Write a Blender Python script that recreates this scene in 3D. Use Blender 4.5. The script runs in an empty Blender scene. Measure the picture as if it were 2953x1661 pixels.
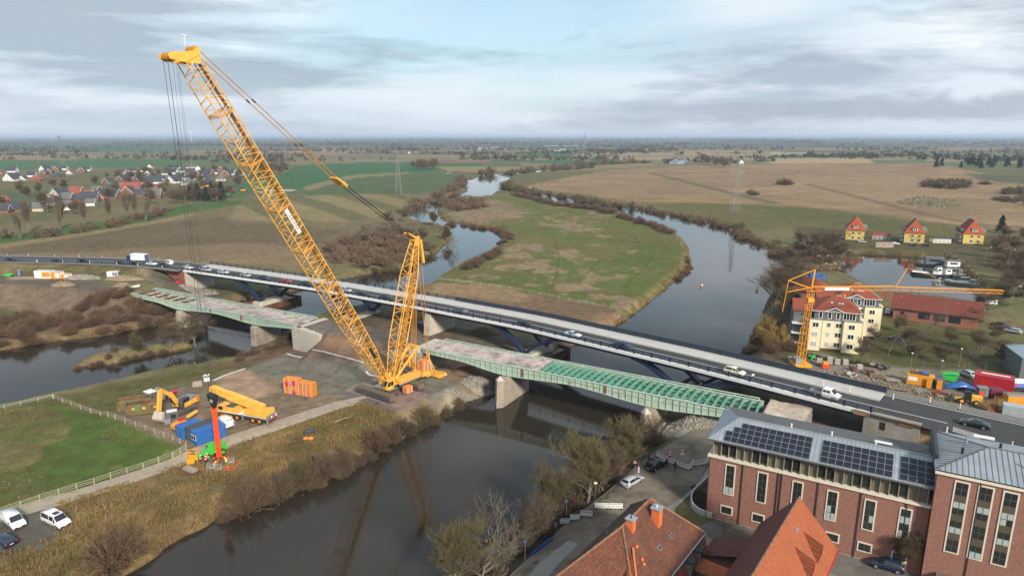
import bpy,math,random
import numpy as np
from mathutils import Vector,Matrix
random.seed(7)
RNG=np.random.default_rng(7)
R=math.radians
SC=bpy.context.scene
COL=SC.collection
#camera (photograph 2953 x 1661, drone 63 m above the river)
F,CX,CY,HY,CAMZ=1880.0,1476.5,830.5,393.0,63.0
TH=math.atan((CY-HY)/F)
cam=bpy.data.cameras.new('camera')
cam.sensor_width=36.0
cam.sensor_fit='HORIZONTAL'
cam.lens=36.0*F/2953.0
cam.clip_start=1.0
cam.clip_end=120000.0
camo=bpy.data.objects.new('camera',cam)
COL.objects.link(camo)
camo.location=(0,0,CAMZ)
camo.rotation_euler=(math.pi/2-TH,0,0)
SC.camera=camo
#sky
SUN_EL,SUN_AZ=R(29),R(153)
SUN_DIR=Vector((math.sin(SUN_AZ)*math.cos(SUN_EL),math.cos(SUN_AZ)*math.cos(SUN_EL),math.sin(SUN_EL)))
world=bpy.data.worlds.new('World')
SC.world=world
world.use_nodes=True
WN,WL=world.node_tree.nodes,world.node_tree.links
WN.clear()
def wn(t,**k):
 n=WN.new(t)
 for a,b in k.items():
  setattr(n,a,b)
 return n
def wmath(op,a,b=None,clamp=False):
 n=wn('ShaderNodeMath',operation=op,use_clamp=clamp)
 for i,s in enumerate((a,b)):
  if s is None:continue
  if isinstance(s,(int,float)):n.inputs[i].default_value=s
  else:WL.new(s,n.inputs[i])
 return n.outputs[0]
def wramp(fac,stops):
 n=wn('ShaderNodeValToRGB')
 el=n.color_ramp.elements
 el[0].position,el[0].color=stops[0][0],stops[0][1]
 el[1].position,el[1].color=stops[-1][0],stops[-1][1]
 for p,c in stops[1:-1]:
  e=el.new(p);e.color=c
 WL.new(fac,n.inputs[0])
 return n.outputs[0]
def wmix(f,a,b):
 n=wn('ShaderNodeMix',data_type='RGBA')
 for i,s in((0,f),(6,a),(7,b)):
  if isinstance(s,(int,float)):n.inputs[i].default_value=s
  elif isinstance(s,tuple):n.inputs[i].default_value=s
  else:WL.new(s,n.inputs[i])
 return n.outputs[2]
sky=wn('ShaderNodeTexSky',sky_type='NISHITA')
sky.sun_disc=False
sky.sun_elevation=SUN_EL
sky.sun_rotation=SUN_AZ
sky.air_density=1.2
sky.dust_density=2.0
tc=wn('ShaderNodeTexCoord')
sep=wn('ShaderNodeSeparateXYZ')
WL.new(tc.outputs['Generated'],sep.inputs[0])
def cloud_noise(scale,det,rough,zs,off,dist=0.0):
 m=wn('ShaderNodeMapping')
 m.inputs['Scale'].default_value=(1,1,zs)
 m.inputs['Location'].default_value=off
 WL.new(tc.outputs['Generated'],m.inputs['Vector'])
 n=wn('ShaderNodeTexNoise')
 n.inputs['Scale'].default_value=scale
 n.inputs['Detail'].default_value=det
 n.inputs['Roughness'].default_value=rough
 n.inputs['Distortion'].default_value=dist
 WL.new(m.outputs[0],n.inputs['Vector'])
 return n.outputs[0]
#high veil, grey banks, blue gaps
veil=cloud_noise(1.7,7,0.52,6.0,(3.1,1.7,0.4),0.3)
bank=cloud_noise(1.7,9,0.58,4.4,(0.9,5.5,1.9),0.4)
wisp=cloud_noise(5.0,8,0.62,6.0,(2.3,5.4,0.2),0.6)
gaps=cloud_noise(1.3,4,0.5,4.0,(1.2,7.4,0.0),0.4)
veilc=wramp(veil,[(0.36,(3.7,4.5,5.2,1)),(0.50,(4.9,5.5,6.0,1)),(0.64,(5.9,6.3,6.6,1))])
bankc=wramp(wmath('ADD',wmath('MULTIPLY',bank,0.75),wmath('MULTIPLY',wisp,0.25)),[(0.47,(0,0,0,1)),(0.57,(1,1,1,1))])
gapm=wramp(gaps,[(0.50,(0,0,0,1)),(0.63,(1,1,1,1))])
blue=wmix(0.45,(2.9,4.9,6.2,1),sky.outputs[0])
c1=wmix(wmath('MULTIPLY',gapm,0.85),veilc,blue)
c2=wmix(wmath('MULTIPLY',bankc,0.80),c1,(2.2,2.75,3.35,1))
#darker cloud base overhead, one low bank towards the east
ovh=wramp(sep.outputs[2],[(0.10,(0,0,0,1)),(0.24,(1,1,1,1))])
c2=wmix(wmath('MULTIPLY',ovh,0.10),c2,(2.3,2.7,3.2,1))
zb=wmath('ADD',sep.outputs[2],wmath('MULTIPLY',wmath('SUBTRACT',wisp,0.5),0.075))
lob=wmath('MULTIPLY',wramp(zb,[(0.012,(0,0,0,1)),(0.026,(1,1,1,1)),(0.044,(1,1,1,1)),(0.054,(0,0,0,1))]),wramp(sep.outputs[0],[(0.02,(0,0,0,1)),(0.30,(1,1,1,1))]))
hz=wramp(wmath('MAXIMUM',sep.outputs[2],0.0),[(0.0,(1,1,1,1)),(0.03,(0.55,0.55,0.55,1)),(0.10,(0,0,0,1))])
c3=wmix(wmath('MULTIPLY',hz,0.75),c2,(4.0,4.4,5.0,1))
c3=wmix(wmath('MULTIPLY',lob,0.72),c3,(2.55,2.85,3.4,1))
bg=wn('ShaderNodeBackground')
bg.inputs['Strength'].default_value=0.10
WL.new(c3,bg.inputs['Color'])
wo=wn('ShaderNodeOutputWorld')
WL.new(bg.outputs[0],wo.inputs[0])
#sun behind a veil of cloud
sl=bpy.data.lights.new('sun','SUN')
sl.energy=3.4
sl.angle=R(8)
sl.color=(1.0,0.90,0.76)
so=bpy.data.objects.new('sun',sl)
COL.objects.link(so)
so.rotation_euler=(-SUN_DIR).to_track_quat('-Z','Y').to_euler()
vs=SC.view_settings
vs.view_transform='Standard'
vs.look='None'
vs.exposure=0.72
vs.gamma=1.0
vs.use_curve_mapping=False
SC.cycles.max_bounces=5
SC.cycles.diffuse_bounces=2
SC.cycles.glossy_bounces=3
SC.cycles.transmission_bounces=3
SC.cycles.volume_bounces=0
SC.cycles.transparent_max_bounces=6
SC.cycles.use_denoising=True
SC.cycles.caustics_reflective=False
SC.cycles.caustics_refractive=False
#helpers
def ray(px,py):
 u,v=(px-CX)/F,(py-CY)/F
 return Vector((u,math.cos(TH)-v*math.sin(TH),-math.sin(TH)-v*math.cos(TH)))
def G(px,py,z=0.0):
 d=ray(px,py)
 return Vector((0,0,CAMZ))+d*((z-CAMZ)/d.z)
def V(px,py,base):
 d=ray(px,py)
 return Vector((0,0,CAMZ))+d*(base[1]/d.y)
def PL(px,py,p0,ax):
 d=ray(px,py)
 n=Vector((-ax[1],ax[0],0))
 t=(Vector(p0)-Vector((0,0,CAMZ))).dot(n)/d.dot(n)
 return Vector((0,0,CAMZ))+d*t
def GW(pts,z=0.0):
 return[tuple(G(a,b,z)[:2])for a,b in pts]
MATS={}
def mat(name,col,rough=0.6,metal=0.0,var=0.12,scale=1.5,bump=0.0,spec=0.5,coat=0.0,col2=None,mask=0.55,detail=4,randv=0.0,emit=None,stretch=None):
 """plain surface with procedural tone variation, optional second colour in patches (rust, dirt, moss)"""
 if name in MATS:return MATS[name]
 m=bpy.data.materials.new(name);MATS[name]=m
 m.use_nodes=True
 n,l=m.node_tree.nodes,m.node_tree.links
 b=n['Principled BSDF']
 b.inputs['Roughness'].default_value=rough
 b.inputs['Metallic'].default_value=metal
 b.inputs['Specular IOR Level'].default_value=spec
 b.inputs['Coat Weight'].default_value=coat
 c=(*col,1)
 b.inputs['Base Color'].default_value=c
 if var>0 or col2 or bump>0 or randv>0:
  geo=n.new('ShaderNodeNewGeometry')
  vec=geo.outputs['Position']
  if stretch:
   mp=n.new('ShaderNodeMapping');mp.inputs['Scale'].default_value=stretch
   l.new(vec,mp.inputs[0]);vec=mp.outputs[0]
  t=n.new('ShaderNodeTexNoise')
  t.inputs['Scale'].default_value=scale
  t.inputs['Detail'].default_value=detail
  t.inputs['Roughness'].default_value=0.62
  l.new(vec,t.inputs['Vector'])
  mr=n.new('ShaderNodeMapRange')
  mr.inputs['From Min'].default_value=0.3;mr.inputs['From Max'].default_value=0.7
  mr.inputs['To Min'].default_value=1-var;mr.inputs['To Max'].default_value=1+var
  l.new(t.outputs[0],mr.inputs[0])
  src=None
  base=c
  if col2:
   t2=n.new('ShaderNodeTexNoise')
   t2.inputs['Scale'].default_value=scale*0.45
   t2.inputs['Detail'].default_value=8
   t2.inputs['Roughness'].default_value=0.7
   l.new(vec,t2.inputs['Vector'])
   rp=n.new('ShaderNodeMapRange')
   rp.inputs['From Min'].default_value=mask-0.06;rp.inputs['From Max'].default_value=mask+0.08
   l.new(t2.outputs[0],rp.inputs[0])
   mx=n.new('ShaderNodeMix');mx.data_type='RGBA'
   mx.inputs[6].default_value=c;mx.inputs[7].default_value=(*col2,1)
   l.new(rp.outputs[0],mx.inputs[0])
   src=mx.outputs[2]
  hv=n.new('ShaderNodeHueSaturation')
  if src:l.new(src,hv.inputs['Color'])
  else:hv.inputs['Color'].default_value=base
  if randv>0:
   oi=n.new('ShaderNodeObjectInfo')
   r2=n.new('ShaderNodeMapRange')
   r2.inputs['To Min'].default_value=1-randv;r2.inputs['To Max'].default_value=1+randv
   l.new(oi.outputs['Random'],r2.inputs[0])
   mu=n.new('ShaderNodeMath');mu.operation='MULTIPLY'
   l.new(mr.outputs[0],mu.inputs[0]);l.new(r2.outputs[0],mu.inputs[1])
   l.new(mu.outputs[0],hv.inputs['Value'])
  else:
   l.new(mr.outputs[0],hv.inputs['Value'])
  l.new(hv.outputs[0],b.inputs['Base Color'])
  if bump>0:
   bp=n.new('ShaderNodeBump')
   bp.inputs['Strength'].default_value=min(1.0,bump)
   bp.inputs['Distance'].default_value=0.05
   l.new(t.outputs[0],bp.inputs['Height'])
   l.new(bp.outputs[0],b.inputs['Normal'])
 if emit:
  b.inputs['Emission Color'].default_value=(*emit[:3],1)
  b.inputs['Emission Strength'].default_value=emit[3]
 return m
class MB:
 """collects simple solids into one mesh"""
 def __init__(s):s.v,s.f,s.m=[],[],[]
 def add(s,vs,fs,mi=0):
  o=len(s.v)
  s.v.extend([tuple(p)for p in vs])
  s.f.extend([tuple(i+o for i in f)for f in fs])
  s.m.extend([mi]*len(fs))
  return s
 def box(s,c,d,rz=0.0,mi=0,M=None):
  hx,hy,hz=d[0]/2,d[1]/2,d[2]/2
  ca,sa=math.cos(rz),math.sin(rz)
  vs=[]
  for z in(-hz,hz):
   for x,y in((-hx,-hy),(hx,-hy),(hx,hy),(-hx,hy)):
    p=Vector((c[0]+x*ca-y*sa,c[1]+x*sa+y*ca,c[2]+z))
    vs.append(M@p if M else p)
  return s.add(vs,[(0,3,2,1),(4,5,6,7),(0,1,5,4),(1,2,6,5),(2,3,7,6),(3,0,4,7)],mi)
 def bar(s,p,q,w,h=None,mi=0,up=(0,0,1)):
  p,q=Vector(p),Vector(q)
  h=h or w
  d=(q-p)
  if d.length<1e-6:return s
  d.normalize()
  u=Vector(up)
  if abs(d.dot(u))>0.98:u=Vector((1,0,0))
  a=d.cross(u).normalized();b=a.cross(d).normalized()
  vs=[e+a*x*w/2+b*y*h/2 for e in(p,q)for x,y in((-1,-1),(1,-1),(1,1),(-1,1))]
  return s.add(vs,[(0,3,2,1),(4,5,6,7),(0,1,5,4),(1,2,6,5),(2,3,7,6),(3,0,4,7)],mi)
 def tube(s,p,q,r0,r1=None,n=8,mi=0,cap=True):
  p,q=Vector(p),Vector(q)
  r1=r0 if r1 is None else r1
  d=(q-p)
  if d.length<1e-6:return s
  d.normalize()
  u=Vector((0,0,1))if abs(d.z)<0.95 else Vector((1,0,0))
  a=d.cross(u).normalized();b=a.cross(d)
  vs=[]
  for e,r in((p,r0),(q,r1)):
   for i in range(n):
    t=2*math.pi*i/n
    vs.append(e+a*math.cos(t)*r+b*math.sin(t)*r)
  fs=[(i,(i+1)%n,n+(i+1)%n,n+i)for i in range(n)]
  if cap:fs+=[tuple(range(n-1,-1,-1)),tuple(range(n,2*n))]
  return s.add(vs,fs,mi)
 def prism(s,poly,z0,z1,mi=0):
  n=len(poly)
  ar=sum(poly[i][0]*poly[(i+1)%n][1]-poly[(i+1)%n][0]*poly[i][1]for i in range(n))
  if ar<0:poly=poly[::-1]
  vs=[(x,y,z0)for x,y in poly]+[(x,y,z1)for x,y in poly]
  fs=[(i,(i+1)%n,n+(i+1)%n,n+i)for i in range(n)]+[tuple(range(n-1,-1,-1)),tuple(range(n,2*n))]
  return s.add(vs,fs,mi)
 def extrude(s,prof,y0,y1,mi=0):
  n=len(prof)
  vs=[(x,y0,z)for x,z in prof]+[(x,y1,z)for x,z in prof]
  fs=[(i,(i+1)%n,n+(i+1)%n,n+i)for i in range(n)]+[tuple(range(n-1,-1,-1)),tuple(range(n,2*n))]
  return s.add(vs,fs,mi)
 def loft(s,secs,mi=0,cap=True):
  n=len(secs[0]);vs=[p for c in secs for p in c];fs=[]
  for k in range(len(secs)-1):
   for i in range(n):
    j=(i+1)%n
    fs.append((k*n+i,k*n+j,(k+1)*n+j,(k+1)*n+i))
  if cap:fs+=[tuple(range(n-1,-1,-1)),tuple((len(secs)-1)*n+i for i in range(n))]
  return s.add(vs,fs,mi)
 def sphere(s,c,r,nu=8,nv=5,mi=0,sc=(1,1,1)):
  vs=[(c[0],c[1],c[2]+r*sc[2])]
  for j in range(1,nv):
   a=math.pi*j/nv
   for i in range(nu):
    b=2*math.pi*i/nu
    vs.append((c[0]+r*sc[0]*math.sin(a)*math.cos(b),c[1]+r*sc[1]*math.sin(a)*math.sin(b),c[2]+r*sc[2]*math.cos(a)))
  vs.append((c[0],c[1],c[2]-r*sc[2]))
  fs=[(0,1+i,1+(i+1)%nu)for i in range(nu)]
  for j in range(nv-2):
   for i in range(nu):
    a,b=1+j*nu+i,1+j*nu+(i+1)%nu
    fs.append((a,a+nu,b+nu,b))
  L=len(vs)-1
  fs+=[(L,1+(nv-2)*nu+(i+1)%nu,1+(nv-2)*nu+i)for i in range(nu)]
  return s.add(vs,fs,mi)
 def mesh(s,name,mats,smooth=False):
  me=bpy.data.meshes.new(name)
  me.from_pydata([tuple(p)for p in s.v],[],s.f)
  for m in(mats if isinstance(mats,(list,tuple))else[mats]):me.materials.append(m)
  if any(s.m):me.polygons.foreach_set('material_index',s.m)
  if smooth:me.polygons.foreach_set('use_smooth',[True]*len(me.polygons))
  me.update()
  return me
 def obj(s,name,mats,parent=None,smooth=False,loc=None,rz=None):
  return mobj(name,s.mesh(name,mats,smooth),parent,loc,rz)
def mobj(name,me,parent=None,loc=None,rz=None):
 o=bpy.data.objects.new(name,me)
 COL.objects.link(o)
 if parent is not None:o.parent=parent
 if loc is not None:o.location=loc
 if rz is not None:o.rotation_euler=(0,0,rz)
 return o
def tag(o,label=None,cat=None,group=None,kind=None):
 if label:o['label']=label
 if cat:o['category']=cat
 if group:o['group']=group
 if kind:o['kind']=kind
 return o
def thing(name,label,cat,loc=(0,0,0),rz=0.0,group=None):
 o=bpy.data.objects.new(name,None)
 o.empty_display_size=0.5
 COL.objects.link(o)
 o.location=loc;o.rotation_euler=(0,0,rz)
 return tag(o,label,cat,group)
KIDS={}
def copy_tree(o,label=None,loc=None,rz=None,parent=None,scale=None):
 c=o.copy();COL.objects.link(c)
 c.parent=parent
 if label:c['label']=label
 if loc is not None:c.location=loc
 if rz is not None:c.rotation_euler=(0,0,rz)
 if scale is not None:c.scale=(scale,)*3 if isinstance(scale,(int,float))else scale
 for ch in list(o.children):copy_tree(ch,parent=c)
 return c
def np_mesh(name,v,f4=None,f3=None,mats=(),cols=None,smooth=False,mi=None):
 me=bpy.data.meshes.new(name)
 v=np.asarray(v,np.float32)
 fl=[];ls=[]
 n4=0 if f4 is None else len(f4);n3=0 if f3 is None else len(f3)
 idx=np.concatenate(([np.asarray(f4,np.int32).ravel()]if n4 else[])+([np.asarray(f3,np.int32).ravel()]if n3 else[]))
 tot=np.concatenate([np.full(n4,4,np.int32),np.full(n3,3,np.int32)])
 st=np.concatenate([[0],np.cumsum(tot)[:-1]]).astype(np.int32)
 me.vertices.add(len(v));me.vertices.foreach_set('co',v.ravel())
 me.loops.add(len(idx));me.loops.foreach_set('vertex_index',idx.astype(np.int32))
 me.polygons.add(len(tot));me.polygons.foreach_set('loop_start',st)
 if smooth:me.polygons.foreach_set('use_smooth',np.ones(len(tot),bool))
 if mi is not None:me.polygons.foreach_set('material_index',np.asarray(mi,np.int32))
 for m in mats:me.materials.append(m)
 if cols is not None:
  a=me.color_attributes.new('Col','FLOAT_COLOR','POINT')
  c=np.ones((len(v),4),np.float32);c[:,:3]=cols
  a.data.foreach_set('color',c.ravel())
 me.update(calc_edges=True);me.validate()
 return me
#terrain
def sdpoly(P,poly):
 """signed distance (negative inside) of points P (N,2) to polygon"""
 P=np.asarray(P,np.float64);A=np.asarray(poly,np.float64);B=np.roll(A,-1,0)
 out=np.empty(len(P))
 for s in range(0,len(P),30000):
  p=P[s:s+30000]
  d2=np.full(len(p),1e18);ins=np.zeros(len(p),bool)
  for a,b in zip(A,B):
   e=b-a;w=p-a
   t=np.clip((w@e)/max(e@e,1e-9),0,1)
   q=w-t[:,None]*e
   d2=np.minimum(d2,q[:,0]**2+q[:,1]**2)
   c1=(a[1]>p[:,1])!=(b[1]>p[:,1])
   if c1.any():
    xi=a[0]+(p[:,1]-a[1])*e[0]/(e[1]if abs(e[1])>1e-12 else 1e-12)
    ins^=c1&(p[:,0]<xi)
  d=np.sqrt(d2)
  out[s:s+30000]=np.where(ins,-d,d)
 return out
def sdbox(P,poly,far=60.0):
 """sdpoly, only where it matters (within `far` of the polygon's box)"""
 A=np.asarray(poly);lo,hi=A.min(0)-far,A.max(0)+far
 m=(P[:,0]>lo[0])&(P[:,0]<hi[0])&(P[:,1]>lo[1])&(P[:,1]<hi[1])
 out=np.full(len(P),far*2.0)
 if m.any():out[m]=sdpoly(P[m],A)
 return out
def vnoise(x,y,seed=0):
 xi,yi=np.floor(x).astype(np.int64),np.floor(y).astype(np.int64)
 fx,fy=x-xi,y-yi
 fx,fy=fx*fx*(3-2*fx),fy*fy*(3-2*fy)
 def h(a,b):
  n=(a*374761393+b*668265263+seed*1442695041)&0xFFFFFFFF
  n=((n^(n>>13))*1274126177)&0xFFFFFFFF
  return((n^(n>>16))&0xFFFF)/65535.0
 return(h(xi,yi)*(1-fx)+h(xi+1,yi)*fx)*(1-fy)+(h(xi,yi+1)*(1-fx)+h(xi+1,yi+1)*fx)*fy
def fbm(x,y,scale,oc=4,seed=0):
 a,s,t=0.0,1.0,0.0
 for i in range(oc):
  a=a+s*vnoise(x/scale*2**i,y/scale*2**i,seed+i*17);t+=s;s*=0.55
 return a/t
#river outlines, surveyed on the water level
W_RIGHT=GW([(1440,545),(1480,547),(1518,551),(1541,554),(1567,561),(1596,565),(1625,568),(1665,574),(1689,580),(1726,586),(1770,592),(1813,596),(1857,600),(1892,609),(1932,618),(1973,623),(2016,629),(2045,638),(2083,647),(2118,658),(2135,670),(2155,684),(2181,696),(2220,708),(2258,739),(2290,768),(2285,785),(2245,820),(2215,870),(2195,915),(2170,965),(2145,1010),(2125,1050),(2110,1085),(2080,1110),(2000,1150),(1930,1190),(1870,1222),(1800,1262),(1730,1300),(1670,1350),(1620,1410),(1560,1465),(1480,1520),(1400,1570),(1320,1625),(1250,1680),(1180,1800),(1100,2300),(100,2300),(200,1800),(357,1661),(363,1656),(407,1632),(453,1600),(475,1575),(500,1563),(532,1545),(570,1531),(599,1516),(650,1478),(720,1458),(798,1432),(840,1405),(902,1392),(960,1368),(1021,1345),(1050,1318),(1102,1290),(1125,1262),(1172,1244),(1200,1230),(1240,1216),(1262,1199),(1305,1178),(1343,1156),(1378,1147),(1424,1138),(1450,1120),(1480,1100),(1540,1070),(1590,1045),(1640,1005),(1680,985),(1779,937),(1796,926),(1813,914),(1831,903),(1854,885),(1871,871),(1897,850),(1915,836),(1935,816),(1955,798),(1973,778),(1983,765),(1985,735),(1984,722),(1976,705),(1961,690),(1941,676),(1921,667),(1900,658),(1880,648),(1845,638),(1822,626),(1787,620),(1770,616),(1741,609),(1712,603),(1689,599),(1665,597),(1631,593),(1616,589),(1581,583),(1564,580),(1535,570),(1494,563),(1480,558),(1440,552)])
W_LEFT=GW([(1325,556),(1346,551),(1331,538),(1331,522),(1360,517),(1398,505),(1435,500),(1480,496),(1540,493),(1620,488),(1710,482),(1712,486),(1620,494),(1540,500),(1480,507),(1462,520),(1458,548),(1441,550),(1410,568),(1378,571),(1345,566),(1300,578),(1275,588),(1262,600),(1262,614),(1272,628),(1295,640),(1328,642),(1378,652),(1441,661),(1465,681),(1447,699),(1433,723),(1412,734),(1323,769),(1276,798),(1262,813),(1221,833),(1130,860),(1080,880),(1010,895),(950,905),(900,925),(868,946),(800,975),(783,992),(740,1013),(702,1027),(693,1039),(609,1052),(580,1060),(536,1063),(478,1072),(406,1089),(348,1104),(261,1124),(197,1137),(148,1147),(58,1167),(0,1179),(-250,1240),(-900,1400),(-900,1120),(-250,1045),(0,1010),(58,1001),(116,992),(174,981),(232,978),(290,969),(348,960),(406,946),(475,942),(505,938),(548,928),(580,914),(640,885),(690,868),(760,858),(840,842),(900,825),(995,807),(1015,801),(1088,785),(1168,780),(1195,760),(1215,739),(1256,731),(1275,716),(1288,702),(1300,682),(1296,662),(1262,649),(1215,646),(1182,638),(1172,620),(1192,603),(1230,583),(1256,584),(1275,578),(1299,565)])
W_PORT=GW([(2285,772),(2340,780),(2430,777),(2405,760),(2435,731),(2500,734),(2590,738),(2660,742),(2720,752),(2770,785),(2815,815),(2850,838),(2870,865),(2850,885),(2790,878),(2700,862),(2560,850),(2470,812),(2430,792),(2340,792),(2285,784)])
W_PONDS=[GW(p)for p in([(1922,462),(1960,457),(1985,462),(1988,470),(1960,476),(1930,474)],[(1330,431),(1380,427),(1440,424),(1436,428),(1345,433)],[(1588,437),(1610,431),(1637,430),(1636,436),(1604,440)],[(1272,501),(1300,497),(1320,496),(1308,501),(1288,503)],[(1565,421),(1600,419),(1690,420),(1690,422),(1600,422)],[(1210,432),(1290,430),(1290,432),(1212,434)])]
SPIT=GW([(191,1063),(220,1050),(249,1036),(290,1024),(348,1018),(406,1010),(464,998),(565,989),(577,996),(565,1005),(522,1016),(464,1024),(406,1036),(362,1047),(319,1056),(275,1058),(232,1063),(203,1066)])
def water_sd(P):
 d=sdbox(P,W_RIGHT,80.0)
 d=np.minimum(d,sdbox(P,W_LEFT,80.0))
 d=np.minimum(d,sdbox(P,W_PORT,60.0))
 for w in W_PONDS:d=np.minimum(d,sdbox(P,w,60.0))
 return np.maximum(d,-sdbox(P,SPIT,40.0)-1.5)
#bridge and road lines (plan)
def cr(pts,n=6):
 """Catmull-Rom through points"""
 P=[Vector(p)for p in pts];P=[P[0]*2-P[1]]+P+[P[-1]*2-P[-2]]
 o=[]
 for i in range(1,len(P)-2):
  for k in range(n):
   t=k/n
   a,b,c,d=P[i-1],P[i],P[i+1],P[i+2]
   o.append(0.5*((2*b)+(c-a)*t+(2*a-5*b+4*c-d)*t*t+(3*b-a-3*c+d)*t**3))
 o.append(P[-2])
 return o
def resample(pl,step):
 pl=[Vector(p)for p in pl]
 L=[0.0]
 for a,b in zip(pl[:-1],pl[1:]):L.append(L[-1]+(b-a).length)
 n=max(1,round(L[-1]/step));o=[];j=0
 for k in range(n+1):
  s=L[-1]*k/n
  while j<len(L)-2 and L[j+1]<s:j+=1
  t=(s-L[j])/max(1e-9,L[j+1]-L[j])
  o.append(pl[j].lerp(pl[j+1],t))
 return o
def normals2(pl):
 o=[]
 for i in range(len(pl)):
  a,b=pl[max(0,i-1)],pl[min(len(pl)-1,i+1)]
  d=Vector((b[0]-a[0],b[1]-a[1])).normalized()
  o.append(Vector((-d.y,d.x,0)))
 return o
DECK=11.0
NEAR=[(-330,279,DECK),(-265,277,DECK),(-217,273,DECK),(-172,268,DECK),(-141.5,259,DECK),(-116.1,246.6,DECK),(-94.3,235.2,DECK),(-68.1,221.0,DECK),(-51.5,210.6,DECK),(-32.9,198.8,DECK),(-16.2,187.4,DECK),(0.3,176.0,DECK),(13.6,165.2,DECK),(25.4,155.3,DECK),(36.1,146.4,DECK),(45.4,138.2,DECK),(54.8,129.7,DECK),(60.7,124.2,DECK),(65.5,119.8,DECK),(71.6,114.6,DECK),(85,103.5,DECK),(110,84,DECK),(150,55,DECK)]
NEARL=resample(cr(NEAR),2.0)
NRM=normals2(NEARL)
def edge(off,z=DECK):return[Vector((p.x+n.x*off,p.y+n.y*off,z))for p,n in zip(NEARL,NRM)]
def near_i(x):return min(range(len(NEARL)),key=lambda i:abs(NEARL[i].x-x))
I_W,I_E=near_i(-131.0),near_i(69.5)
OLD_A,OLD_B=Vector((-136.5,225.6,9.0)),Vector((49.5,119.5,9.0))
OLD_D=(OLD_B-OLD_A).normalized()
OLD_N=Vector((-OLD_D.y,OLD_D.x,0))
def oldp(s,off,z=9.0):
 p=OLD_A+OLD_D*s+OLD_N*off
 return Vector((p.x,p.y,z))
OLD_L=(OLD_B-OLD_A).length
def strip(i0,i1,a,b):
 A,B=edge(a),edge(b)
 return[tuple(p[:2])for p in A[i0:i1+1:3]]+[tuple(p[:2])for p in B[i0:i1+1:3]][::-1]
SITE_POLY=GW([(318,1196),(400,1150),(520,1115),(600,1095),(705,1065),(828,1020),(1000,1060),(1115,1075),(1290,1060),(1420,1075),(1425,1130),(1330,1150),(1180,1205),(1050,1160),(560,1300),(440,1255)],3.0)
FEAT=[(GW([(2150,770),(2300,790),(2450,800),(2550,856),(2790,886),(2860,892),(2953,870),(3700,900),(4200,1400),(4000,2600),(1200,2600),(1500,1661),(1700,1480),(1860,1330),(1990,1215),(2120,1120),(2190,1020),(2240,900)],5.0),5.0,1.9),(SITE_POLY,3.0,4.0),(strip(0,near_i(-144),-2.5,15.5),10.9,1.7),(strip(I_E,near_i(82),1.2,15.5),10.9,.25),(strip(near_i(79),len(NEARL)-1,-2.0,15.5),10.9,1.3),(GW([(-700,790),(0,796),(280,790),(430,790),(470,806),(440,838),(366,846),(330,842),(160,828),(0,818),(-700,812)],8.6),8.6,1.9),(GW([(468,928),(500,905),(560,885),(600,888),(585,905),(545,920),(505,930)],2.6),3.0,1.3),(GW([(2620,1240),(2750,1290),(2953,1380),(2900,1420),(2720,1340),(2640,1290)],7.5),7.5,1.6),]
def height(P):
 """terrain level at points P (N,2)"""
 P=np.asarray(P,np.float64)
 x,y=P[:,0],P[:,1]
 h=2.35+0.5*(fbm(x,y,60,3,3)-0.5)
 for poly,z,run in FEAT:
  reach=(z-1.0)*run+6
  d=sdbox(P,poly,reach)
  h=np.maximum(h,z-np.maximum(d,0)/run)
#old road embankment, held by a wall at each end
 rel=P-np.array(OLD_A[:2]);sa=rel@np.array(OLD_D[:2]);oa=rel@np.array(OLD_N[:2])
 lat=np.where(oa<-.6,(-.6-oa)/2.15,np.where(oa>9.3,(oa-9.3)/1.5,0))
 wob=1.2*(fbm(x,y,7,3,13)-.5)
 endw=np.maximum(np.maximum(86.6-sa,0),np.maximum(sa-127.8,0))
 lowend=np.maximum(np.maximum(98.0-sa,0),np.maximum(sa-116.5,0))/1.35
 front=np.where(oa<-.9,lowend,endw*6)
 h=np.maximum(h,8.9-lat*(1+.12*wob)-front+wob*.3*(lat>0))
 h=h+0.10*(fbm(x,y,4.0,3,9)-0.5)*(y<420)
 d=water_sd(P)
 d=d+1.6*(fbm(x,y,9,3,21)-0.5)*np.clip(y/250,.5,2.5)
 bw=np.maximum(h,1.0)*1.5
 s=np.clip((d+2.0)/(bw+2.0),0,1)
 s=s*s*(3-2*s)
 return-1.0+(h+1.0)*s,d
def gz(x,y):return float(height(np.array([[x,y]]))[0][0])
def GG(px,py,z=3.0):
 """survey point on the real ground (a few fixed-point steps)"""
 for _ in range(5):
  p=G(px,py,z);z=max(0.0,gz(p.x,p.y))
 return Vector((p.x,p.y,z))
#grid: rows get longer with distance
vpx=np.concatenate([np.linspace(2250,1661,70)[:-1],np.linspace(1661,420,400)[:-1],393+27*np.geomspace(1,0.115,16)])
gy=[]
for v in vpx:
 d=ray(CX,v);gy.append(float(d.y*(2.5-CAMZ)/d.z))
gy=np.array(gy)
gu=np.linspace(-1.06,1.06,960)
YY,UU=np.meshgrid(gy,gu,indexing='ij')
XX=UU*(YY*math.cos(TH)+(CAMZ-2.5)*math.sin(TH))
GP=np.stack([XX.ravel(),YY.ravel()],1)
GH,GD=height(GP)
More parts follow.
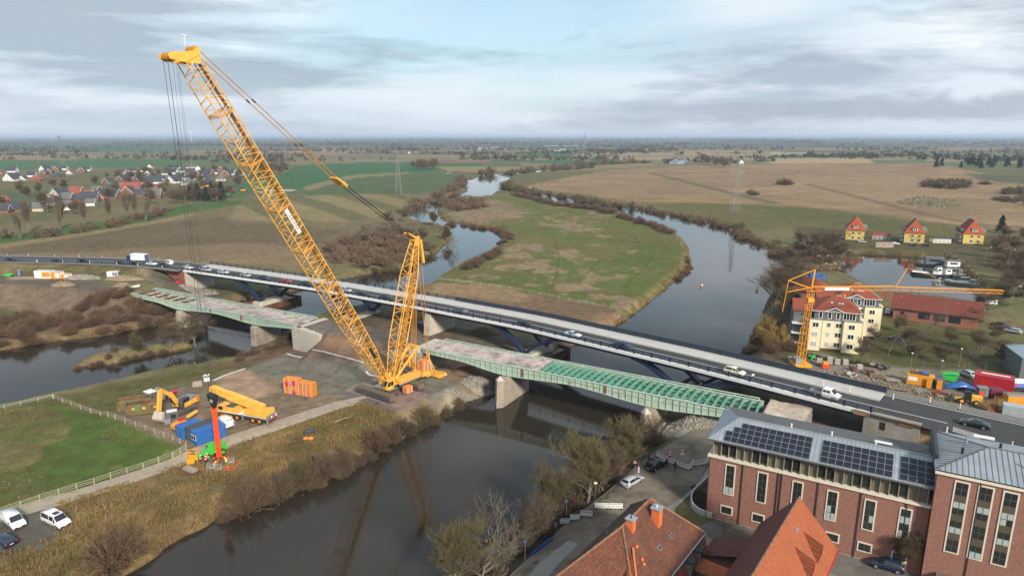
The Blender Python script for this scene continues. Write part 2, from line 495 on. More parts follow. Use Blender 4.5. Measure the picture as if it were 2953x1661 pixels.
#ground colours: what grows or lies where (linear base colours)
gx,gyv=GP[:,0],GP[:,1]
N1=fbm(gx,gyv,14,5,31);N2=fbm(gx,gyv,45,4,41);N3=fbm(gx,gyv,5,4,51);N4=fbm(gx,gyv*0.35,160,4,61)
C=np.zeros((len(GP),3))
def mixc(w,col):
 global C
 w=np.clip(w,0,1)[:,None]
 C=C*(1-w)+np.asarray(col)*w
def sst(a,b,v):
 t=np.clip((v-a)/(b-a),0,1);return t*t*(3-2*t)
OLIVE,TAN,GREEN,DGREEN,BROWN=(0.112,0.100,0.042),(0.235,0.160,0.092),(0.092,0.112,0.030),(0.045,0.105,0.040),(0.125,0.092,0.052)
mixc(np.ones(len(GP)),OLIVE)
mixc(sst(.42,.62,N4)*.8,(0.15,0.125,0.065))
mixc(sst(.50,.64,N2)*.5,(0.075,0.10,0.035))
def zone(pts,col,soft=6.0,z=2.4,amt=1.0,jit=0.0,far=None,world=False):
 poly=pts if world else GW(pts,z)
 A=np.asarray(poly);sz=max(40.0,soft*3+jit*2)
 d=sdbox(GP,poly,sz)
 if jit:d=d+(N1-0.5)*2*jit
 w=amt*sst(soft,-soft,d)
 mixc(w,col)
 return w
#far country: patchwork of strip fields, woods as dark tone
farw=sst(1100,1900,gyv)
CH=(np.floor(gx/420+0.25*np.floor(gyv/260))*131+np.floor(gyv/(170+0.10*gyv))*57)
h1=np.mod(np.sin(CH*12.9898)*43758.5453,1.0)
for lo,hi,col in((0,.18,(0.075,0.125,0.050)),(.18,.42,(0.26,0.195,0.115)),(.42,.62,(0.14,0.135,0.066)),(.62,.78,(0.090,0.120,0.048)),(.78,1.0,(0.19,0.155,0.085))):
 mixc(farw*((h1>=lo)&(h1<hi)),col)
mixc(sst(2000,5200,gyv)*.88,(0.055,0.062,0.038))
mixc(sst(1300,2400,gyv)*sst(.5,.6,fbm(gx*.3,gyv,260,3,91))*.7,(0.062,0.066,0.036))
#left country
wbf=zone([(-400,700),(0,690),(250,650),(520,610),(760,560),(1000,555),(1180,575),(1250,600),(1180,690),(1000,760),(700,790),(0,745),(-600,745)],(0.145,0.112,0.060),5,jit=4)
mixc(wbf*sst(.2,.9,np.sin((gx*.42+gyv+9*N2)/1.9))*.38*sst(.35,.6,N2),(0.175,0.135,0.075))
wst=zone([(700,575),(800,560),(1010,552),(1180,560),(1160,615),(1010,640),(900,640),(640,655)],(0.195,0.155,0.076),4)
sp=np.sin((gx*0.75+gyv*0.35+12*np.sin(gx/60))/5.2)
mixc(wst*sst(-.2,.5,sp)*.75,(0.088,0.088,0.036))
zone([(0,760),(0,700),(150,690),(420,650),(640,630),(1000,660),(950,700),(600,740),(300,752)],(0.098,0.070,0.042),8,jit=9,amt=.6)
zone([(-500,742),(0,735),(400,715),(760,700),(900,720),(950,770),(640,760)],(0.20,0.145,0.085),5,jit=8,amt=.55)
zone([(-500,722),(0,702),(230,672),(420,640),(560,612),(700,590),(700,575),(560,588),(400,618),(230,650),(0,680),(-500,700)],(0.060,0.105,0.030),3,jit=1.5)
zone([(-500,728),(0,716),(240,682),(430,648),(560,622),(560,615),(430,640),(240,672),(0,704),(-500,716)],(0.22,0.165,0.085),2,amt=.8)
zone([(0,680),(230,645),(400,612),(480,600),(430,588),(300,608),(120,640),(0,650),(-300,660)],(0.145,0.115,0.058),4,jit=4,amt=.8)
zone([(780,530),(820,500),(850,478),(1010,470),(1300,466),(1500,462),(1500,482),(1300,492),(1190,500),(1060,508),(960,530),(860,548)],DGREEN,4)
zone([(1250,480),(1500,482),(1500,494),(1400,500),(1290,492)],(0.20,0.17,0.075),4,jit=3)
zone([(1270,462),(1500,470),(1500,476),(1270,470)],(0.16,0.095,0.065),3)
zone([(860,565),(940,530),(1080,505),(1280,500),(1330,515),(1320,545),(1200,560),(1000,560)],(0.072,0.100,0.042),5,jit=5)
zone([(870,540),(1010,505),(1180,497),(1180,503),(1030,512),(890,550)],(0.21,0.165,0.09),2,amt=.8)
zone([(620,540),(740,520),(800,505),(780,545),(700,560),(560,585)],(0.052,0.112,0.044),4)
zone([(-200,470),(0,462),(300,460),(540,462),(520,480),(240,486),(0,490),(-200,495)],(0.055,0.112,0.045),5)
zone([(0,449),(120,446),(300,436),(700,430),(700,446),(300,452),(0,460)],(0.19,0.13,0.09),8,amt=.7)
zone([(0,420),(500,415),(700,422),(500,440),(0,440)],(0.06,0.10,0.05),8,amt=.8)
zone([(-200,560),(0,552),(200,545),(330,555),(300,575),(0,580)],(0.068,0.095,0.035),5,amt=.8)
#right country
wrf=zone([(1490,542),(1600,520),(1750,492),(2000,478),(2250,472),(2700,470),(2790,490),(2953,525),(3300,570),(3300,700),(2953,672),(2700,640),(2450,606),(2300,596),(2100,590),(1950,584),(1830,582),(1700,562),(1560,548)],(0.225,0.150,0.085),8,jit=8)
mixc(wrf*sst(.52,.62,fbm(gx*.12,gyv,9,4,71))*.5,(0.150,0.112,0.062))
mixc(wrf*sst(.56,.66,fbm(gx*.3,gyv,22,4,72))*.5,(0.30,0.205,0.115))
zone([(1690,540),(1900,515),(2200,500),(2300,520),(2000,560),(1800,560)],(0.205,0.142,0.082),10,jit=22,amt=.7)
zone([(2230,520),(2600,500),(2700,560),(2500,585),(2260,560)],(0.255,0.172,0.098),10,jit=20,amt=.6)
zone([(1850,586),(2060,586),(2300,598),(2450,610),(2700,648),(2953,680),(3300,720),(3300,760),(2700,690),(2300,660),(2140,655),(2000,615)],(0.108,0.098,0.036),5,jit=4)
zone([(2200,600),(2330,602),(2500,620),(2660,650),(2600,670),(2400,640),(2250,640)],(0.085,0.085,0.030),8,jit=8,amt=.8)
zone([(2640,565),(2760,575),(2780,600),(2700,605),(2590,585)],(0.16,0.13,0.065),5,jit=5)
zone([(2220,447),(2480,446),(2480,456),(2220,456)],(0.055,0.105,0.042),6)
zone([(2220,440),(2350,440),(2350,444),(2220,446)],(0.34,0.26,0.16),5)
zone([(2220,458),(2500,456),(2520,470),(2220,472)],(0.31,0.23,0.125),6)
zone([(1480,447),(1600,440),(1700,455),(1790,462),(1700,478),(1480,468)],(0.052,0.100,0.042),6)
zone([(1480,455),(1700,460),(1700,464),(1480,460)],(0.22,0.165,0.10),5)
zone([(1480,480),(1700,476),(1850,470),(1900,476),(1700,490),(1480,497)],(0.20,0.15,0.08),5,amt=.7)
zone([(2780,500),(2953,508),(3200,520),(3200,545),(2953,530),(2830,520)],(0.085,0.085,0.045),5)
#tracks through the reed field
def line(pts,wd,col,amt=.8,z=2.4):
 pl=[Vector((*G(a,b,z)[:2],))for a,b in pts]
 d=np.full(len(GP),1e9)
 for a,b in zip(pl[:-1],pl[1:]):
  a_,b_=np.array(a[:2]),np.array(b[:2])
  e=b_-a_;w=GP-a_
  t=np.clip((w@e)/(e@e),0,1);q=w-t[:,None]*e
  d=np.minimum(d,np.hypot(q[:,0],q[:,1]))
 mixc(amt*sst(wd,wd*.5,d),col)
line([(1880,500),(1960,520),(2060,545),(2160,570),(2230,585)],9,(0.10,0.085,0.04))
line([(2330,532),(2440,560),(2560,590),(2720,630),(2850,650)],7,(0.12,0.095,0.05))
line([(1870,498),(2100,495),(2300,505)],8,(0.13,0.10,0.055),.5)
#island between the river arms
ISL=[(1375,572),(1480,566),(1560,585),(1690,605),(1780,622),(1900,662),(1975,705),(1983,740),(1960,790),(1900,845),(1830,900),(1700,885),(1560,850),(1400,822),(1280,812),(1300,790),(1430,745),(1470,690),(1450,660),(1330,640),(1280,620)]
wi=zone(ISL,GREEN,4,jit=2)
mixc(wi*sst(.44,.58,N2)*.75,(0.125,0.108,0.044))
mixc(wi*sst(.52,.60,.6*fbm(gx,gyv*.6,26,5,77)+.4*fbm(gx,gyv,7,4,78))*.85,(0.235,0.165,0.108))
mixc(wi*sst(.50,.72,N3)*.25,(0.05,0.09,0.02))
zone([(1375,572),(1460,580),(1500,600),(1490,625),(1400,640),(1330,640)],(0.21,0.145,0.098),5,jit=10,amt=.75)
for ln in([(1600,700),(1612,740),(1605,790),(1590,830)],[(1720,620),(1750,660),(1830,680),(1850,720)],[(1890,725),(1860,770),(1800,830)],[(1700,745),(1720,760),(1690,790)]):
 line(ln,.8,(0.05,0.065,0.022),.5)
zone([(1265,815),(1420,822),(1600,858),(1830,905),(1800,935),(1740,950),(1500,905),(1220,850)],(0.150,0.098,0.060),2.5,jit=1)
zone([(1265,815),(1420,822),(1540,850),(1500,870),(1220,845)],(0.24,0.165,0.09),3,jit=3,amt=.8)
zone([(1690,905),(1830,908),(1800,935),(1730,950),(1690,935)],(0.20,0.135,0.07),3,jit=3,amt=.8)
#strip of earth under the new bridge
zone([(940,905),(1200,850),(1500,900),(1760,945),(1650,1005),(1440,1125),(1180,960),(1000,935)],(0.125,0.094,0.066),3,jit=2,z=3)
zone([(1340,900),(1440,935),(1600,985),(1500,1010),(1400,985),(1300,960)],(0.135,0.125,0.085),3,jit=3,z=3,amt=.7)
#left bank of the lower arm: scrub below the old road
zone([(-400,880),(0,905),(150,900),(330,905),(480,905),(560,900),(470,935),(290,965),(0,1005),(-400,1050)],(0.125,0.088,0.050),4,jit=3,z=2.4)
zone([(-400,860),(0,868),(120,880),(260,905),(110,930),(0,935),(-400,960)],(0.080,0.088,0.034),4,jit=3,z=2.8)
zone([(-400,800),(0,806),(170,820),(340,848),(368,880),(250,900),(120,878),(0,862),(-400,850)],(0.148,0.105,0.074),2.0,jit=1.2,z=6.5)
zone([(-400,795),(0,797),(100,800),(270,812),(350,838),(330,845),(160,828),(0,818),(-400,812)],(0.105,0.085,0.065),1.5,jit=1,z=8.6)
zone([(20,792),(110,786),(220,794),(140,806),(30,806)],(0.30,0.235,0.16),1.5,jit=1,z=8.6)
zone([(0,775),(280,770),(420,778),(300,792),(0,790)],(0.098,0.082,0.036),2,jit=2,z=9.5)
zone([(395,775),(460,774),(520,815),(500,825),(420,806)],(0.27,0.195,0.12),2,jit=1,z=8.5)
zone([(430,806),(560,822),(690,850),(640,880),(520,870),(430,838)],(0.118,0.098,0.072),2,jit=2,z=4)
#mid embankment between the old spans
ME=[tuple(oldp(s,o)[:2])for s,o in((78,-16),(88,-14),(108,-18),(128,-12),(140,-6),(142,14),(120,18),(84,14))]
wm=zone(ME,(0.215,0.130,0.084),2.0,jit=1.5,world=True)
mixc(wm*sst(.5,.66,N3)*.7,(0.098,0.078,0.056))
zone([tuple(oldp(s,o)[:2])for s,o in((84,-1),(131,-1),(132,9),(84,9))],(0.135,0.112,0.092),1.0,jit=.8,world=True)
#near-left meadow
MEAD=[(-700,1320),(0,1180),(150,1152),(230,1180),(320,1205),(440,1255),(535,1300),(380,1360),(200,1412),(0,1468),(-700,1660)]
wme=zone(MEAD,(0.068,0.102,0.022),1.2,jit=.4,z=2.5)
mixc(wme*sst(.46,.66,N2)*.8,(0.098,0.098,0.032))
mixc(wme*sst(.56,.66,fbm(gx,gyv,8,4,88))*.55,(0.18,0.122,0.060))
zone([(-100,1210),(0,1190),(150,1160),(200,1215),(120,1260),(0,1260)],(0.110,0.095,0.036),2.5,jit=3,z=2.5,amt=.7)
zone([(150,1150),(300,1112),(540,1065),(700,1040),(720,1055),(580,1085),(420,1130),(318,1196),(240,1180)],(0.088,0.082,0.030),2.5,jit=2,z=2.5)
zone([(580,1062),(700,1040),(760,1012),(850,965),(880,1000),(820,1020),(690,1060)],(0.105,0.068,0.040),2,jit=2,z=2.5)
#the lifting site
ws=zone(SITE_POLY,(0.150,0.118,0.080),0.8,jit=.5,z=3,world=True)
mixc(ws*sst(.48,.66,N1)*.7,(0.205,0.150,0.098))
zone([(650,1072),(700,1062),(770,1100),(800,1130),(720,1155),(660,1145),(630,1120)],(0.30,0.205,0.140),1.6,jit=1.4,z=3,amt=.9)
zone([(790,1175),(960,1145),(1000,1160),(880,1190)],(0.205,0.150,0.098),2,jit=2,z=3,amt=.7)
wmat=zone([(705,1062),(828,1020),(1000,1060),(1115,1075),(1160,1092),(1100,1150),(1040,1170),(920,1128),(800,1090)],(0.142,0.130,0.102),0.5,jit=.3,z=3)
mixc(wmat*sst(.5,.68,N1)*.5,(0.155,0.150,0.122))
zone([(1160,1090),(1280,1085),(1330,1110),(1290,1150),(1240,1170)],(0.155,0.148,0.120),1.5,jit=1.2,z=3)
zone([(1285,1122),(1380,1112),(1425,1132),(1330,1148),(1275,1145)],(0.33,0.29,0.23),1.0,jit=1,z=3)
zone([(1230,1085),(1310,1050),(1390,1060),(1350,1090),(1290,1100)],(0.22,0.165,0.115),1.5,jit=1,z=3)
zone([(1330,1070),(1420,1085),(1420,1120),(1350,1105)],(0.095,0.078,0.055),1.5,jit=1.5,z=3)
zone([(820,1020),(835,1030),(1000,1062),(1110,1075),(1210,1070),(1180,1050),(1000,1045),(870,1005)],(0.145,0.085,0.055),1.0,jit=1,z=3.5,amt=.7)
zone([(1040,1165),(1180,1205),(1290,1165),(1270,1185),(1180,1220),(1060,1175)],(0.14,0.145,0.125),.6,jit=.4,z=3)
for ln in([(560,1260),(700,1215),(800,1180),(900,1165)],[(575,1265),(715,1222),(815,1188),(910,1172)],[(520,1190),(620,1170),(760,1165),(840,1190)],[(600,1120),(640,1150),(690,1170),(780,1172)],[(870,1090),(960,1110),(1040,1130),(1090,1140)]):
 line(ln,.5,(0.088,0.070,0.050),.55,3.0)
#near bank between path and river: rough dead grass
RB=[(-900,1760),(0,1500),(200,1440),(400,1378),(660,1290),(900,1215),(1050,1165),(1180,1212),(1262,1199),(1050,1325),(800,1440),(570,1531),(363,1656),(200,1800),(-400,2100)]
wr=zone(RB,(0.142,0.098,0.046),1.2,jit=.6,z=2.3)
mixc(wr*sst(.50,.62,N3)*.7,(0.098,0.088,0.030))
mixc(wr*sst(.52,.62,fbm(gx,gyv,3,4,99))*.7,(0.225,0.150,0.068))
zone([(860,1235),(960,1190),(1060,1180),(1150,1215),(1100,1250),(1000,1280),(950,1270)],(0.092,0.085,0.030),2,jit=1.5,z=2.3,amt=.8)
zone([(0,1470),(110,1450),(200,1500),(190,1540),(110,1590),(0,1600),(-300,1700),(-300,1560)],(0.098,0.090,0.074),1.5,jit=1,z=2.4)
#right bank, street side and town
zone([(2110,1090),(2000,1155),(1870,1225),(1730,1305),(1620,1415),(1480,1525),(1250,1690),(1500,1690),(1560,1640),(1700,1480),(1800,1375),(1900,1300),(2050,1200),(2140,1140)],(0.072,0.054,0.036),2.5,jit=1.5,z=3)
zone([(2020,1200),(2100,1150),(2330,1150),(2560,1230),(2700,1260),(2700,1340),(2440,1290),(2100,1215)],(0.125,0.098,0.072),2,jit=1.5,z=5)
zone([(2560,1210),(2620,1225),(2760,1270),(2740,1330),(2600,1300),(2555,1260)],(0.24,0.165,0.095),1.5,jit=1,z=7.5)
zone([(1900,1190),(2010,1180),(2120,1190),(2080,1250),(1960,1262),(1890,1235)],(0.22,0.20,0.175),1.2,jit=1,z=5)
zone([(2330,1010),(2450,1040),(2600,1060),(2953,1085),(3300,1110),(3300,1320),(2953,1250),(2700,1170),(2500,1120),(2330,1070)],(0.185,0.160,0.125),1.5,jit=1.2,z=5)
zone([(2480,930),(2953,990),(3400,1060),(3400,1110),(2953,1080),(2560,1048),(2480,1010)],(0.075,0.072,0.026),2,jit=1,z=5)
zone([(2180,900),(2290,870),(2300,1000),(2290,1050),(2160,1050)],(0.080,0.062,0.036),2,jit=2,z=5)
zone([(2290,650),(2460,660),(2700,680),(2953,700),(3300,730),(3300,840),(2953,800),(2760,770),(2660,740),(2430,728),(2290,700)],(0.085,0.074,0.034),3,jit=2,z=3)
zone([(2250,720),(2300,700),(2420,690),(2440,735),(2430,778),(2290,765)],(0.095,0.075,0.042),2,jit=2,z=2.5)
#brown fringe of dead reed along every shore, mud at the waterline
fr=sst(4.5,1.2,GD)*sst(-0.5,0.6,GD)
mixc(fr*.55*sst(.35,.6,N3),(0.185,0.128,0.066))
mixc(sst(0.4,-0.3,GD),(0.055,0.046,0.032))
C*=(0.86+0.28*N3)[:,None]
gm=bpy.data.materials.new('ground');gm.use_nodes=True
n,l=gm.node_tree.nodes,gm.node_tree.links
b=n['Principled BSDF'];b.inputs['Roughness'].default_value=0.95;b.inputs['Specular IOR Level'].default_value=0.15
at=n.new('ShaderNodeVertexColor');at.layer_name='Col'
geo=n.new('ShaderNodeNewGeometry')
def gnoise(scale,detail,rough=0.65):
 t=n.new('ShaderNodeTexNoise');t.inputs['Scale'].default_value=scale;t.inputs['Detail'].default_value=detail;t.inputs['Roughness'].default_value=rough
 l.new(geo.outputs['Position'],t.inputs['Vector']);return t.outputs[0]
fine,mid_,big=gnoise(2.2,6,0.75),gnoise(0.32,6),gnoise(0.02,5)
def mrange(v,a,c,d,e):
 m=n.new('ShaderNodeMapRange');m.inputs['From Min'].default_value=a;m.inputs['From Max'].default_value=c
 m.inputs['To Min'].default_value=d;m.inputs['To Max'].default_value=e;l.new(v,m.inputs[0]);return m.outputs[0]
def mmul(a,c):
 m=n.new('ShaderNodeMath');m.operation='MULTIPLY';l.new(a,m.inputs[0]);l.new(c,m.inputs[1]);return m.outputs[0]
hv=n.new('ShaderNodeHueSaturation');l.new(at.outputs[0],hv.inputs['Color'])
l.new(mmul(mmul(mrange(fine,.28,.72,.62,1.38),mrange(mid_,.3,.7,.74,1.26)),mrange(big,.3,.7,.88,1.12)),hv.inputs['Value'])
l.new(mrange(mid_,.35,.65,.488,.512),hv.inputs['Hue'])
l.new(hv.outputs[0],b.inputs['Base Color'])
bp=n.new('ShaderNodeBump');bp.inputs['Strength'].default_value=0.55;bp.inputs['Distance'].default_value=0.25
l.new(fine,bp.inputs['Height']);l.new(bp.outputs[0],b.inputs['Normal'])
nr,nc=len(gy),len(gu)
ii=np.arange(nr*nc).reshape(nr,nc)
f4=np.stack([ii[:-1,:-1],ii[:-1,1:],ii[1:,1:],ii[1:,:-1]],-1).reshape(-1,4)
me=np_mesh('ground',np.column_stack([GP,GH]),f4=f4,mats=[gm],cols=C,smooth=True)
tag(mobj('ground',me),kind='structure')
#water
wm_=bpy.data.materials.new('river_water');wm_.use_nodes=True
n,l=wm_.node_tree.nodes,wm_.node_tree.links
b=n['Principled BSDF']
b.inputs['Base Color'].default_value=(0.028,0.023,0.017,1)
b.inputs['Roughness'].default_value=0.035
b.inputs['IOR'].default_value=1.333
b.inputs['Specular IOR Level'].default_value=0.5
geo=n.new('ShaderNodeNewGeometry')
mp=n.new('ShaderNodeMapping');mp.inputs['Scale'].default_value=(1.0,1.7,1.0);mp.inputs['Rotation'].default_value=(0,0,R(20))
l.new(geo.outputs['Position'],mp.inputs[0])
t1=n.new('ShaderNodeTexNoise');t1.inputs['Scale'].default_value=1.1;t1.inputs['Detail'].default_value=3;t1.inputs['Roughness'].default_value=0.55
l.new(mp.outputs[0],t1.inputs['Vector'])
t2=n.new('ShaderNodeTexNoise');t2.inputs['Scale'].default_value=0.045;t2.inputs['Detail'].default_value=3
l.new(geo.outputs['Position'],t2.inputs['Vector'])
mr=n.new('ShaderNodeMapRange');mr.inputs['From Min'].default_value=.38;mr.inputs['From Max'].default_value=.64;mr.inputs['To Min'].default_value=.25;mr.inputs['To Max'].default_value=1.0
l.new(t2.outputs[0],mr.inputs[0])
mu=n.new('ShaderNodeMath');mu.operation='MULTIPLY';l.new(t1.outputs[0],mu.inputs[0]);l.new(mr.outputs[0],mu.inputs[1])
bp=n.new('ShaderNodeBump');bp.inputs['Strength'].default_value=0.14;bp.inputs['Distance'].default_value=0.10
l.new(mu.outputs[0],bp.inputs['Height']);l.new(bp.outputs[0],b.inputs['Normal'])
mb=MB()
mb.add([(-9000,-40,0),(9000,-40,0),(9000,9000,0),(-9000,9000,0)],[(0,1,2,3)])
tag(mb.obj('river_water',wm_),kind='structure')
#draped strips (paths, streets)
def ribbon(name,pts,width,m,z=None,lift=0.05,step=2.0,label=None):
 """pts: world xy(z) centre line"""
 pl=resample([Vector((p[0],p[1],0))for p in pts],step)
 nm=normals2(pl)
 ws=np.linspace(-.5,.5,7)
 P=np.array([[p.x+q.x*width*w,p.y+q.y*width*w]for p,q in zip(pl,nm)for w in ws])
 H=height(P)[0]if z is None else np.full(len(P),z)
 k=len(ws);ii=np.arange(len(P)).reshape(-1,k)
 f=np.stack([ii[:-1,1:],ii[:-1,:-1],ii[1:,:-1],ii[1:,1:]],-1).reshape(-1,4)
 me=np_mesh(name,np.column_stack([P,H+lift]),f4=f,mats=[m],smooth=True)
 return tag(mobj(name,me),kind='structure')
def sheet(name,poly,m,lift=0.05,step=1.5,z=None):
 """flat area draped over the terrain"""
 A=np.asarray(poly);lo,hi=A.min(0),A.max(0)
 nx,ny=max(2,int((hi[0]-lo[0])/step)),max(2,int((hi[1]-lo[1])/step))
 import bmesh
 bm=bmesh.new()
 vs=[bm.verts.new((x,y,0))for x,y in poly]
 bm.faces.new(vs)
 for i in range(1,nx):
  bmesh.ops.bisect_plane(bm,geom=bm.verts[:]+bm.edges[:]+bm.faces[:],plane_co=(lo[0]+(hi[0]-lo[0])*i/nx,0,0),plane_no=(1,0,0))
 for i in range(1,ny):
  bmesh.ops.bisect_plane(bm,geom=bm.verts[:]+bm.edges[:]+bm.faces[:],plane_co=(0,lo[1]+(hi[1]-lo[1])*i/ny,0),plane_no=(0,1,0))
 P=np.array([v.co[:2]for v in bm.verts])
 H=height(P)[0]if z is None else np.full(len(P),z)
 for v,h in zip(bm.verts,H):v.co.z=h+lift
 bmesh.ops.recalc_face_normals(bm,faces=bm.faces[:])
 if sum(f.normal.z for f in bm.faces)<0:bmesh.ops.reverse_faces(bm,faces=bm.faces[:])
 me=bpy.data.meshes.new(name);bm.to_mesh(me);bm.free();me.materials.append(m)
 return tag(mobj(name,me),kind='structure')
M_GRAVEL=mat('gravel_path',(0.32,0.265,0.20),.95,var=.16,scale=.8,bump=.4,detail=8,col2=(0.25,0.21,0.155),mask=.56)
M_ASPH=mat('asphalt',(0.038,0.038,0.039),.85,var=.14,scale=.5,bump=.15,detail=8,col2=(0.052,0.050,0.048),mask=.55)
M_ASPHG=mat('worn_asphalt',(0.160,0.132,0.102),.9,var=.25,scale=.35,bump=.3,detail=8,col2=(0.095,0.072,0.052),mask=.52)
M_PAVE=mat('grey_paving',(0.20,0.19,0.175),.9,var=.12,scale=1.2,bump=.3)
path=ribbon('gravel_path',[G(*p,2.6)for p in((-700,1660),(-300,1565),(0,1483),(120,1450),(260,1412),(420,1358),(560,1310),(700,1262),(860,1210),(980,1172),(1060,1155))],4.3,M_GRAVEL,lift=.06)
#new road bridge
M_CONC=mat('pale_concrete',(0.44,0.405,0.345),.85,var=.10,scale=.6,bump=.15,col2=(0.33,0.29,0.235),mask=.60,detail=8)
M_CONCW=mat('white_concrete',(0.45,0.44,0.42),.8,var=.06,scale=.5,col2=(0.42,0.40,0.375),mask=.58)
M_CONCG=mat('grey_concrete',(0.26,0.245,0.22),.9,var=.16,scale=.5,bump=.2,col2=(0.17,0.155,0.13),mask=.56,detail=8)
M_NAVY=mat('navy_steel',(0.016,0.030,0.070),.45,var=.10,scale=.8)
M_NAVYP=mat('navy_panel',(0.020,0.030,0.048),.5,var=.12,scale=.6)
M_LINE=mat('road_paint',(0.70,0.70,0.68),.7,var=.08,scale=2)
M_RUST=mat('rusty_steel',(0.150,0.066,0.034),.8,var=.3,scale=.9,bump=.2,col2=(0.085,0.045,0.030),mask=.52,stretch=(1,1,.3))
M_BRICKR=mat('red_brick_wall',(0.235,0.085,0.058),.9,var=.14,scale=2.5)
nb=thing('road_bridge','long new road bridge with navy steel arches and white edge beam','bridge',(0,0,0))
N_ALL=len(NEARL)-1
def band(i0,i1,o0,o1,z0,z1,close=True):
 """box-section sweep along the road"""
 A0,A1=edge(o0),edge(o1);m=MB()
 secs=[]
 for i in range(i0,i1+1):
  a,b_=A0[i],A1[i]
  secs.append([(a.x,a.y,z0),(b_.x,b_.y,z0),(b_.x,b_.y,z1),(a.x,a.y,z1)])
 return m.loft(secs)
def ribb(i0,i1,o0,o1,z):
 A0,A1=edge(o0),edge(o1);m=MB()
 vs,fs=[],[]
 for i in range(i0,i1+1):vs+=[(A0[i].x,A0[i].y,z),(A1[i].x,A1[i].y,z)]
 for k in range(i1-i0):fs.append((2*k,2*k+2,2*k+3,2*k+1))
 return m.add(vs,fs)
band(I_W,I_E,0.3,13.2,DECK-.62,DECK-.03).obj('deck_slab',M_CONCG,nb)
band(I_W,I_E,0.0,0.75,DECK-.55,DECK+.16).obj('edge_beam',mat('white_edge',(0.66,0.66,0.645),.7,var=.04,scale=.4),nb)
band(I_W,I_E,12.75,13.5,DECK-.55,DECK+.16).obj('edge_beam',M_CONCW,nb)
band(I_W,I_E,8.3,12.7,DECK-.03,DECK+.13).obj('footway',M_CONCW,nb)
for o in(1.1,10.9):
 band(I_W,I_E,o,o+1.5,DECK-1.55,DECK-.63).obj('girder',M_NAVY,nb)
ribb(I_W,I_E,.78,8.27,DECK+.004).obj('carriageway',M_ASPH,nb)
tag(ribb(0,I_W,-.9,12.3,DECK+.012).obj('road',M_ASPH),kind='structure')
tag(ribb(I_E,N_ALL,-.6,12.8,DECK+.012).obj('road',M_ASPH),kind='structure')
M_SHOULD=mat('gravel_shoulder',(0.16,0.15,0.135),.95,var=.15,scale=1.0,bump=.3)
tag(ribb(0,I_W,-2.6,-.9,DECK-.03).obj('road_shoulder',M_SHOULD),kind='structure')
tag(ribb(0,I_W,12.3,14.6,DECK-.03).obj('road_shoulder',M_SHOULD),kind='structure')
tag(ribb(I_E,N_ALL,12.8,16.2,DECK-.03).obj('road_shoulder',M_SHOULD),kind='structure')
for o in(4.45,1.0,8.0):
 ribb(I_W,I_E,o-.08,o+.08,DECK+.010).obj('painted_line',M_LINE,nb)
for i0,i1,offs in((0,I_W,(5.2,-.6,11.6)),(I_E,I_E+6,(4.45,)),(I_E,N_ALL,(12.2,))):
 for o in offs:tag(ribb(i0,i1,o-.09,o+.09,DECK+.018).obj('road_marking',M_LINE),kind='structure')
#railing on the near edge beam: box posts and flat posts in turn, three rails
E0=resample(edge(0.38)[I_W:I_E+1],2.4)
EN=normals2(E0)
fat=MB().box((0,0,.62),(.34,.26,1.24)).box((0,-.17,.95),(.16,.06,.14)).box((0,-.17,.55),(.16,.06,.14)).mesh('post',M_NAVY)
thin=MB().box((0,0,.58),(.10,.16,1.16)).mesh('post',M_NAVY)
for i,(p,q)in enumerate(zip(E0,EN)):
 mobj('post',fat if i%2==0 else thin,nb,(p.x,p.y,DECK+.16),math.atan2(-q.x,q.y))
for zr in(.35,.7,1.1):
 m=MB()
 for a,c in zip(E0[:-1],E0[1:]):m.bar((a.x,a.y,DECK+.16+zr),(c.x,c.y,DECK+.16+zr),.07,.09)
 m.obj('rail',M_NAVY,nb)
#far side: mesh railing, then solid noise panels
E1=resample(edge(13.1)[I_W:I_E+1],4.0)
EN1=normals2(E1)
bp_=MB().box((0,0,.68),(.30,.22,1.36)).mesh('barrier_post',M_NAVY)
for i,(a,q)in enumerate(zip(E1,EN1)):
 mobj('barrier_post',bp_,nb,(a.x,a.y,DECK+.16),math.atan2(-q.x,q.y))
 if i+1<len(E1):
  c=E1[i+1];d=(c-a);L=d.length;mid=(a+c)/2;an=math.atan2(d.y,d.x)
  if mid.x>-18:
   MB().box((0,0,.66),(L-.32,.10,1.24)).box((0,0,1.30),(L-.32,.14,.05)).obj('barrier_panel',M_NAVYP,nb,loc=(mid.x,mid.y,DECK+.16),rz=an)
  else:
   m=MB()
   for zr in(.2,1.15):m.box((0,0,zr),(L-.3,.06,.08))
   for k in range(14):m.box(((k-6.5)*(L-.4)/14,0,.68),(.045,.035,.9))
   m.obj('railing_panel',M_NAVYP,nb,loc=(mid.x,mid.y,DECK+.16),rz=an)
#piers with curved steel arms
def st_at(px,py,z):
 g=G(px,py,z)
 i=min(range(I_W,I_E),key=lambda k:(NEARL[k]+NRM[k]*3-Vector((g.x,g.y,DECK))).length)
 return i
def arm(m,c,ax,nn,o,sgn,reach,zb):
 """one curved strut: pier foot to girder"""
 secs=[]
 for k in range(11):
  t=k/10
  s=sgn*(0.5+(reach-.5)*t);z=zb+(DECK-1.2-zb)*(1-(1-t)**1.75)
  th=1.25-.55*t;dz=th*(0.75+.25*t)
  w=.8
  base=Vector((c.x,c.y,0))+ax*s+nn*o
  secs.append([base-nn*w+Vector((0,0,z-dz)),base+nn*w+Vector((0,0,z-dz)),base+nn*w+Vector((0,0,z+.12)),base-nn*w+Vector((0,0,z+.12))])
 m.loft(secs)
PIERS=[(st_at(745,865,3),12,2.4),(st_at(1040,905,3),12,2.6),(st_at(1530,1015,3),12,2.8),(st_at(1995,1135,3),14,2.8)]
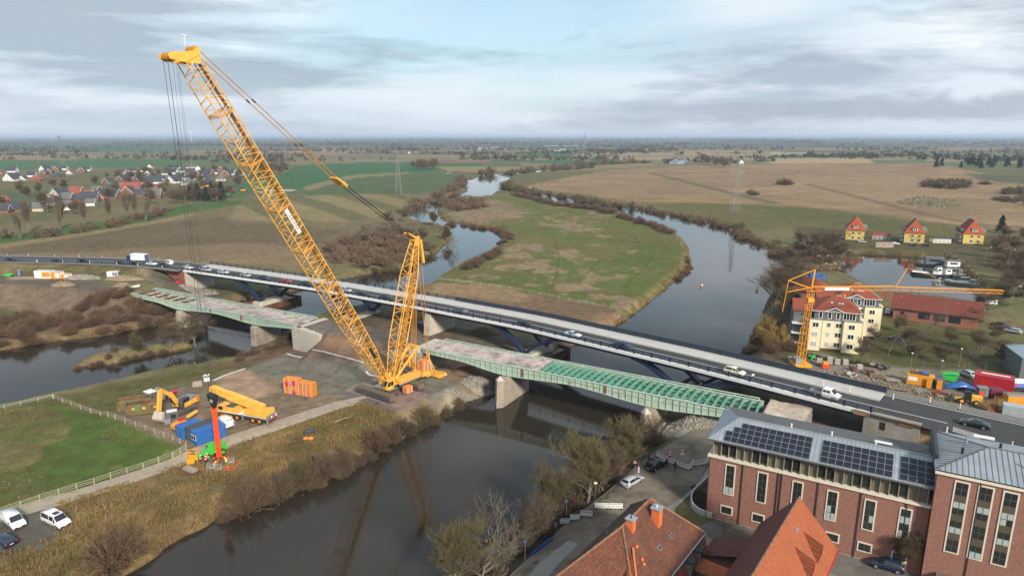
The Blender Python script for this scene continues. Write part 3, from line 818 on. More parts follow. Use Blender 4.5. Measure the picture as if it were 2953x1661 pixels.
for i,reach,zb in PIERS:
 p,nn=NEARL[i],NRM[i]
 ax=Vector((nn.y,-nn.x,0))
 an=math.atan2(ax.y,ax.x)
 for o in(1.85,11.65):
  for sg in(-1,1):
   m=MB();arm(m,p,ax,nn,o,sg,reach,zb+.9);m.obj('arch_strut',M_NAVY,nb)
 c=p+nn*6.75
 prof=[(-6.9,-2.0),(-6.3,-2.6),(6.3,-2.6),(6.9,-2.0),(6.9,2.0),(6.3,2.6),(-6.3,2.6),(-6.9,2.0)]
 m=MB()
 secs=[]
 for z,k in((-1.5,1.0),(zb,.92),(zb+.25,.8)):
  secs.append([(x*(.55+.45*k),y*k,z)for x,y in prof])
 m.loft(secs).obj('pier',M_CONC,nb,loc=(c.x,c.y,0),rz=an+math.pi/2)
 if True:
  cf=thing('sheet_pile_cofferdam','placeholder','cofferdam',(c.x,c.y,0),an+math.pi/2,'rusty sheet pile boxes at the new piers')
  hx,hy=10.2,5.4
  for side,(x0,y0,x1,y1)in enumerate(((-hx,-hy,hx,-hy),(hx,-hy,hx,hy),(hx,hy,-hx,hy),(-hx,hy,-hx,-hy))):
   L=math.hypot(x1-x0,y1-y0);k=int(L/.45);dx,dy=(x1-x0)/L,(y1-y0)/L
   m=MB()
   for j in range(k):
    t=(j+.5)*L/k;off=.16 if j%2 else-.16
    m.box((x0+dx*t-dy*off,y0+dy*t+dx*off,.45+random.uniform(-.04,.04)),(.46,.14,3.3),math.atan2(dy,dx))
    if j:m.box((x0+dx*(t-L/k/2),y0+dy*(t-L/k/2),.42),(.10,.36,3.2),math.atan2(dy,dx))
   m.obj('sheet_pile_wall',M_RUST,cf)
  m=MB();m.box((0,0,1.1),(2*hx-.5,2*hy-.5,.25));m.obj('fill',M_CONCG,cf)
cfl=['rusty sheet pile cofferdam around the westmost pier of the new bridge','rusty sheet pile cofferdam around the arch pier nearest the crane boom','rusty sheet pile cofferdam beside the island bank under the new bridge','rusty sheet pile cofferdam under the east end of the new bridge']
for o,t in zip([x for x in bpy.data.objects if x.name.startswith('sheet_pile_cofferdam')],cfl):o['label']=t
#solid concrete pier on the island
i=st_at(1285,940,3);p,nn=NEARL[i],NRM[i];c=p+nn*6.75
secs=[[(x*k,y*k2,z)for x,y in((-6.6,-1.1),(6.6,-1.1),(6.6,1.1),(-6.6,1.1))]for z,k,k2 in((1.0,.98,1.05),(DECK-2.0,.84,1.0),(DECK-1.5,.80,.9))]
MB().loft(secs).obj('pier',M_CONC,nb,loc=(c.x,c.y,0),rz=math.atan2(nn.y,nn.x))
#abutments
pW,nW=NEARL[I_W],NRM[I_W];aW=math.atan2(-nW.x,nW.y)
axW=Vector((nW.y,-nW.x,0))
c=pW+nW*6.7
MB().box((0,0,0),(2.2,13.0,8.2)).obj('abutment',M_CONC,nb,loc=(c.x,c.y,DECK-.64-4.1),rz=aW)
m=MB();m.add([(-13,0,-.2),(.3,0,-.2),(.3,0,-6.6),(-.5,0,-6.6),(-13,.7,-.2),(.3,.7,-.2),(.3,.7,-6.6),(-.5,.7,-6.6)],[(0,3,2,1),(4,5,6,7),(0,1,5,4),(1,2,6,5),(2,3,7,6),(3,0,4,7)])
m.obj('wing_wall',M_BRICKR,nb,loc=(pW.x,pW.y,DECK-.5),rz=aW)
pE,nE=NEARL[I_E],NRM[I_E];aE=math.atan2(-nE.x,nE.y)
c=pE+nE*6.7
MB().box((0,0,0),(2.0,13.4,6.6)).obj('abutment',M_CONCG,nb,loc=(c.x,c.y,DECK-.64-3.3),rz=aE)
m=MB().box((4.3,.5,-3.2),(8.2,.9,6.2)).box((4.3,.35,.1),(8.3,1.0,.5))
m.obj('retaining_wall',M_CONCG,nb,loc=(pE.x,pE.y,DECK-.1),rz=aE)
M_PLY=mat('formwork_ply',(0.27,0.165,0.10),.8,var=.2,scale=2)
for k,x in enumerate((-1.6,6.2)):
 MB().box((x,-.12,-.2),(2.6,.12,1.0)).box((x,-.2,.2),(2.7,.1,.1)).box((x,-.2,-.5),(2.7,.1,.1)).obj('formwork_board',M_PLY,nb,loc=(pE.x,pE.y,DECK-.1),rz=aE)
MB().box((2.3,.02,-1.8),(.9,.1,1.5)).obj('recess_shade_panel',mat('recess_shade',(0.02,0.012,0.01),.9),nb,loc=(pE.x,pE.y,DECK-.1),rz=aE)  # near-black panel on the wall face, painting the shade of a recess
#old green bridge (cut in two)
M_GRN=mat('pale_green_paint',(0.36,0.46,0.375),.65,var=.14,scale=.8,col2=(0.27,0.17,0.11),mask=.64,detail=8)
M_TEAL=mat('teal_paint',(0.100,0.31,0.225),.6,var=.16,scale=.7,col2=(0.22,0.33,0.26),mask=.60)
M_REDE=mat('red_lead',(0.26,0.055,0.035),.7,var=.2,scale=2)
M_SLAB=mat('broken_deck',(0.40,0.335,0.305),.95,var=.25,scale=.55,bump=.6,col2=(0.20,0.165,0.145),mask=.545,detail=10)
M_DIRT=mat('dirty_concrete',(0.31,0.27,0.215),.95,var=.15,scale=.5,bump=.3,col2=(0.22,0.185,0.145),mask=.55,detail=8)
def depth(s,prof):
 for(a,d0),(b_,d1)in zip(prof[:-1],prof[1:]):
  if a<=s<=b_:
   t=(s-a)/(b_-a);t=t*t*(3-2*t)if d0>d1 else 1-(1-t)*(1-t)*(1+2*t)
   return d0+(d1-d0)*t
 return prof[-1][1]
def old_span(label,s0,s1,prof,open_ranges,slab_ranges,zt,webm,bays):
 t=thing('steel_girder_bridge',label,'bridge',(0,0,0))
 st=[s0+(s1-s0)*k/60 for k in range(61)]
 for o,w in((0.15,0),(8.35,1)):
  top=[oldp(s,o)for s in st]
  secs=[]
  for s in st:
   d=depth(s,prof);a,b_=oldp(s,o-.07),oldp(s,o+.07);z=zt(s)
   secs.append([(a.x,a.y,z-d),(b_.x,b_.y,z-d),(b_.x,b_.y,z),(a.x,a.y,z)])
  MB().loft(secs).obj('girder_web',webm,t)
  for nm,k0,hw,th in(('top_flange',0,.28,.10),('bottom_flange',1,.32,.09)):
   secs=[]
   for s in st:
    z=zt(s)-(depth(s,prof)if k0 else-.002);a,b_=oldp(s,o-hw),oldp(s,o+hw)
    z0,z1=(z-th,z)if k0 else(z,z+th)
    secs.append([(a.x,a.y,z0),(b_.x,b_.y,z0),(b_.x,b_.y,z1),(a.x,a.y,z1)])
   MB().loft(secs).obj(nm,webm,t)
#vertical stiffeners on the near web, one lengthwise rib
 n=int((s1-s0)/1.5)
 for k in range(n+1):
  s=s0+.15+k*(s1-s0-.3)/n;d=depth(s,prof);p=oldp(s,-.02);z=zt(s)
  MB().box((0,0,-d/2),(.07,.22,d-.02)).obj('stiffener',webm,t,loc=(p.x,p.y,z),rz=math.atan2(OLD_D.y,OLD_D.x))
 m=MB()
 for k in range(59):
  a,c=oldp(st[k],-.03),oldp(st[k+1],-.03)
  m.bar((a.x,a.y,zt(st[k])-.42*depth(st[k],prof)),(c.x,c.y,zt(st[k+1])-.42*depth(st[k+1],prof)),.12,.07)
 m.obj('web_rib',webm,t)
#cross beams
 cb=MB().box((0,0,-.36),(.05,8.0,.72)).box((0,0,.01),(.26,8.0,.05)).box((0,0,-.73),(.26,8.0,.05)).mesh('cross_beam',M_TEAL)
 for a,c,step,dz,beam in open_ranges:
  k=max(1,round((c-a)/step))
  for j in range(k+1):
   s=a+(c-a)*j/k;p=oldp(s,4.25)
   mobj('cross_beam',beam or cb,t,(p.x,p.y,zt(s)-dz),math.atan2(OLD_D.y,OLD_D.x))
  for o in(2.9,5.6):
   A_,C_=oldp(a,o),oldp(c,o)
   MB().bar((A_.x,A_.y,zt(a)-dz-.45),(C_.x,C_.y,zt(c)-dz-.45),.2,.3).obj('stringer',M_TEAL if beam is None else M_RUST,t)
#slabs with a broken top
 for a,c in slab_ranges:
  nx,ny=int((c-a)/.5),15
  vs,fs=[],[]
  for j in range(nx+1):
   for k in range(ny+1):
    s=a+(c-a)*j/nx;o=.4+7.7*k/ny;p=oldp(s,o)
    brk=(fbm(np.array([s]),np.array([o]),2.2,3,5)[0]-.5)*.55+random.uniform(-.07,.07)
    vs.append((p.x,p.y,zt(s)+.02+max(-.2,brk)))
  for j in range(nx):
   for k in range(ny):
    q=j*(ny+1)+k;fs.append((q,q+ny+1,q+ny+2,q+1))
  MB().add(vs,fs).obj('deck_slab',M_SLAB,t)
  A_,B_,C_,D_=oldp(a,.3),oldp(c,.3),oldp(c,8.2),oldp(a,8.2)
  MB().loft([[(p.x,p.y,zt(s)-dz)for p,s,dz in((A_,a,.45),(D_,a,.45),(D_,a,.22),(A_,a,.22))],[(p.x,p.y,zt(s)-dz)for p,s,dz in((B_,c,.45),(C_,c,.45),(C_,c,.22),(B_,c,.22))]]).obj('slab_soffit',M_CONCG,t)
#pipe rail on the far side with brackets
 m=MB()
 m.tube(oldp(s0+1,8.9,zt(s0+1)+.35),oldp(s1-1,8.9,zt(s1-1)+.35),.13,n=6)
 m.obj('pipe_rail',webm,t)
 n=int((s1-s0)/5)
 for k in range(n+1):
  s=s0+1+k*(s1-s0-2)/n;a=oldp(s,8.35)
  MB().bar(oldp(s,8.35,zt(s)+.05),oldp(s,9.0,zt(s)+.25),.12).bar(oldp(s,8.9,zt(s)-.3),oldp(s,8.9,zt(s)+.4),.16).obj('bracket',webm,t)
#red joint plates
 for s in bays:
  p=oldp(s,-.06);d=depth(s,prof)
  MB().box((-.18,0,-d*.5),(.14,.2,d*.9)).box((.25,0,-d*.45),(.14,.2,d*.7)).obj('joint_plate',M_REDE,t,loc=(p.x,p.y,zt(s)),rz=math.atan2(OLD_D.y,OLD_D.x))
 return t
rb=MB().box((0,0,-.3),(.22,8.0,.5)).mesh('cross_beam',M_SLAB)
profL=[(0,.9),(14,1.15),(29,2.3),(47,1.25),(66,2.3),(84,1.2)]
profR=[(130,.9),(140,1.1),(155.5,2.5),(173,1.55),(191.5,2.7),(213,1.3)]
zL=lambda s:8.6+.3*min(1,s/60)
zR=lambda s:9.35-.35*max(0,(s-160)/54)
bw_=old_span('west half of the old pale green girder bridge with rust streaks',1.0,84.5,profL,[(1.6,31,4.9,.02,rb)],[(31.5,84.3)],zL,M_GRN,(45,60))
be_=old_span('east half of the old girder bridge with stripped deck and teal cross beams',130.3,213.0,profR,[(164.5,212.4,1.65,.05,None)],[(130.6,163.8)],zR,M_GRN,(160,181))
#piers of the old bridge belong to their half
def old_pier(par,s,zt,z0=-1.2,blunt=False):
 an=math.atan2(OLD_N.y,OLD_N.x);c=oldp(s,4.0)
 prof=[(-8.2,0),(-7.0,-1.15),(5.2,-1.15),(6.2,0),(5.2,1.15),(-7.0,1.15)]
 if blunt:prof=[(-5.2,-.7),(-4.6,-1.2),(4.2,-1.2),(4.8,-.7),(4.8,.7),(4.2,1.2),(-4.6,1.2),(-5.2,.7)]
 MB().loft([[(x*k,y*k,z)for x,y in prof]for z,k in((z0,1.06),(zt-.35,1.0),(zt,.93))]).obj('pier',M_DIRT,par,loc=(c.x,c.y,0),rz=an)
 if not blunt:MB().add([(-8.2,0,0),(-7.0,-1.15,0),(-5.6,0,0),(-7.0,1.15,0),(-6.9,0,1.0)],[(0,1,4),(1,2,4),(2,3,4),(3,0,4)]).obj('pier_cap',M_CONC,par,loc=(c.x,c.y,zt),rz=an)
old_pier(bw_,29,6.1,blunt=True);old_pier(bw_,66,6.25,blunt=True)
old_pier(be_,155.5,6.6);old_pier(be_,191.5,6.2)
#abutment walls
def wallbox(name,label,s0,s1,o0,o1,z0,z1,m=M_DIRT,parent=None):
 A_=[oldp(s0,o0),oldp(s1,o0),oldp(s1,o1),oldp(s0,o1)]
 mb=MB().prism([(p.x,p.y)for p in A_],z0,z1)
 o=mb.obj(name,m,parent)
 if parent is None:tag(o,label,'wall')
 return o
def wing(parent,s0,s1,o,th,z0,zt0,zt1,m=M_DIRT):
 a,b_=oldp(s0,o),oldp(s1,o);n_=OLD_N*th
 MB().loft([[(a.x,a.y,z0),(a.x+n_.x,a.y+n_.y,z0),(a.x+n_.x,a.y+n_.y,zt0),(a.x,a.y,zt0)],[(b_.x,b_.y,z0),(b_.x+n_.x,b_.y+n_.y,z0),(b_.x+n_.x,b_.y+n_.y,zt1),(b_.x,b_.y,zt1)]]).obj('wing_wall',m,parent)
t=thing('abutment','concrete abutment of the old bridge at the west end by white barriers','abutment')
wallbox('front_wall',None,-2.2,0.8,-.5,9.0,2,7.6,M_DIRT,t);wing(t,-12,-2.2,-.6,.7,2,3.0,8.5)
wallbox('seat',None,-2.2,.7,-.6,9.1,7.6,8.5,M_CONC,t)
t=thing('abutment','tall concrete end wall of the earth embankment facing the west river arm','abutment')
wallbox('front_wall',None,84.6,87.2,-1.2,9.8,-.5,7.5,M_DIRT,t);wing(t,87.2,95.5,-2.2,1.9,1.0,9.0,8.2,M_CONC)
wallbox('seat',None,85.3,87.2,-1.2,9.8,7.5,9.0,M_CONC,t)
wing(t,84.65,87.2,-2.2,1.9,-.5,9.0,9.0,M_CONC)
t=thing('abutment','graffiti marked concrete abutment of the old bridge beside the big crane','abutment')
wallbox('front_wall',None,127.5,130.2,-.8,9.4,1.5,8.3,M_DIRT,t);wing(t,117,127.5,-2.0,1.8,2.0,7.0,9.1)
wallbox('seat',None,127.5,129.6,-.9,9.5,8.3,9.1,M_CONC,t)
M_GRAF=mat('graffiti_blue',(0.05,0.09,0.22),.7,var=.3,scale=4)
m=MB()
p0=oldp(130.215,0)
rr=random.Random(3)
for k in range(22):
 o=rr.uniform(5.0,9.0);z=rr.uniform(3.4,5.0);a=rr.uniform(0,3.1)
 p=oldp(130.22,o,z);q=oldp(130.22,o+math.cos(a)*.8,z+math.sin(a)*.6)
 m.bar(p,q,.02,.11,up=OLD_D)
m.obj('graffiti',M_GRAF,t)
m=MB()
for k in range(9):
 s=rr.uniform(120.5,125);z=rr.uniform(5,6.4);a=rr.uniform(0,3.1)
 m.bar(oldp(s,-2.01,z),oldp(s+math.cos(a)*.5,-2.01,z+math.sin(a)*.5),.02,.1,up=OLD_N)
m.obj('graffiti',mat('graffiti_red',(0.12,0.03,0.04),.7),t)
#loose end slab beyond the east half
A_=[G(2195,1205,8.6),G(2222,1152,8.6),G(2346,1172,8.6),G(2312,1228,8.6)]
vs,fs=[],[]
for j in range(17):
 for k in range(13):
  u,w=j/16,k/12
  p=A_[0].lerp(A_[3],u).lerp(A_[1].lerp(A_[2],u),w)
  z=8.6+(fbm(np.array([u*12.]),np.array([w*9.]),3,3,8)[0]-.5)*.5-.5*max(0,.3-w)*(1 if u>.1 else 0)
  vs.append((p.x,p.y,z))
for j in range(16):
 for k in range(12):q=j*13+k;fs.append((q,q+13,q+14,q+1))
es=thing('broken_slab','cracked pale concrete slab left at the east end of the green bridge','slab')
MB().add(vs,fs).obj('slab_top',mat('cracked_slab',(0.42,0.35,0.28),.95,var=.2,scale=.5,bump=.5,col2=(0.30,0.23,0.17),mask=.56),es)
MB().loft([[(p.x,p.y,7.9)for p in A_],[(p.x,p.y,8.42)for p in A_]]).obj('slab_body',M_CONCG,es)
c=(A_[0]+A_[1]+A_[2]+A_[3])/4
MB().box((0,0,0),(9.0,8.0,6.5)).obj('support',M_CONCG,es,loc=(c.x,c.y,4.6),rz=math.atan2(OLD_D.y,OLD_D.x))
#crawler crane
M_YEL=mat('crane_yellow',(0.76,0.40,0.060),.5,var=.16,scale=.7,col2=(0.62,0.33,0.07),mask=.58)
M_YELD=mat('crane_yellow_plate',(0.50,0.20,0.012),.5,var=.15,scale=.5)
M_ORG=mat('counterweight_orange',(0.66,0.22,0.022),.55,var=.12,scale=.9)
M_RED=mat('counterweight_red',(0.60,0.060,0.018),.55,var=.12,scale=.9)
M_BLK=mat('black_steel',(0.016,0.016,0.018),.55,var=.2,scale=1.5)
M_DGREY=mat('dark_grey_steel',(0.052,0.055,0.058),.6,var=.2,scale=.8,col2=(0.10,0.08,0.06),mask=.6)
M_MUD=mat('muddy_track',(0.130,0.098,0.070),.9,var=.25,scale=1.2,bump=.4)
M_GLASS=mat('dark_glass',(0.018,0.024,0.028),.06,var=0,spec=.8)
M_WHITE=mat('white_paint',(0.74,0.74,0.73),.4,var=.05,scale=.8,coat=.2)
M_REDP=mat('red_paint',(0.45,0.018,0.016),.45,var=.08)
M_ROPE=mat('wire_rope',(0.035,0.035,0.038),.6,var=0)
M_STEELP=mat('steel_grey',(0.24,0.25,0.255),.5,metal=.3,var=.12,scale=.8)
CB=Vector((-29.5,147.8,3.06))
CA=Vector((0.6007,0.7995,0))
CRZ=math.atan2(CA.y,CA.x)
cr_=thing('crawler_crane','huge yellow lattice boom crawler crane with derrick mast on the gravel site','crane',CB,CRZ)
def text_obj(name,body,size,m,parent,mtx,ext=.004):
 cu=bpy.data.curves.new(name,'FONT');cu.body=body;cu.size=size;cu.extrude=ext
 cu.align_x='CENTER';cu.align_y='CENTER'
 cu.materials.append(m)
 tmp=bpy.data.objects.new('tmp_text',cu);COL.objects.link(tmp)
 bpy.context.view_layer.update()
 me=bpy.data.meshes.new_from_object(tmp.evaluated_get(bpy.context.evaluated_depsgraph_get()))
 bpy.data.objects.remove(tmp)
 o=mobj(name,me,parent);o.matrix_local=mtx
 return o
def lattice(par,secname,p0,p1,widths,nsec,wy,side=Vector((0,1,0)),bay=2.7,ch=.22,lc=.11,plate=True,taper0=1,taper1=1):
 """square lattice column from p0 to p1 in sections; widths(t) -> (across, deep)"""
 p0,p1=Vector(p0),Vector(p1)
 d=(p1-p0);L=d.length;d.normalize()
 up=side.cross(d).normalized()
 def corner(t,sy,su):
  w,h=widths(t)
  return p0+d*(t*L)+side*(sy*w/2)+up*(su*h/2)
 CN=[(-1,-1),(1,-1),(1,1),(-1,1)]
 for k in range(nsec):
  t0,t1=k/nsec,(k+1)/nsec
  nb_=max(2,round((t1-t0)*L/bay))
  root=MB()
  for sy,su in CN:
   root.tube(corner(t0+.001,sy,su),corner(t1-.001,sy,su),ch/2,n=6)
  sec=root.obj(secname,M_YEL,par)
  lac=MB()
  for j in range(nb_):
   a,b_=t0+(t1-t0)*j/nb_,t0+(t1-t0)*(j+1)/nb_
   for f in range(4):
    c0,c1=CN[f],CN[(f+1)%4]
    if(j+f)%2:c0,c1=c1,c0
    lac.tube(corner(a,*c0),corner((a+b_)/2,*c1),lc/2,n=5,cap=False)
    lac.tube(corner((a+b_)/2,*c1),corner(b_,*c0),lc/2,n=5,cap=False)
    if f%2:lac.tube(corner(a,*c0),corner(a,*c1),lc/2.4,n=5,cap=False)
  lac.obj('lacing',M_YEL,sec)
  for tt in(t0+.002,t1-.002):
   fr=MB()
   for f in range(4):
    fr.tube(corner(tt,*CN[f]),corner(tt,*CN[(f+1)%4]),lc*.7,n=5,cap=False)
   fr.tube(corner(tt,*CN[0]),corner(tt,*CN[2]),lc/2,n=5,cap=False)
   fr.obj('end_frame',M_YELD,sec)
  if plate:
   w=.36
   A_,B_=p0+d*((t0+.004)*L),p0+d*((t1-.004)*L)
   h0,h1=widths(t0),widths(t1)
   A_=A_+up*(h0[1]/2-.2)-side*.12*h0[0];B_=B_+up*(h1[1]/2-.2)-side*.12*h1[0]
   MB().bar(A_,B_,min(h0[0],h1[0])*w,.10,up=up).obj('walkway',M_YELD,sec)
 return corner,d,up
BF,BH=Vector((-1.4,0,3.0)),Vector((-41.2,0,72.6))
def bw(t):
 if t<.16:k=t/.16;return 2.0+1.6*min(1,k*1.5),.9+2.3*k
 if t>.95:k=(t-.95)/.05;return 3.6-.6*k,3.2-.6*k
 return 3.6,3.2
bc,bd,bu=lattice(cr_,'boom_section',BF,BH,bw,8,None)
#boom head: sheave box leaning forward
m=MB()
hp=BH
f_=Vector((-1,0,-.05));u_=bd
HQ=[(1.3,-.9),(1.5,1.4),(.9,2.0),(.5,1.2),(-1.6,.8),(-3.6,.55),(-4.0,.1),(-3.7,-.5),(-1.9,-.75)]
for sy in(-1.5,1.5):
 m.add([hp+Vector((x,sy-.05,z))for x,z in HQ]+[hp+Vector((x,sy+.05,z))for x,z in HQ],[tuple(range(9)),tuple(range(17,8,-1))]+[(i,9+i,9+(i+1)%9,(i+1)%9)for i in range(9)])
hd=m.obj('boom_head',M_YEL,cr_)
for x,z,r in((-3.1,-.05,.75),(1.0,1.4,.6),(-.4,.1,.5)):
 for sy in(-.9,0,.9):
  MB().tube(hp+Vector((x,sy-.3,z)),hp+Vector((x,sy+.3,z)),r,n=16).obj('sheave',M_YELD,hd)
MB().tube(hp+Vector((-.2,0,2.0)),hp+Vector((-.2,0,3.6)),.05,n=5).box(hp+Vector((-.2,0,3.6)),(.9,.3,.12)).obj('anemometer',M_WHITE,hd)
#derrick mast
MF,MH=Vector((.8,0,3.1)),Vector((10.1,0,35.4))
def mw_(t):
 if t>.78:k=(t-.78)/.22;return 3.3-1.8*k,2.7-1.4*k
 if t<.15:k=t/.15;return 2.3+1.0*k,1.2+1.5*k
 return 3.3,2.7
mc,md,mu_=lattice(cr_,'mast_section',MF,MH,mw_,4,None,bay=2.9,ch=.24)
m=MB()
for sy in(-.75,.75):m.bar(MH+Vector((-.5,sy,-1.2)),MH+Vector((.6,sy,1.0)),.14,.9)
m.tube(MH+Vector((.2,-.9,.5)),MH+Vector((.2,.9,.5)),.55,n=14)
m.tube(MH+Vector((-.6,-.9,.2)),MH+Vector((-.6,.9,.2)),.35,n=12)
m.obj('mast_head',M_YEL,cr_)
MB().bar(MH+Vector((1.0,-.9,.2)),MH+Vector((1.8,-.9,-5.6)),.45,.5).obj('pendant_guide',M_YEL,cr_)
#pendants boom head -> yoke (straps), yoke -> mast (black reeving)
YK=Vector((-11.6,0,50.6))
ph=BH+Vector((.9,0,1.9))
for sy in(-.95,.95):
 MB().tube(ph+Vector((0,sy,0)),YK+Vector((0,sy,0)),.085,n=6).obj('pendant',M_YELD,cr_)
 for t in(.35,.68):
  q=ph.lerp(YK,t)+Vector((0,sy,0));d_=(YK-ph).normalized()
  MB().bar(q-d_*.45,q+d_*.45,.2,.28).obj('pendant_link',M_DGREY,cr_)
 for k in range(3):
  MB().tube(YK+Vector((.3,sy+(k-1)*.13,-.2)),MH+Vector((-.6,sy*.8+(k-1)*.12,.5)),.055,n=5).obj('guy_rope',M_ROPE,cr_)
dY=(MH-YK).normalized()
MB().bar(YK-dY*1.6,YK+dY*1.2,2.6,.35).bar(YK+dY*.4-Vector((0,1.2,0)),YK+dY*1.9-Vector((0,.8,0)),.3,.7).bar(YK+dY*.4+Vector((0,1.2,0)),YK+dY*1.9+Vector((0,.8,0)),.3,.7).obj('yoke',M_YEL,cr_)
MB().bar(MH-dY*3.2+Vector((-.2,0,.3)),MH+Vector((-.4,0,.6)),2.0,.3).obj('yoke',M_YEL,cr_)
#rope along the boom back
MB().tube(BH+Vector((1.6,.4,.6)),BF+Vector((3.0,.4,1.0)),.05,n=5).obj('hoist_rope',M_ROPE,cr_)
#superstructure
m=MB()
m.box((4.2,0,2.75),(12.6,2.6,1.1));m.box((1.0,0,2.2),(3.6,3.6,.6));m.box((-.9,-1.3,3.0),(2.2,.5,1.6));m.box((-.9,1.3,3.0),(2.2,.5,1.6))
m.box((8.8,0,2.6),(2.4,7.4,1.0))
m.obj('slewing_platform',M_YEL,cr_)
m=MB()
for x in(3.0,4.8,6.4):
 m.tube((x,-.95,3.75),(x,.95,3.75),.62,n=14)
m.obj('winch',M_DGREY,cr_)
MB().box((4.6,-2.2,2.7),(8.0,1.4,1.2)).obj('engine_house',M_YEL,cr_)
MB().box((4.6,2.2,2.6),(8.0,1.4,1.0)).obj('machinery_house',M_YEL,cr_)
MB().box((4.6,-2.95,2.0),(8.2,.5,.06)).box((4.6,2.95,1.9),(8.2,.5,.06)).obj('catwalk',M_STEELP,cr_)
m=MB()
for sg in(-1,1):
 for k in range(8):
  m.tube((.8+k*1.1,sg*3.15,2.0),(.8+k*1.1,sg*3.15,3.1),.03,n=4)
 for z in(2.55,3.1):m.tube((.8,sg*3.15,z),(8.5,sg*3.15,z),.03,n=4)
m.obj('handrail',M_STEELP,cr_)
#A-frame leaning back, with the ropes that hold it to the mast head
AF=Vector((8.4,0,9.2))
m=MB()
for sy in(-1.35,1.35):
 m.bar((.6,sy,3.1),AF+Vector((0,sy,0)),.34,.5)
for t in(.45,.7):
 q=Vector((.6,0,3.1)).lerp(AF,t);m.bar(q+Vector((0,-1.3,0)),q+Vector((0,1.3,0)),.25)
m.bar(AF+Vector((0,-1.7,0)),AF+Vector((0,1.7,0)),.8,.7)
m.bar(AF+Vector((-.3,-1.0,0)),(7.6,-1.0,3.2),.2);m.bar(AF+Vector((-.3,1.0,0)),(7.6,1.0,3.2),.2)
m.obj('gantry_frame',M_YEL,cr_)
for sy in(-.8,-.3,.3,.8):
 MB().tube(AF+Vector((0,sy,.3)),MH+Vector((.5,sy*.8,.3)),.07,n=5).obj('gantry_rope',M_YELD,cr_)
for x,sy in((0,-1.1),(0,1.1)):
 for k,(z0,z1)in enumerate(((0,.16),(.45,.6))):
  pass
#counterweight slabs on the platform, chevron plates at their ends
CHEV=MB()
for k in range(5):CHEV.add([(-.02,-.28+k*.14,0),(-.02,-.2+k*.14,0),(-.02,-.06+k*.14,.2),(-.02,-.14+k*.14,.2)],[(0,1,2,3),(3,2,1,0)])
def plates(par,x,y,z,n,lx,ly,h,m=M_ORG,name='counterweight_plate',red=()):
 me_o=MB().box((0,0,h*.5),(lx,ly,h*.80)).box((-lx*.3,0,h*.5),(lx*.2,ly+.06,h*.7)).mesh(name,m)
 me_r=MB().box((0,0,h*.5),(lx,ly,h*.80)).box((-lx*.3,0,h*.5),(lx*.2,ly+.06,h*.7)).mesh(name,M_RED)
 st=MB()
 for e in(-1,1):
  st.box((e*(lx/2-.22),-ly/2-.035,h*.5),(.40,.012,h*.62));st.box((-lx/2-.007,e*(ly/2-.2),h*.5),(.012,.42,h*.62))
 sw=st.mesh('warning_stripe',M_WHITE)
 st=MB()
 for e in(-1,1):
  st.box((e*(lx/2-.18),-ly/2-.043,h*.5),(.16,.012,h*.62));st.box((-lx/2-.015,e*(ly/2-.2),h*.5),(.012,.17,h*.62))
 sr=st.mesh('warning_stripe',M_REDP)
 for k in range(n):
  o=mobj(name,me_r if k in red else me_o,par,(x+random.uniform(-.03,.03),y+random.uniform(-.03,.03),z+k*h))
  mobj('warning_stripe',sw,o);mobj('warning_stripe',sr,o)
plates(cr_,8.9,-2.6,3.1,7,1.9,2.1,.42)
plates(cr_,8.9,2.6,3.1,7,1.9,2.1,.42)
plates(cr_,1.5,-4.6,.3,4,1.9,1.5,.42)
#suspended ballast tray
m=MB()
m.box((14.2,0,.55),(3.0,8.6,.5));m.box((14.2,-3.2,.95),(2.6,1.8,.35));m.box((14.2,3.2,.95),(2.6,1.8,.35));m.box((12.0,0,.9),(1.6,3.0,.9))
m.bar((9.5,-1.2,2.2),(12.8,-1.2,1.1),.45,.6);m.bar((9.5,1.2,2.2),(12.8,1.2,1.1),.45,.6)
tr=m.obj('ballast_tray',M_YEL,cr_)
for sy in(-1,1):
 MB().tube((14.0,sy*1.7,1.2),(13.3,sy*.3,5.0),.12,n=5).tube((13.0,sy*1.7,1.2),(13.3,sy*.3,5.0),.12,n=5).obj('tray_link',M_YEL,cr_)
 MB().tube((13.3,sy*.3,5.0),MH+Vector((1.3,sy*.7,-3.0)),.075,n=5).obj('ballast_pendant',M_YELD,cr_)
 MB().box((13.3,sy*.3,5.2),(.4,.3,1.2)).obj('pendant_link',M_YEL,cr_)
#cab on the near side, leaning windows
cabx,caby=-2.3,-2.4
prof=[(-1.3,0),(.9,0),(.9,1.9),(-.7,2.1),(-1.45,.9)]
m=MB();m.extrude(prof,-.62,.62)
cb_=m.obj('cab',M_YEL,cr_,loc=(cabx,caby,2.0))
MB().add([(-1.30,-.52,.15),(-1.30,.52,.15),(-1.46,.52,.92),(-1.46,-.52,.92)],[(0,1,2,3),(3,2,1,0)]).add([(-1.47,-.52,1.0),(-1.47,.52,1.0),(-.76,.52,2.04),(-.76,-.52,2.04)],[(0,1,2,3),(3,2,1,0)]).obj('windscreen',M_GLASS,cb_)
for sy in(-1,1):
 MB().add([(-1.25,sy*.635,.75),(-.1,sy*.635,.75),(-.1,sy*.635,1.82),(-.65,sy*.635,1.88)],[(0,1,2,3),(3,2,1,0)]).add([(0.02,sy*.635,.75),(.8,sy*.635,.75),(.8,sy*.635,1.75),(.02,sy*.635,1.82)],[(0,1,2,3),(3,2,1,0)]).obj('side_window',M_GLASS,cb_)
MB().box((.2,-.95,-.08),(2.6,.7,.08)).obj('cab_step',M_STEELP,cb_)
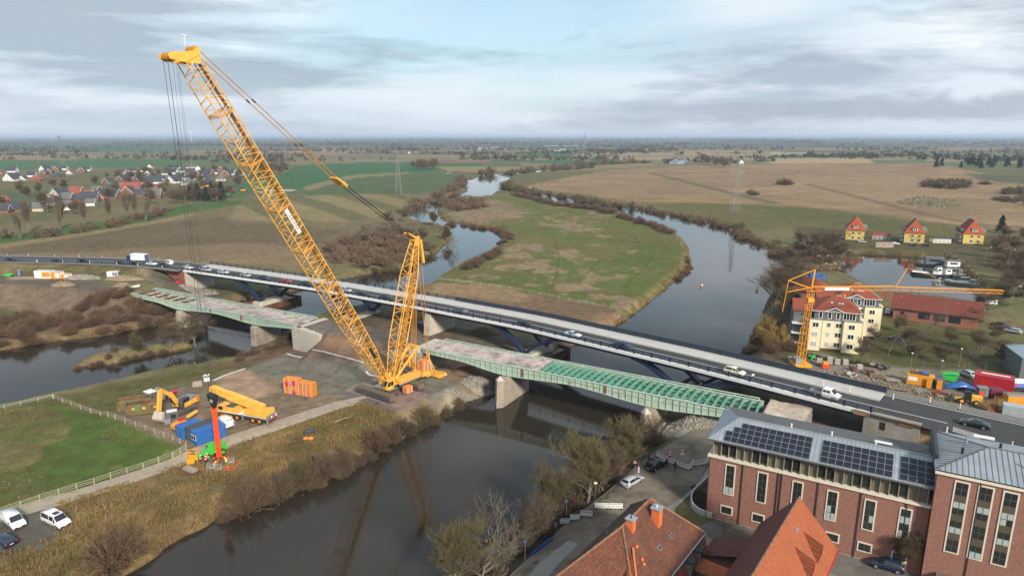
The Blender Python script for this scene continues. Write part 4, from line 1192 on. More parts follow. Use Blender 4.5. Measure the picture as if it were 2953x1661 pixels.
#undercarriage: two long tracks across the boom direction
m=MB();m.box((0,0,1.2),(9.4,3.0,.9));m.tube((0,0,1.6),(0,0,2.3),1.7,n=20);m.box((0,0,1.0),(7.5,4.2,.5))
m.obj('car_body',M_DGREY,cr_)
def track(par,x,y,ln,w,h,m1,m2,along='y',name='crawler_track'):
 prof=[]
 for t in np.linspace(-90,90,9):prof.append((ln/2-h/2+h/2*math.cos(R(t)),h/2+h/2*math.sin(R(t))))
 for t in np.linspace(90,270,9):prof.append((-ln/2+h/2+h/2*math.cos(R(t)),h/2+h/2*math.sin(R(t))))
 a=math.pi/2 if along=='y'else 0
 q=MB().extrude(prof,-w/2,w/2).obj(name,m1,par,loc=(x,y,0),rz=a)
 nsh=int(2*ln/.45)
 sh=MB()
 for k in range(nsh):
  s=k/nsh*2*(ln-h)
  if s<ln-h:sh.box((-ln/2+h/2+s,0,h+.03),(.34,w+.12,.09))
  else:sh.box((-ln/2+h/2+s-(ln-h),0,.03),(.34,w+.12,.06))
 sh.obj('track_shoe',m1,q)
 for sy in(-1,1):
  prof2=[(-ln/2+h*.55,.12),(ln/2-h*.55,.12),(ln/2-h*.3,h*.5),(ln*.22,h*.86),(-ln*.22,h*.86),(-ln/2+h*.3,h*.5)]
  MB().extrude(prof2,sy*(w/2+.02)-.05,sy*(w/2+.02)+.05).obj('track_frame',m2,q)
 return q
tk=track(cr_,-4.6,0,12.6,1.7,1.65,M_MUD,M_DGREY)
track(cr_,4.6,0,12.6,1.7,1.65,M_MUD,M_DGREY)
m=MB()
for k,(u,w)in enumerate(((-.9,.5),(.1,.9))):m.box((-.95,u,1.05),(.012,w,.2))
MB().box((-.3,-.925,1.1),(.8,.01,.2)).box((.85,-.925,1.05),(1.0,.01,.2)).obj('lettering',M_WHITE,tk).location=(0,0,0)
for x in(-2.6,2.6):MB().box((x,0,2.05),(2.4,3.4,.08)).obj('access_platform',M_STEELP,cr_)
#name board on the boom: LIEBHERR
d,up,side=bd,bu,Vector((0,1,0))
ctr=BF.lerp(BH,.585)-side*0+up*0
w_,h_=bw(.585)
pos=BF.lerp(BH,.585)-side*(w_/2+.22)
fo=-side
X_=-d;Y_=fo.cross(X_)
mt=Matrix(((X_.x,Y_.x,fo.x,pos.x),(X_.y,Y_.y,fo.y,pos.y),(X_.z,Y_.z,fo.z,pos.z),(0,0,0,1)))
brd=MB().box((0,0,0),(5.6,.85,.05)).obj('name_board',M_WHITE,cr_);brd.matrix_local=mt
text_obj('name_lettering','LIEBHERR',.95,M_BLK,brd,Matrix.Translation((0,0,.03)))
pos=BF.lerp(BH,.125)-side*(bw(.125)[0]/2+.2)
mt=Matrix(((X_.x,Y_.x,fo.x,pos.x),(X_.y,Y_.y,fo.y,pos.y),(X_.z,Y_.z,fo.z,pos.z),(0,0,0,1)))
brd=MB().box((0,0,0),(3.0,.75,.05)).obj('name_board',M_BLK,cr_);brd.matrix_local=mt
#hoist ropes and hook block
HK=Vector((-43.3,0,12.4))
for k,(x,y)in enumerate(((-.55,-.9),(-.45,-.5),(-.3,.3),(-.2,.7),(.3,-.7),(.4,-.2),(.5,.8))):
 top=hp+Vector((-3.9+(k%2)*.2 if k<4 else-2.1,y*1.2,-.4 if k<4 else-.8))
 MB().tube(top,HK+Vector((x*.8,y,1.1)),.02 if k else.03,n=5).obj('hoist_rope',M_ROPE,cr_)
m=MB().tube(HK+Vector((0,-1.0,.6)),HK+Vector((0,1.0,.6)),.62,n=16).box(HK+Vector((0,0,.1)),(.95,1.9,.9)).box(HK+Vector((0,0,-.9)),(.7,.9,1.4))
hb=m.obj('hook_block',M_BLK,cr_)
for k in range(3):MB().box(HK+Vector((-.484,-.6+k*.35,-.1)),(.012,.16,.6)).obj('warning_stripe',M_WHITE,hb)
#steel mats under the crane
tm=thing('crane_mat','rusty steel plates laid side by side under the big crane','steel mats',CB-Vector((0,0,.06)),CRZ)
M_MATA=mat('mat_plate',(0.235,0.165,0.128),.7,var=.22,scale=.7,col2=(0.15,0.098,0.082),mask=.55,detail=8)
M_MATB=mat('mat_plate_dark',(0.115,0.090,0.100),.7,var=.25,scale=.7,col2=(0.16,0.11,0.09),mask=.55,detail=8)
for i in range(7):
 x=-7.2+i*2.05
 for j,(y,ln)in enumerate(((-6.3,6.2),(0,6.2),(6.3,6.2))):
  MB().box((x+random.uniform(-.06,.06),y+random.uniform(-.3,.3),.03),(1.98,ln,.07),random.uniform(-.01,.01)).obj('steel_plate',M_MATB if(i in(0,6)or(i*3+j)%7==0)else M_MATA,tm)
#the long orange vibro guide hanging from the hook
M_FLUO=mat('signal_orange',(0.80,0.070,0.012),.5,var=.08,scale=1.0)
hg=Vector((CB+CA*HK.x));hz_=3.0
lf=thing('lifting_traverse','tall bright orange twin beam hanging from the crane hook to the bank','lifting beam',(hg.x,hg.y,hz_),R(15))
for x in(-.28,.28):
 MB().bar((x,0,.9),(x*.75,0,11.2),.30,.40).obj('beam',M_FLUO,lf)
m=MB()
for k in range(9):m.box((0,0,1.4+k*1.15),(.7,.3,.18))
m.obj('spacer',M_FLUO,lf)
MB().tube((0,0,11.0),(0,0,12.0),.14,n=6).obj('shackle',M_BLK,lf)
m=MB()
for a in(20,140,260):
 c_,s_=math.cos(R(a)),math.sin(R(a));m.bar((0,0,1.0),(c_*1.5,s_*1.5,.12),.16);m.tube((c_*1.5,s_*1.5,0),(c_*1.5,s_*1.5,.4),.12,n=6)
m.obj('foot_frame',M_FLUO,lf)
#vehicles
def paint(name,col,rough=.28):return mat('paint_'+name,col,rough,var=.03,scale=2,coat=.4,spec=.5)
PAINT={'black':paint('black',(0.010,0.011,0.013)),'dark':paint('dark_grey',(0.026,0.030,0.036)),'navy':paint('navy',(0.012,0.022,0.050)),'grey':paint('grey',(0.10,0.115,0.125)),'silver':paint('silver',(0.40,0.43,0.46)),'white':paint('white',(0.76,0.76,0.75)),'red':paint('red',(0.42,0.012,0.022)),'cream':paint('cream',(0.76,0.70,0.52)),'blue':paint('blue',(0.02,0.055,0.30)),'green':paint('dark_green',(0.010,0.022,0.020)),'ice':paint('ice_blue',(0.50,0.58,0.63))}
M_TYRE=mat('tyre',(0.014,0.014,0.014),.9,var=.1)
M_RIM=mat('rim',(0.38,0.39,0.40),.4,metal=.6,var=.05)
M_RIMO=mat('orange_rim',(0.62,0.22,0.02),.5,var=.08)
M_LAMP=mat('headlight',(0.80,0.82,0.84),.15,var=0,spec=.8)
M_TAIL=mat('tail_light',(0.36,0.008,0.008),.25,var=0)
M_PLATE=mat('number_plate',(0.70,0.70,0.68),.5,var=0)
M_PLAST=mat('black_plastic',(0.020,0.020,0.022),.7,var=.1)
#kind: width, wheel x (rear, front), radius, sections (x, sill z, belt z, top z, roof half-width factor), windows (rear glass i,j; screen i,j; side from..to)
CARK={'hatch':dict(w=1.78,wx=(-1.28,1.30),r=.32,s=[(-2.10,.42,.70,.72,.84),(-2.06,.30,.92,.95,.86),(-1.98,.22,.98,1.04,.80),(-1.55,.20,.99,1.40,.72),(-.2,.20,.97,1.47,.74),(.35,.20,.96,1.42,.72),(1.05,.20,.94,.97,.84),(1.75,.22,.84,.86,.82),(2.06,.28,.68,.70,.76),(2.14,.40,.55,.57,.70)],rear=(2,3),front=(5,6),side=(3,5)),'estate':dict(w=1.82,wx=(-1.38,1.42),r=.33,s=[(-2.36,.42,.70,.72,.84),(-2.30,.30,.90,.93,.86),(-2.24,.22,.95,1.02,.80),(-1.80,.20,.96,1.36,.72),(-.2,.20,.94,1.44,.74),(.35,.20,.93,1.38,.72),(1.12,.20,.91,.94,.84),(1.95,.22,.80,.82,.82),(2.28,.28,.64,.66,.76),(2.36,.40,.52,.54,.70)],rear=(2,3),front=(5,6),side=(3,5)),'sedan':dict(w=1.82,wx=(-1.38,1.42),r=.33,s=[(-2.36,.42,.72,.74,.84),(-2.30,.30,.94,.96,.86),(-1.70,.22,.97,.99,.86),(-1.05,.20,.96,1.34,.72),(-.1,.20,.94,1.42,.74),(.30,.20,.93,1.38,.72),(1.12,.20,.91,.94,.84),(1.95,.22,.80,.82,.82),(2.28,.28,.64,.66,.76),(2.36,.40,.52,.54,.70)],rear=(2,3),front=(5,6),side=(3,5)),'suv':dict(w=1.88,wx=(-1.36,1.36),r=.37,s=[(-2.28,.50,.80,.82,.86),(-2.24,.38,1.06,1.10,.87),(-2.14,.30,1.13,1.20,.82),(-1.80,.28,1.14,1.58,.75),(-.2,.28,1.12,1.68,.76),(.30,.28,1.11,1.62,.74),(1.05,.28,1.09,1.12,.86),(1.85,.30,1.00,1.02,.84),(2.18,.34,.80,.82,.80),(2.26,.46,.64,.66,.74)],rear=(2,3),front=(5,6),side=(3,5)),'mpv':dict(w=1.84,wx=(-1.38,1.40),r=.33,s=[(-2.26,.42,.80,.82,.86),(-2.22,.30,1.02,1.06,.87),(-2.16,.22,1.06,1.20,.82),(-2.00,.20,1.07,1.58,.76),(-.2,.20,1.05,1.68,.78),(.45,.20,1.03,1.58,.75),(1.40,.20,1.00,1.03,.84),(1.95,.22,.90,.92,.82),(2.20,.28,.72,.74,.78),(2.28,.40,.58,.60,.72)],rear=(2,3),front=(5,6),side=(3,5)),'van':dict(w=1.94,wx=(-1.50,1.55),r=.35,s=[(-2.46,.46,.90,.92,.90),(-2.44,.34,1.12,1.20,.92),(-2.42,.24,1.16,1.78,.86),(-2.34,.22,1.16,1.94,.84),(-.2,.22,1.15,1.98,.84),(.90,.22,1.13,1.90,.82),(1.62,.22,1.10,1.14,.88),(2.20,.24,.96,.98,.86),(2.42,.30,.74,.76,.82),(2.48,.42,.60,.62,.76)],rear=(2,3),front=(5,6),side=(3,5)),}
CARM={}
def car_meshes(kind,col,panel=False):
 k=CARK[kind];hw=k['w']/2
 def sec(i,e=0.0):
  x,zs,zb,zt,f=k['s'][i]
  zm=zs+(zb-zs)*.55
  h=[(hw*.93,zs),(hw*1.0,zm),(hw*.985,zb),(hw*f,zt),]
  L=[(x,y,z)for y,z in h];return L+[(x,-y,z)for _,y,z in[(0,a,b_)for a,b_ in h[::-1]]]
 key=(kind,col)
 if key not in CARM:
  me=MB().loft([sec(i)for i in range(len(k['s']))]).mesh('body',PAINT[col])
  me.polygons.foreach_set('use_smooth',[True]*len(me.polygons))
  at_=me.attributes.new('sharp_edge','BOOLEAN','EDGE')
  CARM[key]=me
 if kind not in CARM:
  P=[sec(i)for i in range(len(k['s']))]
  def q(a,b_,c,d,ins=.07,off=.012):
   a,b_,c,d=map(Vector,(a,b_,c,d));m_=(a+b_+c+d)/4
   nn=(c-a).cross(d-b_).normalized()
   return[p.lerp(m_,ins)+nn*off for p in(a,b_,c,d)]
  D={}
  i,j=k['rear'];D['rear_window']=MB().add(q(P[i][3],P[i][4],P[j][4],P[j][3]),[(0,1,2,3)]).add(q(P[i][3],P[i][4],P[j][4],P[j][3],off=-.012),[(3,2,1,0)]).mesh('rear_window',M_GLASS)
  i,j=k['front'];D['windscreen']=MB().add(q(P[i][3],P[i][4],P[j][4],P[j][3],.05),[(0,1,2,3),]).add(q(P[i][3],P[i][4],P[j][4],P[j][3],.05,-.012),[(3,2,1,0)]).mesh('windscreen',M_GLASS)
  a,b_=k['side'];f0=k['front'][1]
  for nm,sg,u,w_ in(('side_window',1,2,3),('side_window_b',-1,5,4)):
   m=MB()
   def blk(A_,B_,C_,D_,ins):
    for off in(.012,-.012):m.add(q(A_,B_,C_,D_,ins,off),[(0,1,2,3),(3,2,1,0)])
   mid=len(P)and a+1
   st=a
   for s0 in range(a,b_):
    blk(P[s0][u],P[s0+1][u],P[s0+1][w_],P[s0][w_],.09)
   A_,B_,C_=Vector(P[b_][u]),Vector(P[f0][u]),Vector(P[b_][w_])
   c_=(A_+B_+C_)/3;nn=(B_-A_).cross(C_-A_).normalized()
   for off in(.014,-.014):m.add([p.lerp(c_,.12)+nn*off for p in(A_,B_,C_)],[(0,1,2),(2,1,0)])
   D[nm]=m.mesh('side_window',M_GLASS)
  D['wheel']=MB().tube((0,-.10,0),(0,.10,0),k['r'],n=14).mesh('wheel',M_TYRE)
  D['rim']=MB().tube((0,-.112,0),(0,.112,0),k['r']*.62,n=10).mesh('rim',M_RIM)
  x,zs,zb,zt,f=k['s'][-2];xr,zr=k['s'][1][0],k['s'][1][2]
  D['headlight']=MB().box((0,0,0),(.16,.34,.14)).mesh('headlight',M_LAMP);D['hl']=(x-.04,hw*.72,zt-.10)
  D['tail']=MB().box((0,0,0),(.08,.22,.26)).mesh('tail_light',M_TAIL);D['tl']=(xr-.03,hw*.78,zr-.12)
  D['plate']=MB().box((0,0,0),(.03,.50,.11)).mesh('number_plate',M_PLATE);D['pr']=(k['s'][0][0]-.01,0,.62);D['pf']=(k['s'][-1][0]+.01,0,.46)
  D['bumper']=MB().box((k['s'][-1][0]-.10,0,.42),(.24,k['w']*.82,.20)).mesh('grille',M_PLAST)
  D['mirror']=MB().box((0,0,0),(.12,.2,.14)).mesh('mirror',M_PLAST);D['mi']=(k['s'][k['front'][1]][0]-.25,hw+.06,k['s'][k['front'][1]][2]+.05)
  CARM[kind]=D
 return CARM[key],CARM[kind]
def car(kind,col,label,loc,rz,group=None,panel=False,detail=True,name=None,cat=None):
 body,D=car_meshes(kind,col)
 t=thing(name or('van'if kind=='van'else 'car'),label,cat or('van'if kind=='van'else 'car'),loc,rz,group)
 b_=mobj('body',body,t)
 k=CARK[kind];hw=k['w']/2
 for nm in('rear_window','windscreen'):mobj(nm,D[nm],t)
 if not panel:
  mobj('side_window',D['side_window'],t);mobj('side_window',D['side_window_b'],t)
 for x in k['wx']:
  for sg in(-1,1):
   w=mobj('wheel',D['wheel'],t,(x,sg*(hw-.10),k['r']));mobj('rim',D['rim'],w)
 for sg in(-1,1):
  x,y,z=D['hl'];mobj('headlight',D['headlight'],t,(x,sg*y,z))
  x,y,z=D['tl'];mobj('tail_light',D['tail'],t,(x,sg*y,z))
  x,y,z=D['mi'];mobj('mirror',D['mirror'],t,(x,sg*y,z))
 mobj('grille',D['bumper'],t);mobj('number_plate',D['plate'],t,D['pr']);mobj('number_plate',D['plate'],t,D['pf'])
 return t
def on_road(px,py,lane):
 g=G(px,py,DECK)
 i=min(range(len(NEARL)),key=lambda k:(NEARL[k].x+NRM[k].x*lane-g.x)**2+(NEARL[k].y+NRM[k].y*lane-g.y)**2)
 p=NEARL[i]+NRM[i]*lane;nn=NRM[i]
 t=Vector((nn.y,-nn.x));s=(g.x-p.x)*t.x+(g.y-p.y)*t.y
 return Vector((p.x+t.x*s,p.y+t.y*s,DECK+.02)),math.atan2(t.y,t.x)
QG='cars queueing on the new bridge'
QUEUE=[(8,757,'estate','navy','dark car cut by the edge of view on the far west road'),(152,757,'estate','dark','dark grey estate on the west road behind the dark suv'),(232,758,'suv','black','black suv alone on the straight west approach road'),(340,762,'sedan','dark','dark sedan on the west road just behind the white box truck'),(381,764,'estate','black','black car passing alongside the white box truck'),(435,766,'suv','ice','ice blue suv just past the white box truck'),(472,769,'suv','black','black suv at the west end of the bridge railing'),(549,775,'hatch','white','white hatchback on the brick walled west end of the bridge'),(662,786,'mpv','ice','pale compact van behind the silver minibus on the bridge'),(726,795,'hatch','silver','silver hatchback between the compact van and a dark car'),(778,803,'suv','dark','dark suv directly behind the red car'),(842,811,'estate','red','only red car on the new bridge'),(902,820,'suv','black','dark suv half hidden behind the yellow crane boom'),(1005,840,'mpv','silver','pale grey people carrier just east of the crane boom'),(1053,848,'sedan','black','black low car following the pale people carrier'),(1125,860,'suv','dark','dark car just west of the derrick mast'),(1198,874,'estate','dark','dark car seen through the mast ropes'),(1340,899,'suv','grey','grey suv alone above the concrete pier'),(1518,937,'hatch','black','black hatchback with a bright front plate on the bridge'),(1657,968,'sedan','ice','pale silver sedan mid bridge with dark side lettering'),(1802,1001,'suv','navy','dark blue suv leading the pale silver sedan')]
for px,py,k,c,lb in QUEUE:
 p,a=on_road(px,py,2.7);car(k,c,lb,p,a,QG)
p,a=on_road(608,780,2.7);car('van','silver','silver minibus with side windows on the bridge',p,a,QG,name='minibus',cat='minibus')
p,a=on_road(507,758,6.3);car('van','white','white minibus heading west at the start of the bridge',p,a+math.pi,name='minibus',cat='minibus')
p,a=on_road(2123,1076,3.0)
tx=car('mpv','cream','cream taxi driving over the east part of the bridge',p,a);MB().box((-.1,0,1.74),(.16,.5,.14)).obj('taxi_sign',M_LAMP,tx)
p,a=on_road(2800,1262,6.0);car('sedan','green','dark green car on the east road behind a white barrier',p,a+math.pi)
#white crew-cab pickup
p,a=on_road(2380,1145,3.0)
t=thing('pickup_truck','white crew cab pickup with flat bed at the east end of the bridge','pickup',p,a)
secs=[]
for x,zs,zb,zt,f in[(-.55,.34,1.2,1.90,.86),(-.45,.34,1.2,1.98,.86),(.9,.30,1.18,1.98,.86),(1.15,.30,1.17,1.92,.84),(1.85,.30,1.14,1.18,.90),(2.45,.32,.98,1.0,.88),(2.72,.40,.74,.76,.84)]:
 h=[(.93,zs),(.97,zs+.4),(.96,zb),(.97*f,zt)]
 secs.append([(x,y,z)for y,z in h]+[(x,-y,z)for y,z in h[::-1]])
MB().loft(secs).obj('body',PAINT['white'],t)
MB().box((-1.75,0,.72),(2.5,2.0,.14)).obj('bed_floor',M_STEELP,t)
for y in(-1,1):MB().box((-1.75,y,.92),(2.5,.05,.34)).obj('bed_side',M_STEELP,t)
MB().box((-2.98,0,.92),(.05,2.0,.34)).obj('tailgate',M_STEELP,t);MB().box((-.62,0,1.3),(.05,1.9,1.1)).obj('headboard',M_PLAST,t)
for sg in(-1,1):
 for x0,x1 in((-.35,.25),(.38,1.0)):MB().box(((x0+x1)/2,sg*.925,1.55),(x1-x0,.03,.5)).obj('side_window',M_GLASS,t)
MB().add([(1.20,-.74,1.90),(1.20,.74,1.90),(1.86,.82,1.20),(1.86,-.82,1.20)],[(0,1,2,3),(3,2,1,0)]).obj('windscreen',M_GLASS,t).location=(.02,0,.02)
for x in(-1.75,1.75):
 for sg in(-1,1):
  w=mobj('wheel',CARM['van']['wheel'],t,(x,sg*.85,.35));mobj('rim',CARM['van']['rim'],w)
for sg in(-1,1):MB().box((2.62,sg*.66,.84),(.14,.34,.16)).obj('headlight',M_LAMP,t)
MB().box((2.70,0,.62),(.1,1.3,.26)).obj('grille',M_PLAST,t)
#white box truck with blue cab, heading west
p,a=on_road(400,756,6.6);a+=math.pi
t=thing('box_truck','white box truck with dark blue cab on the west road','truck',p,a)
M_BOXW=mat('truck_box',(0.72,0.73,0.74),.5,var=.04,scale=.4)
MB().box((-1.0,0,2.35),(7.2,2.5,2.6)).obj('box_body',M_BOXW,t)
MB().box((-1.0,0,.85),(7.4,1.0,.3)).obj('chassis',M_BLK,t)
MB().extrude([(2.75,.5),(4.7,.5),(4.75,1.5),(4.5,2.7),(4.2,3.0),(2.75,3.0)],-1.22,1.22).obj('cab',paint('truck_blue',(0.02,0.05,0.16)),t)
MB().add([(4.77,-1.1,1.6),(4.77,1.1,1.6),(4.55,1.1,2.6),(4.55,-1.1,2.6)],[(0,1,2,3),(3,2,1,0)]).obj('windscreen',M_GLASS,t)
for sg in(-1,1):MB().box((4.0,sg*1.225,2.05),(.9,.02,.7)).obj('side_window',M_GLASS,t)
MB().box((-4.61,0,2.3),(.02,2.3,2.4)).obj('rear_door',paint('truck_violet',(0.10,0.09,0.20)),t)
for x in(-3.0,3.6):
 for sg in(-1,1):
  w=MB().tube((0,-.15,0),(0,.15,0),.48,n=14).obj('wheel',M_TYRE,t,loc=(x,sg*1.05,.48));MB().tube((0,-.16,0),(0,.16,0),.28,n=10).obj('rim',M_RIM,w)
for sg in(-1,1):
 MB().tube((-.1+2.0,sg*1.262,2.9),(-.1+2.0,sg*1.275,2.9),.26,n=14).obj('emblem',M_NAVY,t)
 m=MB()
 for k in range(11):m.box((1.35-k*.26,sg*1.262,2.85),(.16,.012,.13 if k%3 else.18))
 m.obj('lettering',mat('faint_print',(0.42,0.44,0.48),.6,var=0),t)
#parked ones
def put(kind,col,label,a,b_,z=None,**kw):
 """a: pixel of rear ground point, b_: front ground point"""
 A_,B_=G(*a,z),G(*b_,z);c=(A_+B_)/2
 return car(kind,col,label,(c.x,c.y,gz(c.x,c.y)+(.15 if z>4 else.07)),math.atan2(B_.y-A_.y,B_.x-A_.x),**kw)
v=put('van','white','white panel van parked at the lower left end of the gravel path',(22,1493),(58,1522),2.6,panel=True)
v2=put('van','white','white camper van with roof window beside the gravel path',(135,1494),(192,1519),2.6)
MB().box((.2,0,1.99),(1.0,.8,.04)).obj('roof_window',M_GLASS,v2);MB().box((-1.0,0,1.99),(1.0,1.5,.1)).obj('roof_rack',M_WHITE,v2)
put('estate','navy','dark blue car parked below the white panel van',(42,1578),(-22,1548),2.6)
sv=put('estate','silver','silver estate car parked on the street by the river trees',(1803,1408),(1842,1384),5.0)
put('suv','black','black suv parked by the red and white barriers',(1872,1360),(1910,1340),5.0)
wv=put('van','white','white works van behind the blue site containers',(669,1238),(630,1212),3.0,panel=True)
put('hatch','white','white car between the apartment block and the brick hall',(2556,912),(2566,896),5.0)
put('suv','silver','silver suv parked in the builders yard',(2806,1094),(2768,1078),5.0)
put('estate','silver','silver car parked beyond the brick hall at the edge of view',(2930,962),(2908,958),5.0)
put('hatch','dark','dark car parked between two others beyond the brick hall',(2902,954),(2882,950),5.0)
put('hatch','black','black car parked nearest the brick hall',(2890,944),(2872,940),5.0)
put('hatch','navy','blue car parked under the park trees',(2592,986),(2576,982),5.0)
for(a,b_,c,lb)in(((2475,697),(2496,698),'silver','silver car in front of the westmost yellow house'),((2572,702),(2592,703),'white','white car beside the red roofed garages'),((2626,706),(2646,707),'dark','dark car in front of the middle yellow house'),((2662,706),(2682,707),'black','black car right of the middle yellow house')):
 put('hatch',c,lb,a,b_,3.0)
put('hatch','navy','dark blue car under the bare tree at the brick building',(2600,1652),(2512,1628),5.0)
#the lifting site
SZ=3.05
def site(px,py):
 p=G(px,py,SZ);p.z=gz(p.x,p.y)+.02;return p
def wheelset(par,xs,hw,r,m_rim,w=.38):
 me=MB().tube((0,-w/2,0),(0,w/2,0),r,n=16).mesh('wheel',M_TYRE);mr_=MB().tube((0,-w/2-.02,0),(0,w/2+.02,0),r*.58,n=10).mesh('rim',m_rim)
 for x in xs:
  for sg in(-1,1):
   q=mobj('wheel',me,par,(x,sg*hw,r));mobj('rim',mr_,q)
#mobile crane
A_,B_=G(640,1196,SZ),G(790,1222,SZ)
c=(A_+B_)/2;a=math.atan2(A_.y-B_.y,A_.x-B_.x)
t=thing('mobile_crane','yellow five axle mobile crane with lowered telescopic boom','crane',(c.x,c.y,gz(c.x,c.y)+.03),a)
MB().box((0,0,1.25),(13.6,2.6,.55)).obj('chassis',M_DGREY,t)
MB().box((-5.9,0,1.75),(1.9,2.7,.8)).obj('rear_deck',M_STEELP,t)
MB().box((0.2,0,1.58),(13.2,2.72,.12)).obj('deck_edge',M_WHITE,t)
MB().extrude([(4.9,1.0),(6.9,1.0),(7.0,1.9),(6.7,2.9),(4.9,2.9)],-1.3,1.3).obj('carrier_cab',M_YEL,t)
MB().add([(7.02,-1.1,1.95),(7.02,1.1,1.95),(6.74,1.1,2.8),(6.74,-1.1,2.8)],[(0,1,2,3),(3,2,1,0)]).obj('windscreen',M_GLASS,t)
for sg in(-1,1):MB().box((5.9,sg*1.31,2.35),(1.2,.03,.75)).obj('side_window',M_GLASS,t)
MB().box((3.1,0,2.2),(3.4,2.5,1.1)).obj('engine_cover',M_YEL,t);MB().box((3.6,.3,2.85),(1.8,1.6,.2)).obj('grille',M_DGREY,t)
wheelset(t,(5.6,3.2,1.6,-2.6,-4.3),1.12,.68,M_RIMO)
for x in(.0,-6.5):
 for sg in(-1,1):MB().box((x,sg*1.38,1.0),(.35,.25,1.3)).obj('outrigger',M_STEELP,t)
MB().box((-3.0,.2,2.5),(4.6,2.6,1.2)).obj('superstructure',M_YEL,t)
MB().box((-5.7,0,2.4),(1.1,2.9,1.5)).obj('counterweight',M_YEL,t)
MB().box((-1.3,-1.35,2.75),(1.9,.95,1.5)).obj('crane_cab',M_YEL,t);MB().box((-1.2,-1.84,2.9),(1.2,.03,.9)).obj('cab_window',M_GLASS,t);MB().box((-.34,-1.35,2.9),(.03,.8,.9)).obj('cab_window',M_GLASS,t)
bs,bt=Vector((-5.0,.4,3.4)),Vector((7.9,.4,6.0))
for k,(u0,u1,w)in enumerate(((0,.72,1.35),(.72,.95,1.2))):
 MB().bar(bs.lerp(bt,u0),bs.lerp(bt,u1),w,w*1.15).obj('boom_section',M_YEL,t)
MB().bar(bs.lerp(bt,.95),bs.lerp(bt,1.06),1.5,1.3).tube(bt+Vector((.4,-.6,-.3)),bt+Vector((.4,.6,-.3)),.5,n=12).obj('boom_head',M_YEL,t)
MB().bar((-1.0,.4,2.9),bs.lerp(bt,.5),.4).obj('luffing_cylinder',M_DGREY,t)
MB().tube(bt+Vector((.5,0,-.5)),(8.3,.4,2.9),.04,n=5).obj('hoist_rope',M_ROPE,t)
MB().box((8.3,.4,2.2),(.45,.9,1.3)).obj('hook_block',M_BLK,t)
for k in range(4):MB().box((-6.86,-1.05+k*.7,1.75),(.02,.35,.5)).obj('warning_stripe',M_REDP if k%2 else M_WHITE,t)
MB().box((-6.95,0,.8),(.1,2.5,.18)).obj('bumper',M_REDP,t)
#excavator
p=site(528,1186);A_,B_=G(498,1186,SZ),G(560,1160,SZ)
a=math.atan2(B_.y-A_.y,B_.x-A_.x)
t=thing('excavator','yellow and grey crawler excavator with raised arm beside the rusty skips','excavator',p,a);t.scale=(1.18,)*3
track(t,0,-1.25,4.9,.65,.95,M_MUD,M_DGREY,along='x');track(t,0,1.25,4.9,.65,.95,M_MUD,M_DGREY,along='x')
MB().box((0,0,.8),(2.2,2.0,.5)).tube((0,0,.9),(0,0,1.3),.8,n=14).obj('undercarriage',M_DGREY,t)
up_=bpy.data.objects.new('upper_structure',MB().box((.9,0,1.75),(3.6,2.8,.9)).mesh('upper_structure',M_YEL));COL.objects.link(up_);up_.parent=t;up_.rotation_euler=(0,0,R(10))
MB().box((1.2,-.2,2.35),(2.6,2.2,.35)).obj('engine_hood',M_STEELP,up_)
MB().box((2.6,0,1.7),(.7,2.8,1.1)).obj('counterweight',M_ORG,up_)
MB().extrude([(-1.3,1.3),(.5,1.3),(.5,3.0),(-1.0,3.0),(-1.4,2.2)],-1.35,-.35).obj('cab',M_DGREY,up_)
for y in(-1.365,-.335):MB().box((-.4,y,2.35),(1.5,.02,1.0)).obj('cab_window',M_GLASS,up_)
bpts=[Vector((-.9,.45,2.1)),Vector((-2.2,.45,4.4)),Vector((-4.4,.45,5.9))]
MB().bar(bpts[0],bpts[1],.55,.85).bar(bpts[1]-Vector((0,0,.1)),bpts[2],.5,.7).obj('arm_boom',M_YEL,up_)
MB().bar((-4.2,.45,6.2),(-5.1,.45,2.2),.45,.75).obj('dipper_arm',M_YEL,up_)
MB().tube((-2.6,.45,5.0),(-4.6,.45,6.3),.13,n=8).obj('hydraulic_cylinder',M_BLK,up_);MB().tube((-1.3,.45,1.8),(-2.3,.45,3.6),.14,n=8).obj('hydraulic_cylinder',M_BLK,up_)
MB().extrude([(-5.6,.35),(-4.3,.35),(-4.5,1.3),(-5.0,2.1),(-5.5,1.5),(-5.9,.9)],-.6,1.5).obj('bucket',mat('worn_bucket',(0.42,0.37,0.31),.6,var=.2,scale=2),up_)
#roll-off skips
M_SKIPG=mat('skip_green',(0.115,0.150,0.062),.8,var=.22,scale=1.2,col2=(0.135,0.068,0.032),mask=.50,detail=8)
def skip(label,A_,B_,ln=6.8,w=2.4,h=2.2,m_in=M_RUST):
 c=(A_+B_)/2;a=math.atan2(B_.y-A_.y,B_.x-A_.x);nn=Vector((-math.sin(a),math.cos(a),0));c=c+nn*w/2
 t=thing('skip_container',label,'skip',(c.x,c.y,gz(c.x,c.y)+.02),a)
 MB().box((0,0,.2),(ln,w,.2)).obj('floor_pan',m_in,t)
 for sg in(-1,1):
  q=MB().box((0,sg*w/2,.3+h/2),(ln,.07,h)).obj('side_wall',M_SKIPG,t)
  MB().box((0,sg*(w/2-.045),.35+h/2),(ln-.1,.02,h-.1)).obj('inner_wall',m_in,q)
  for k in range(9):MB().box((-ln/2+.25+k*(ln-.5)/8,sg*(w/2+.08),.25+h/2),(.12,.1,h-.1)).obj('rib',M_SKIPG,t)
  MB().box((0,sg*w/2,.35+h),(ln+.1,.16,.12)).obj('top_rail',M_SKIPG,t)
  MB().box((sg*ln/2,0,.3+h/2),(.07,w,h)).obj('end_wall',M_SKIPG,t)
 return t
s1=skip('rusty green roll off skip in front with yellow emblems',G(367,1201,SZ),G(462,1189,SZ))
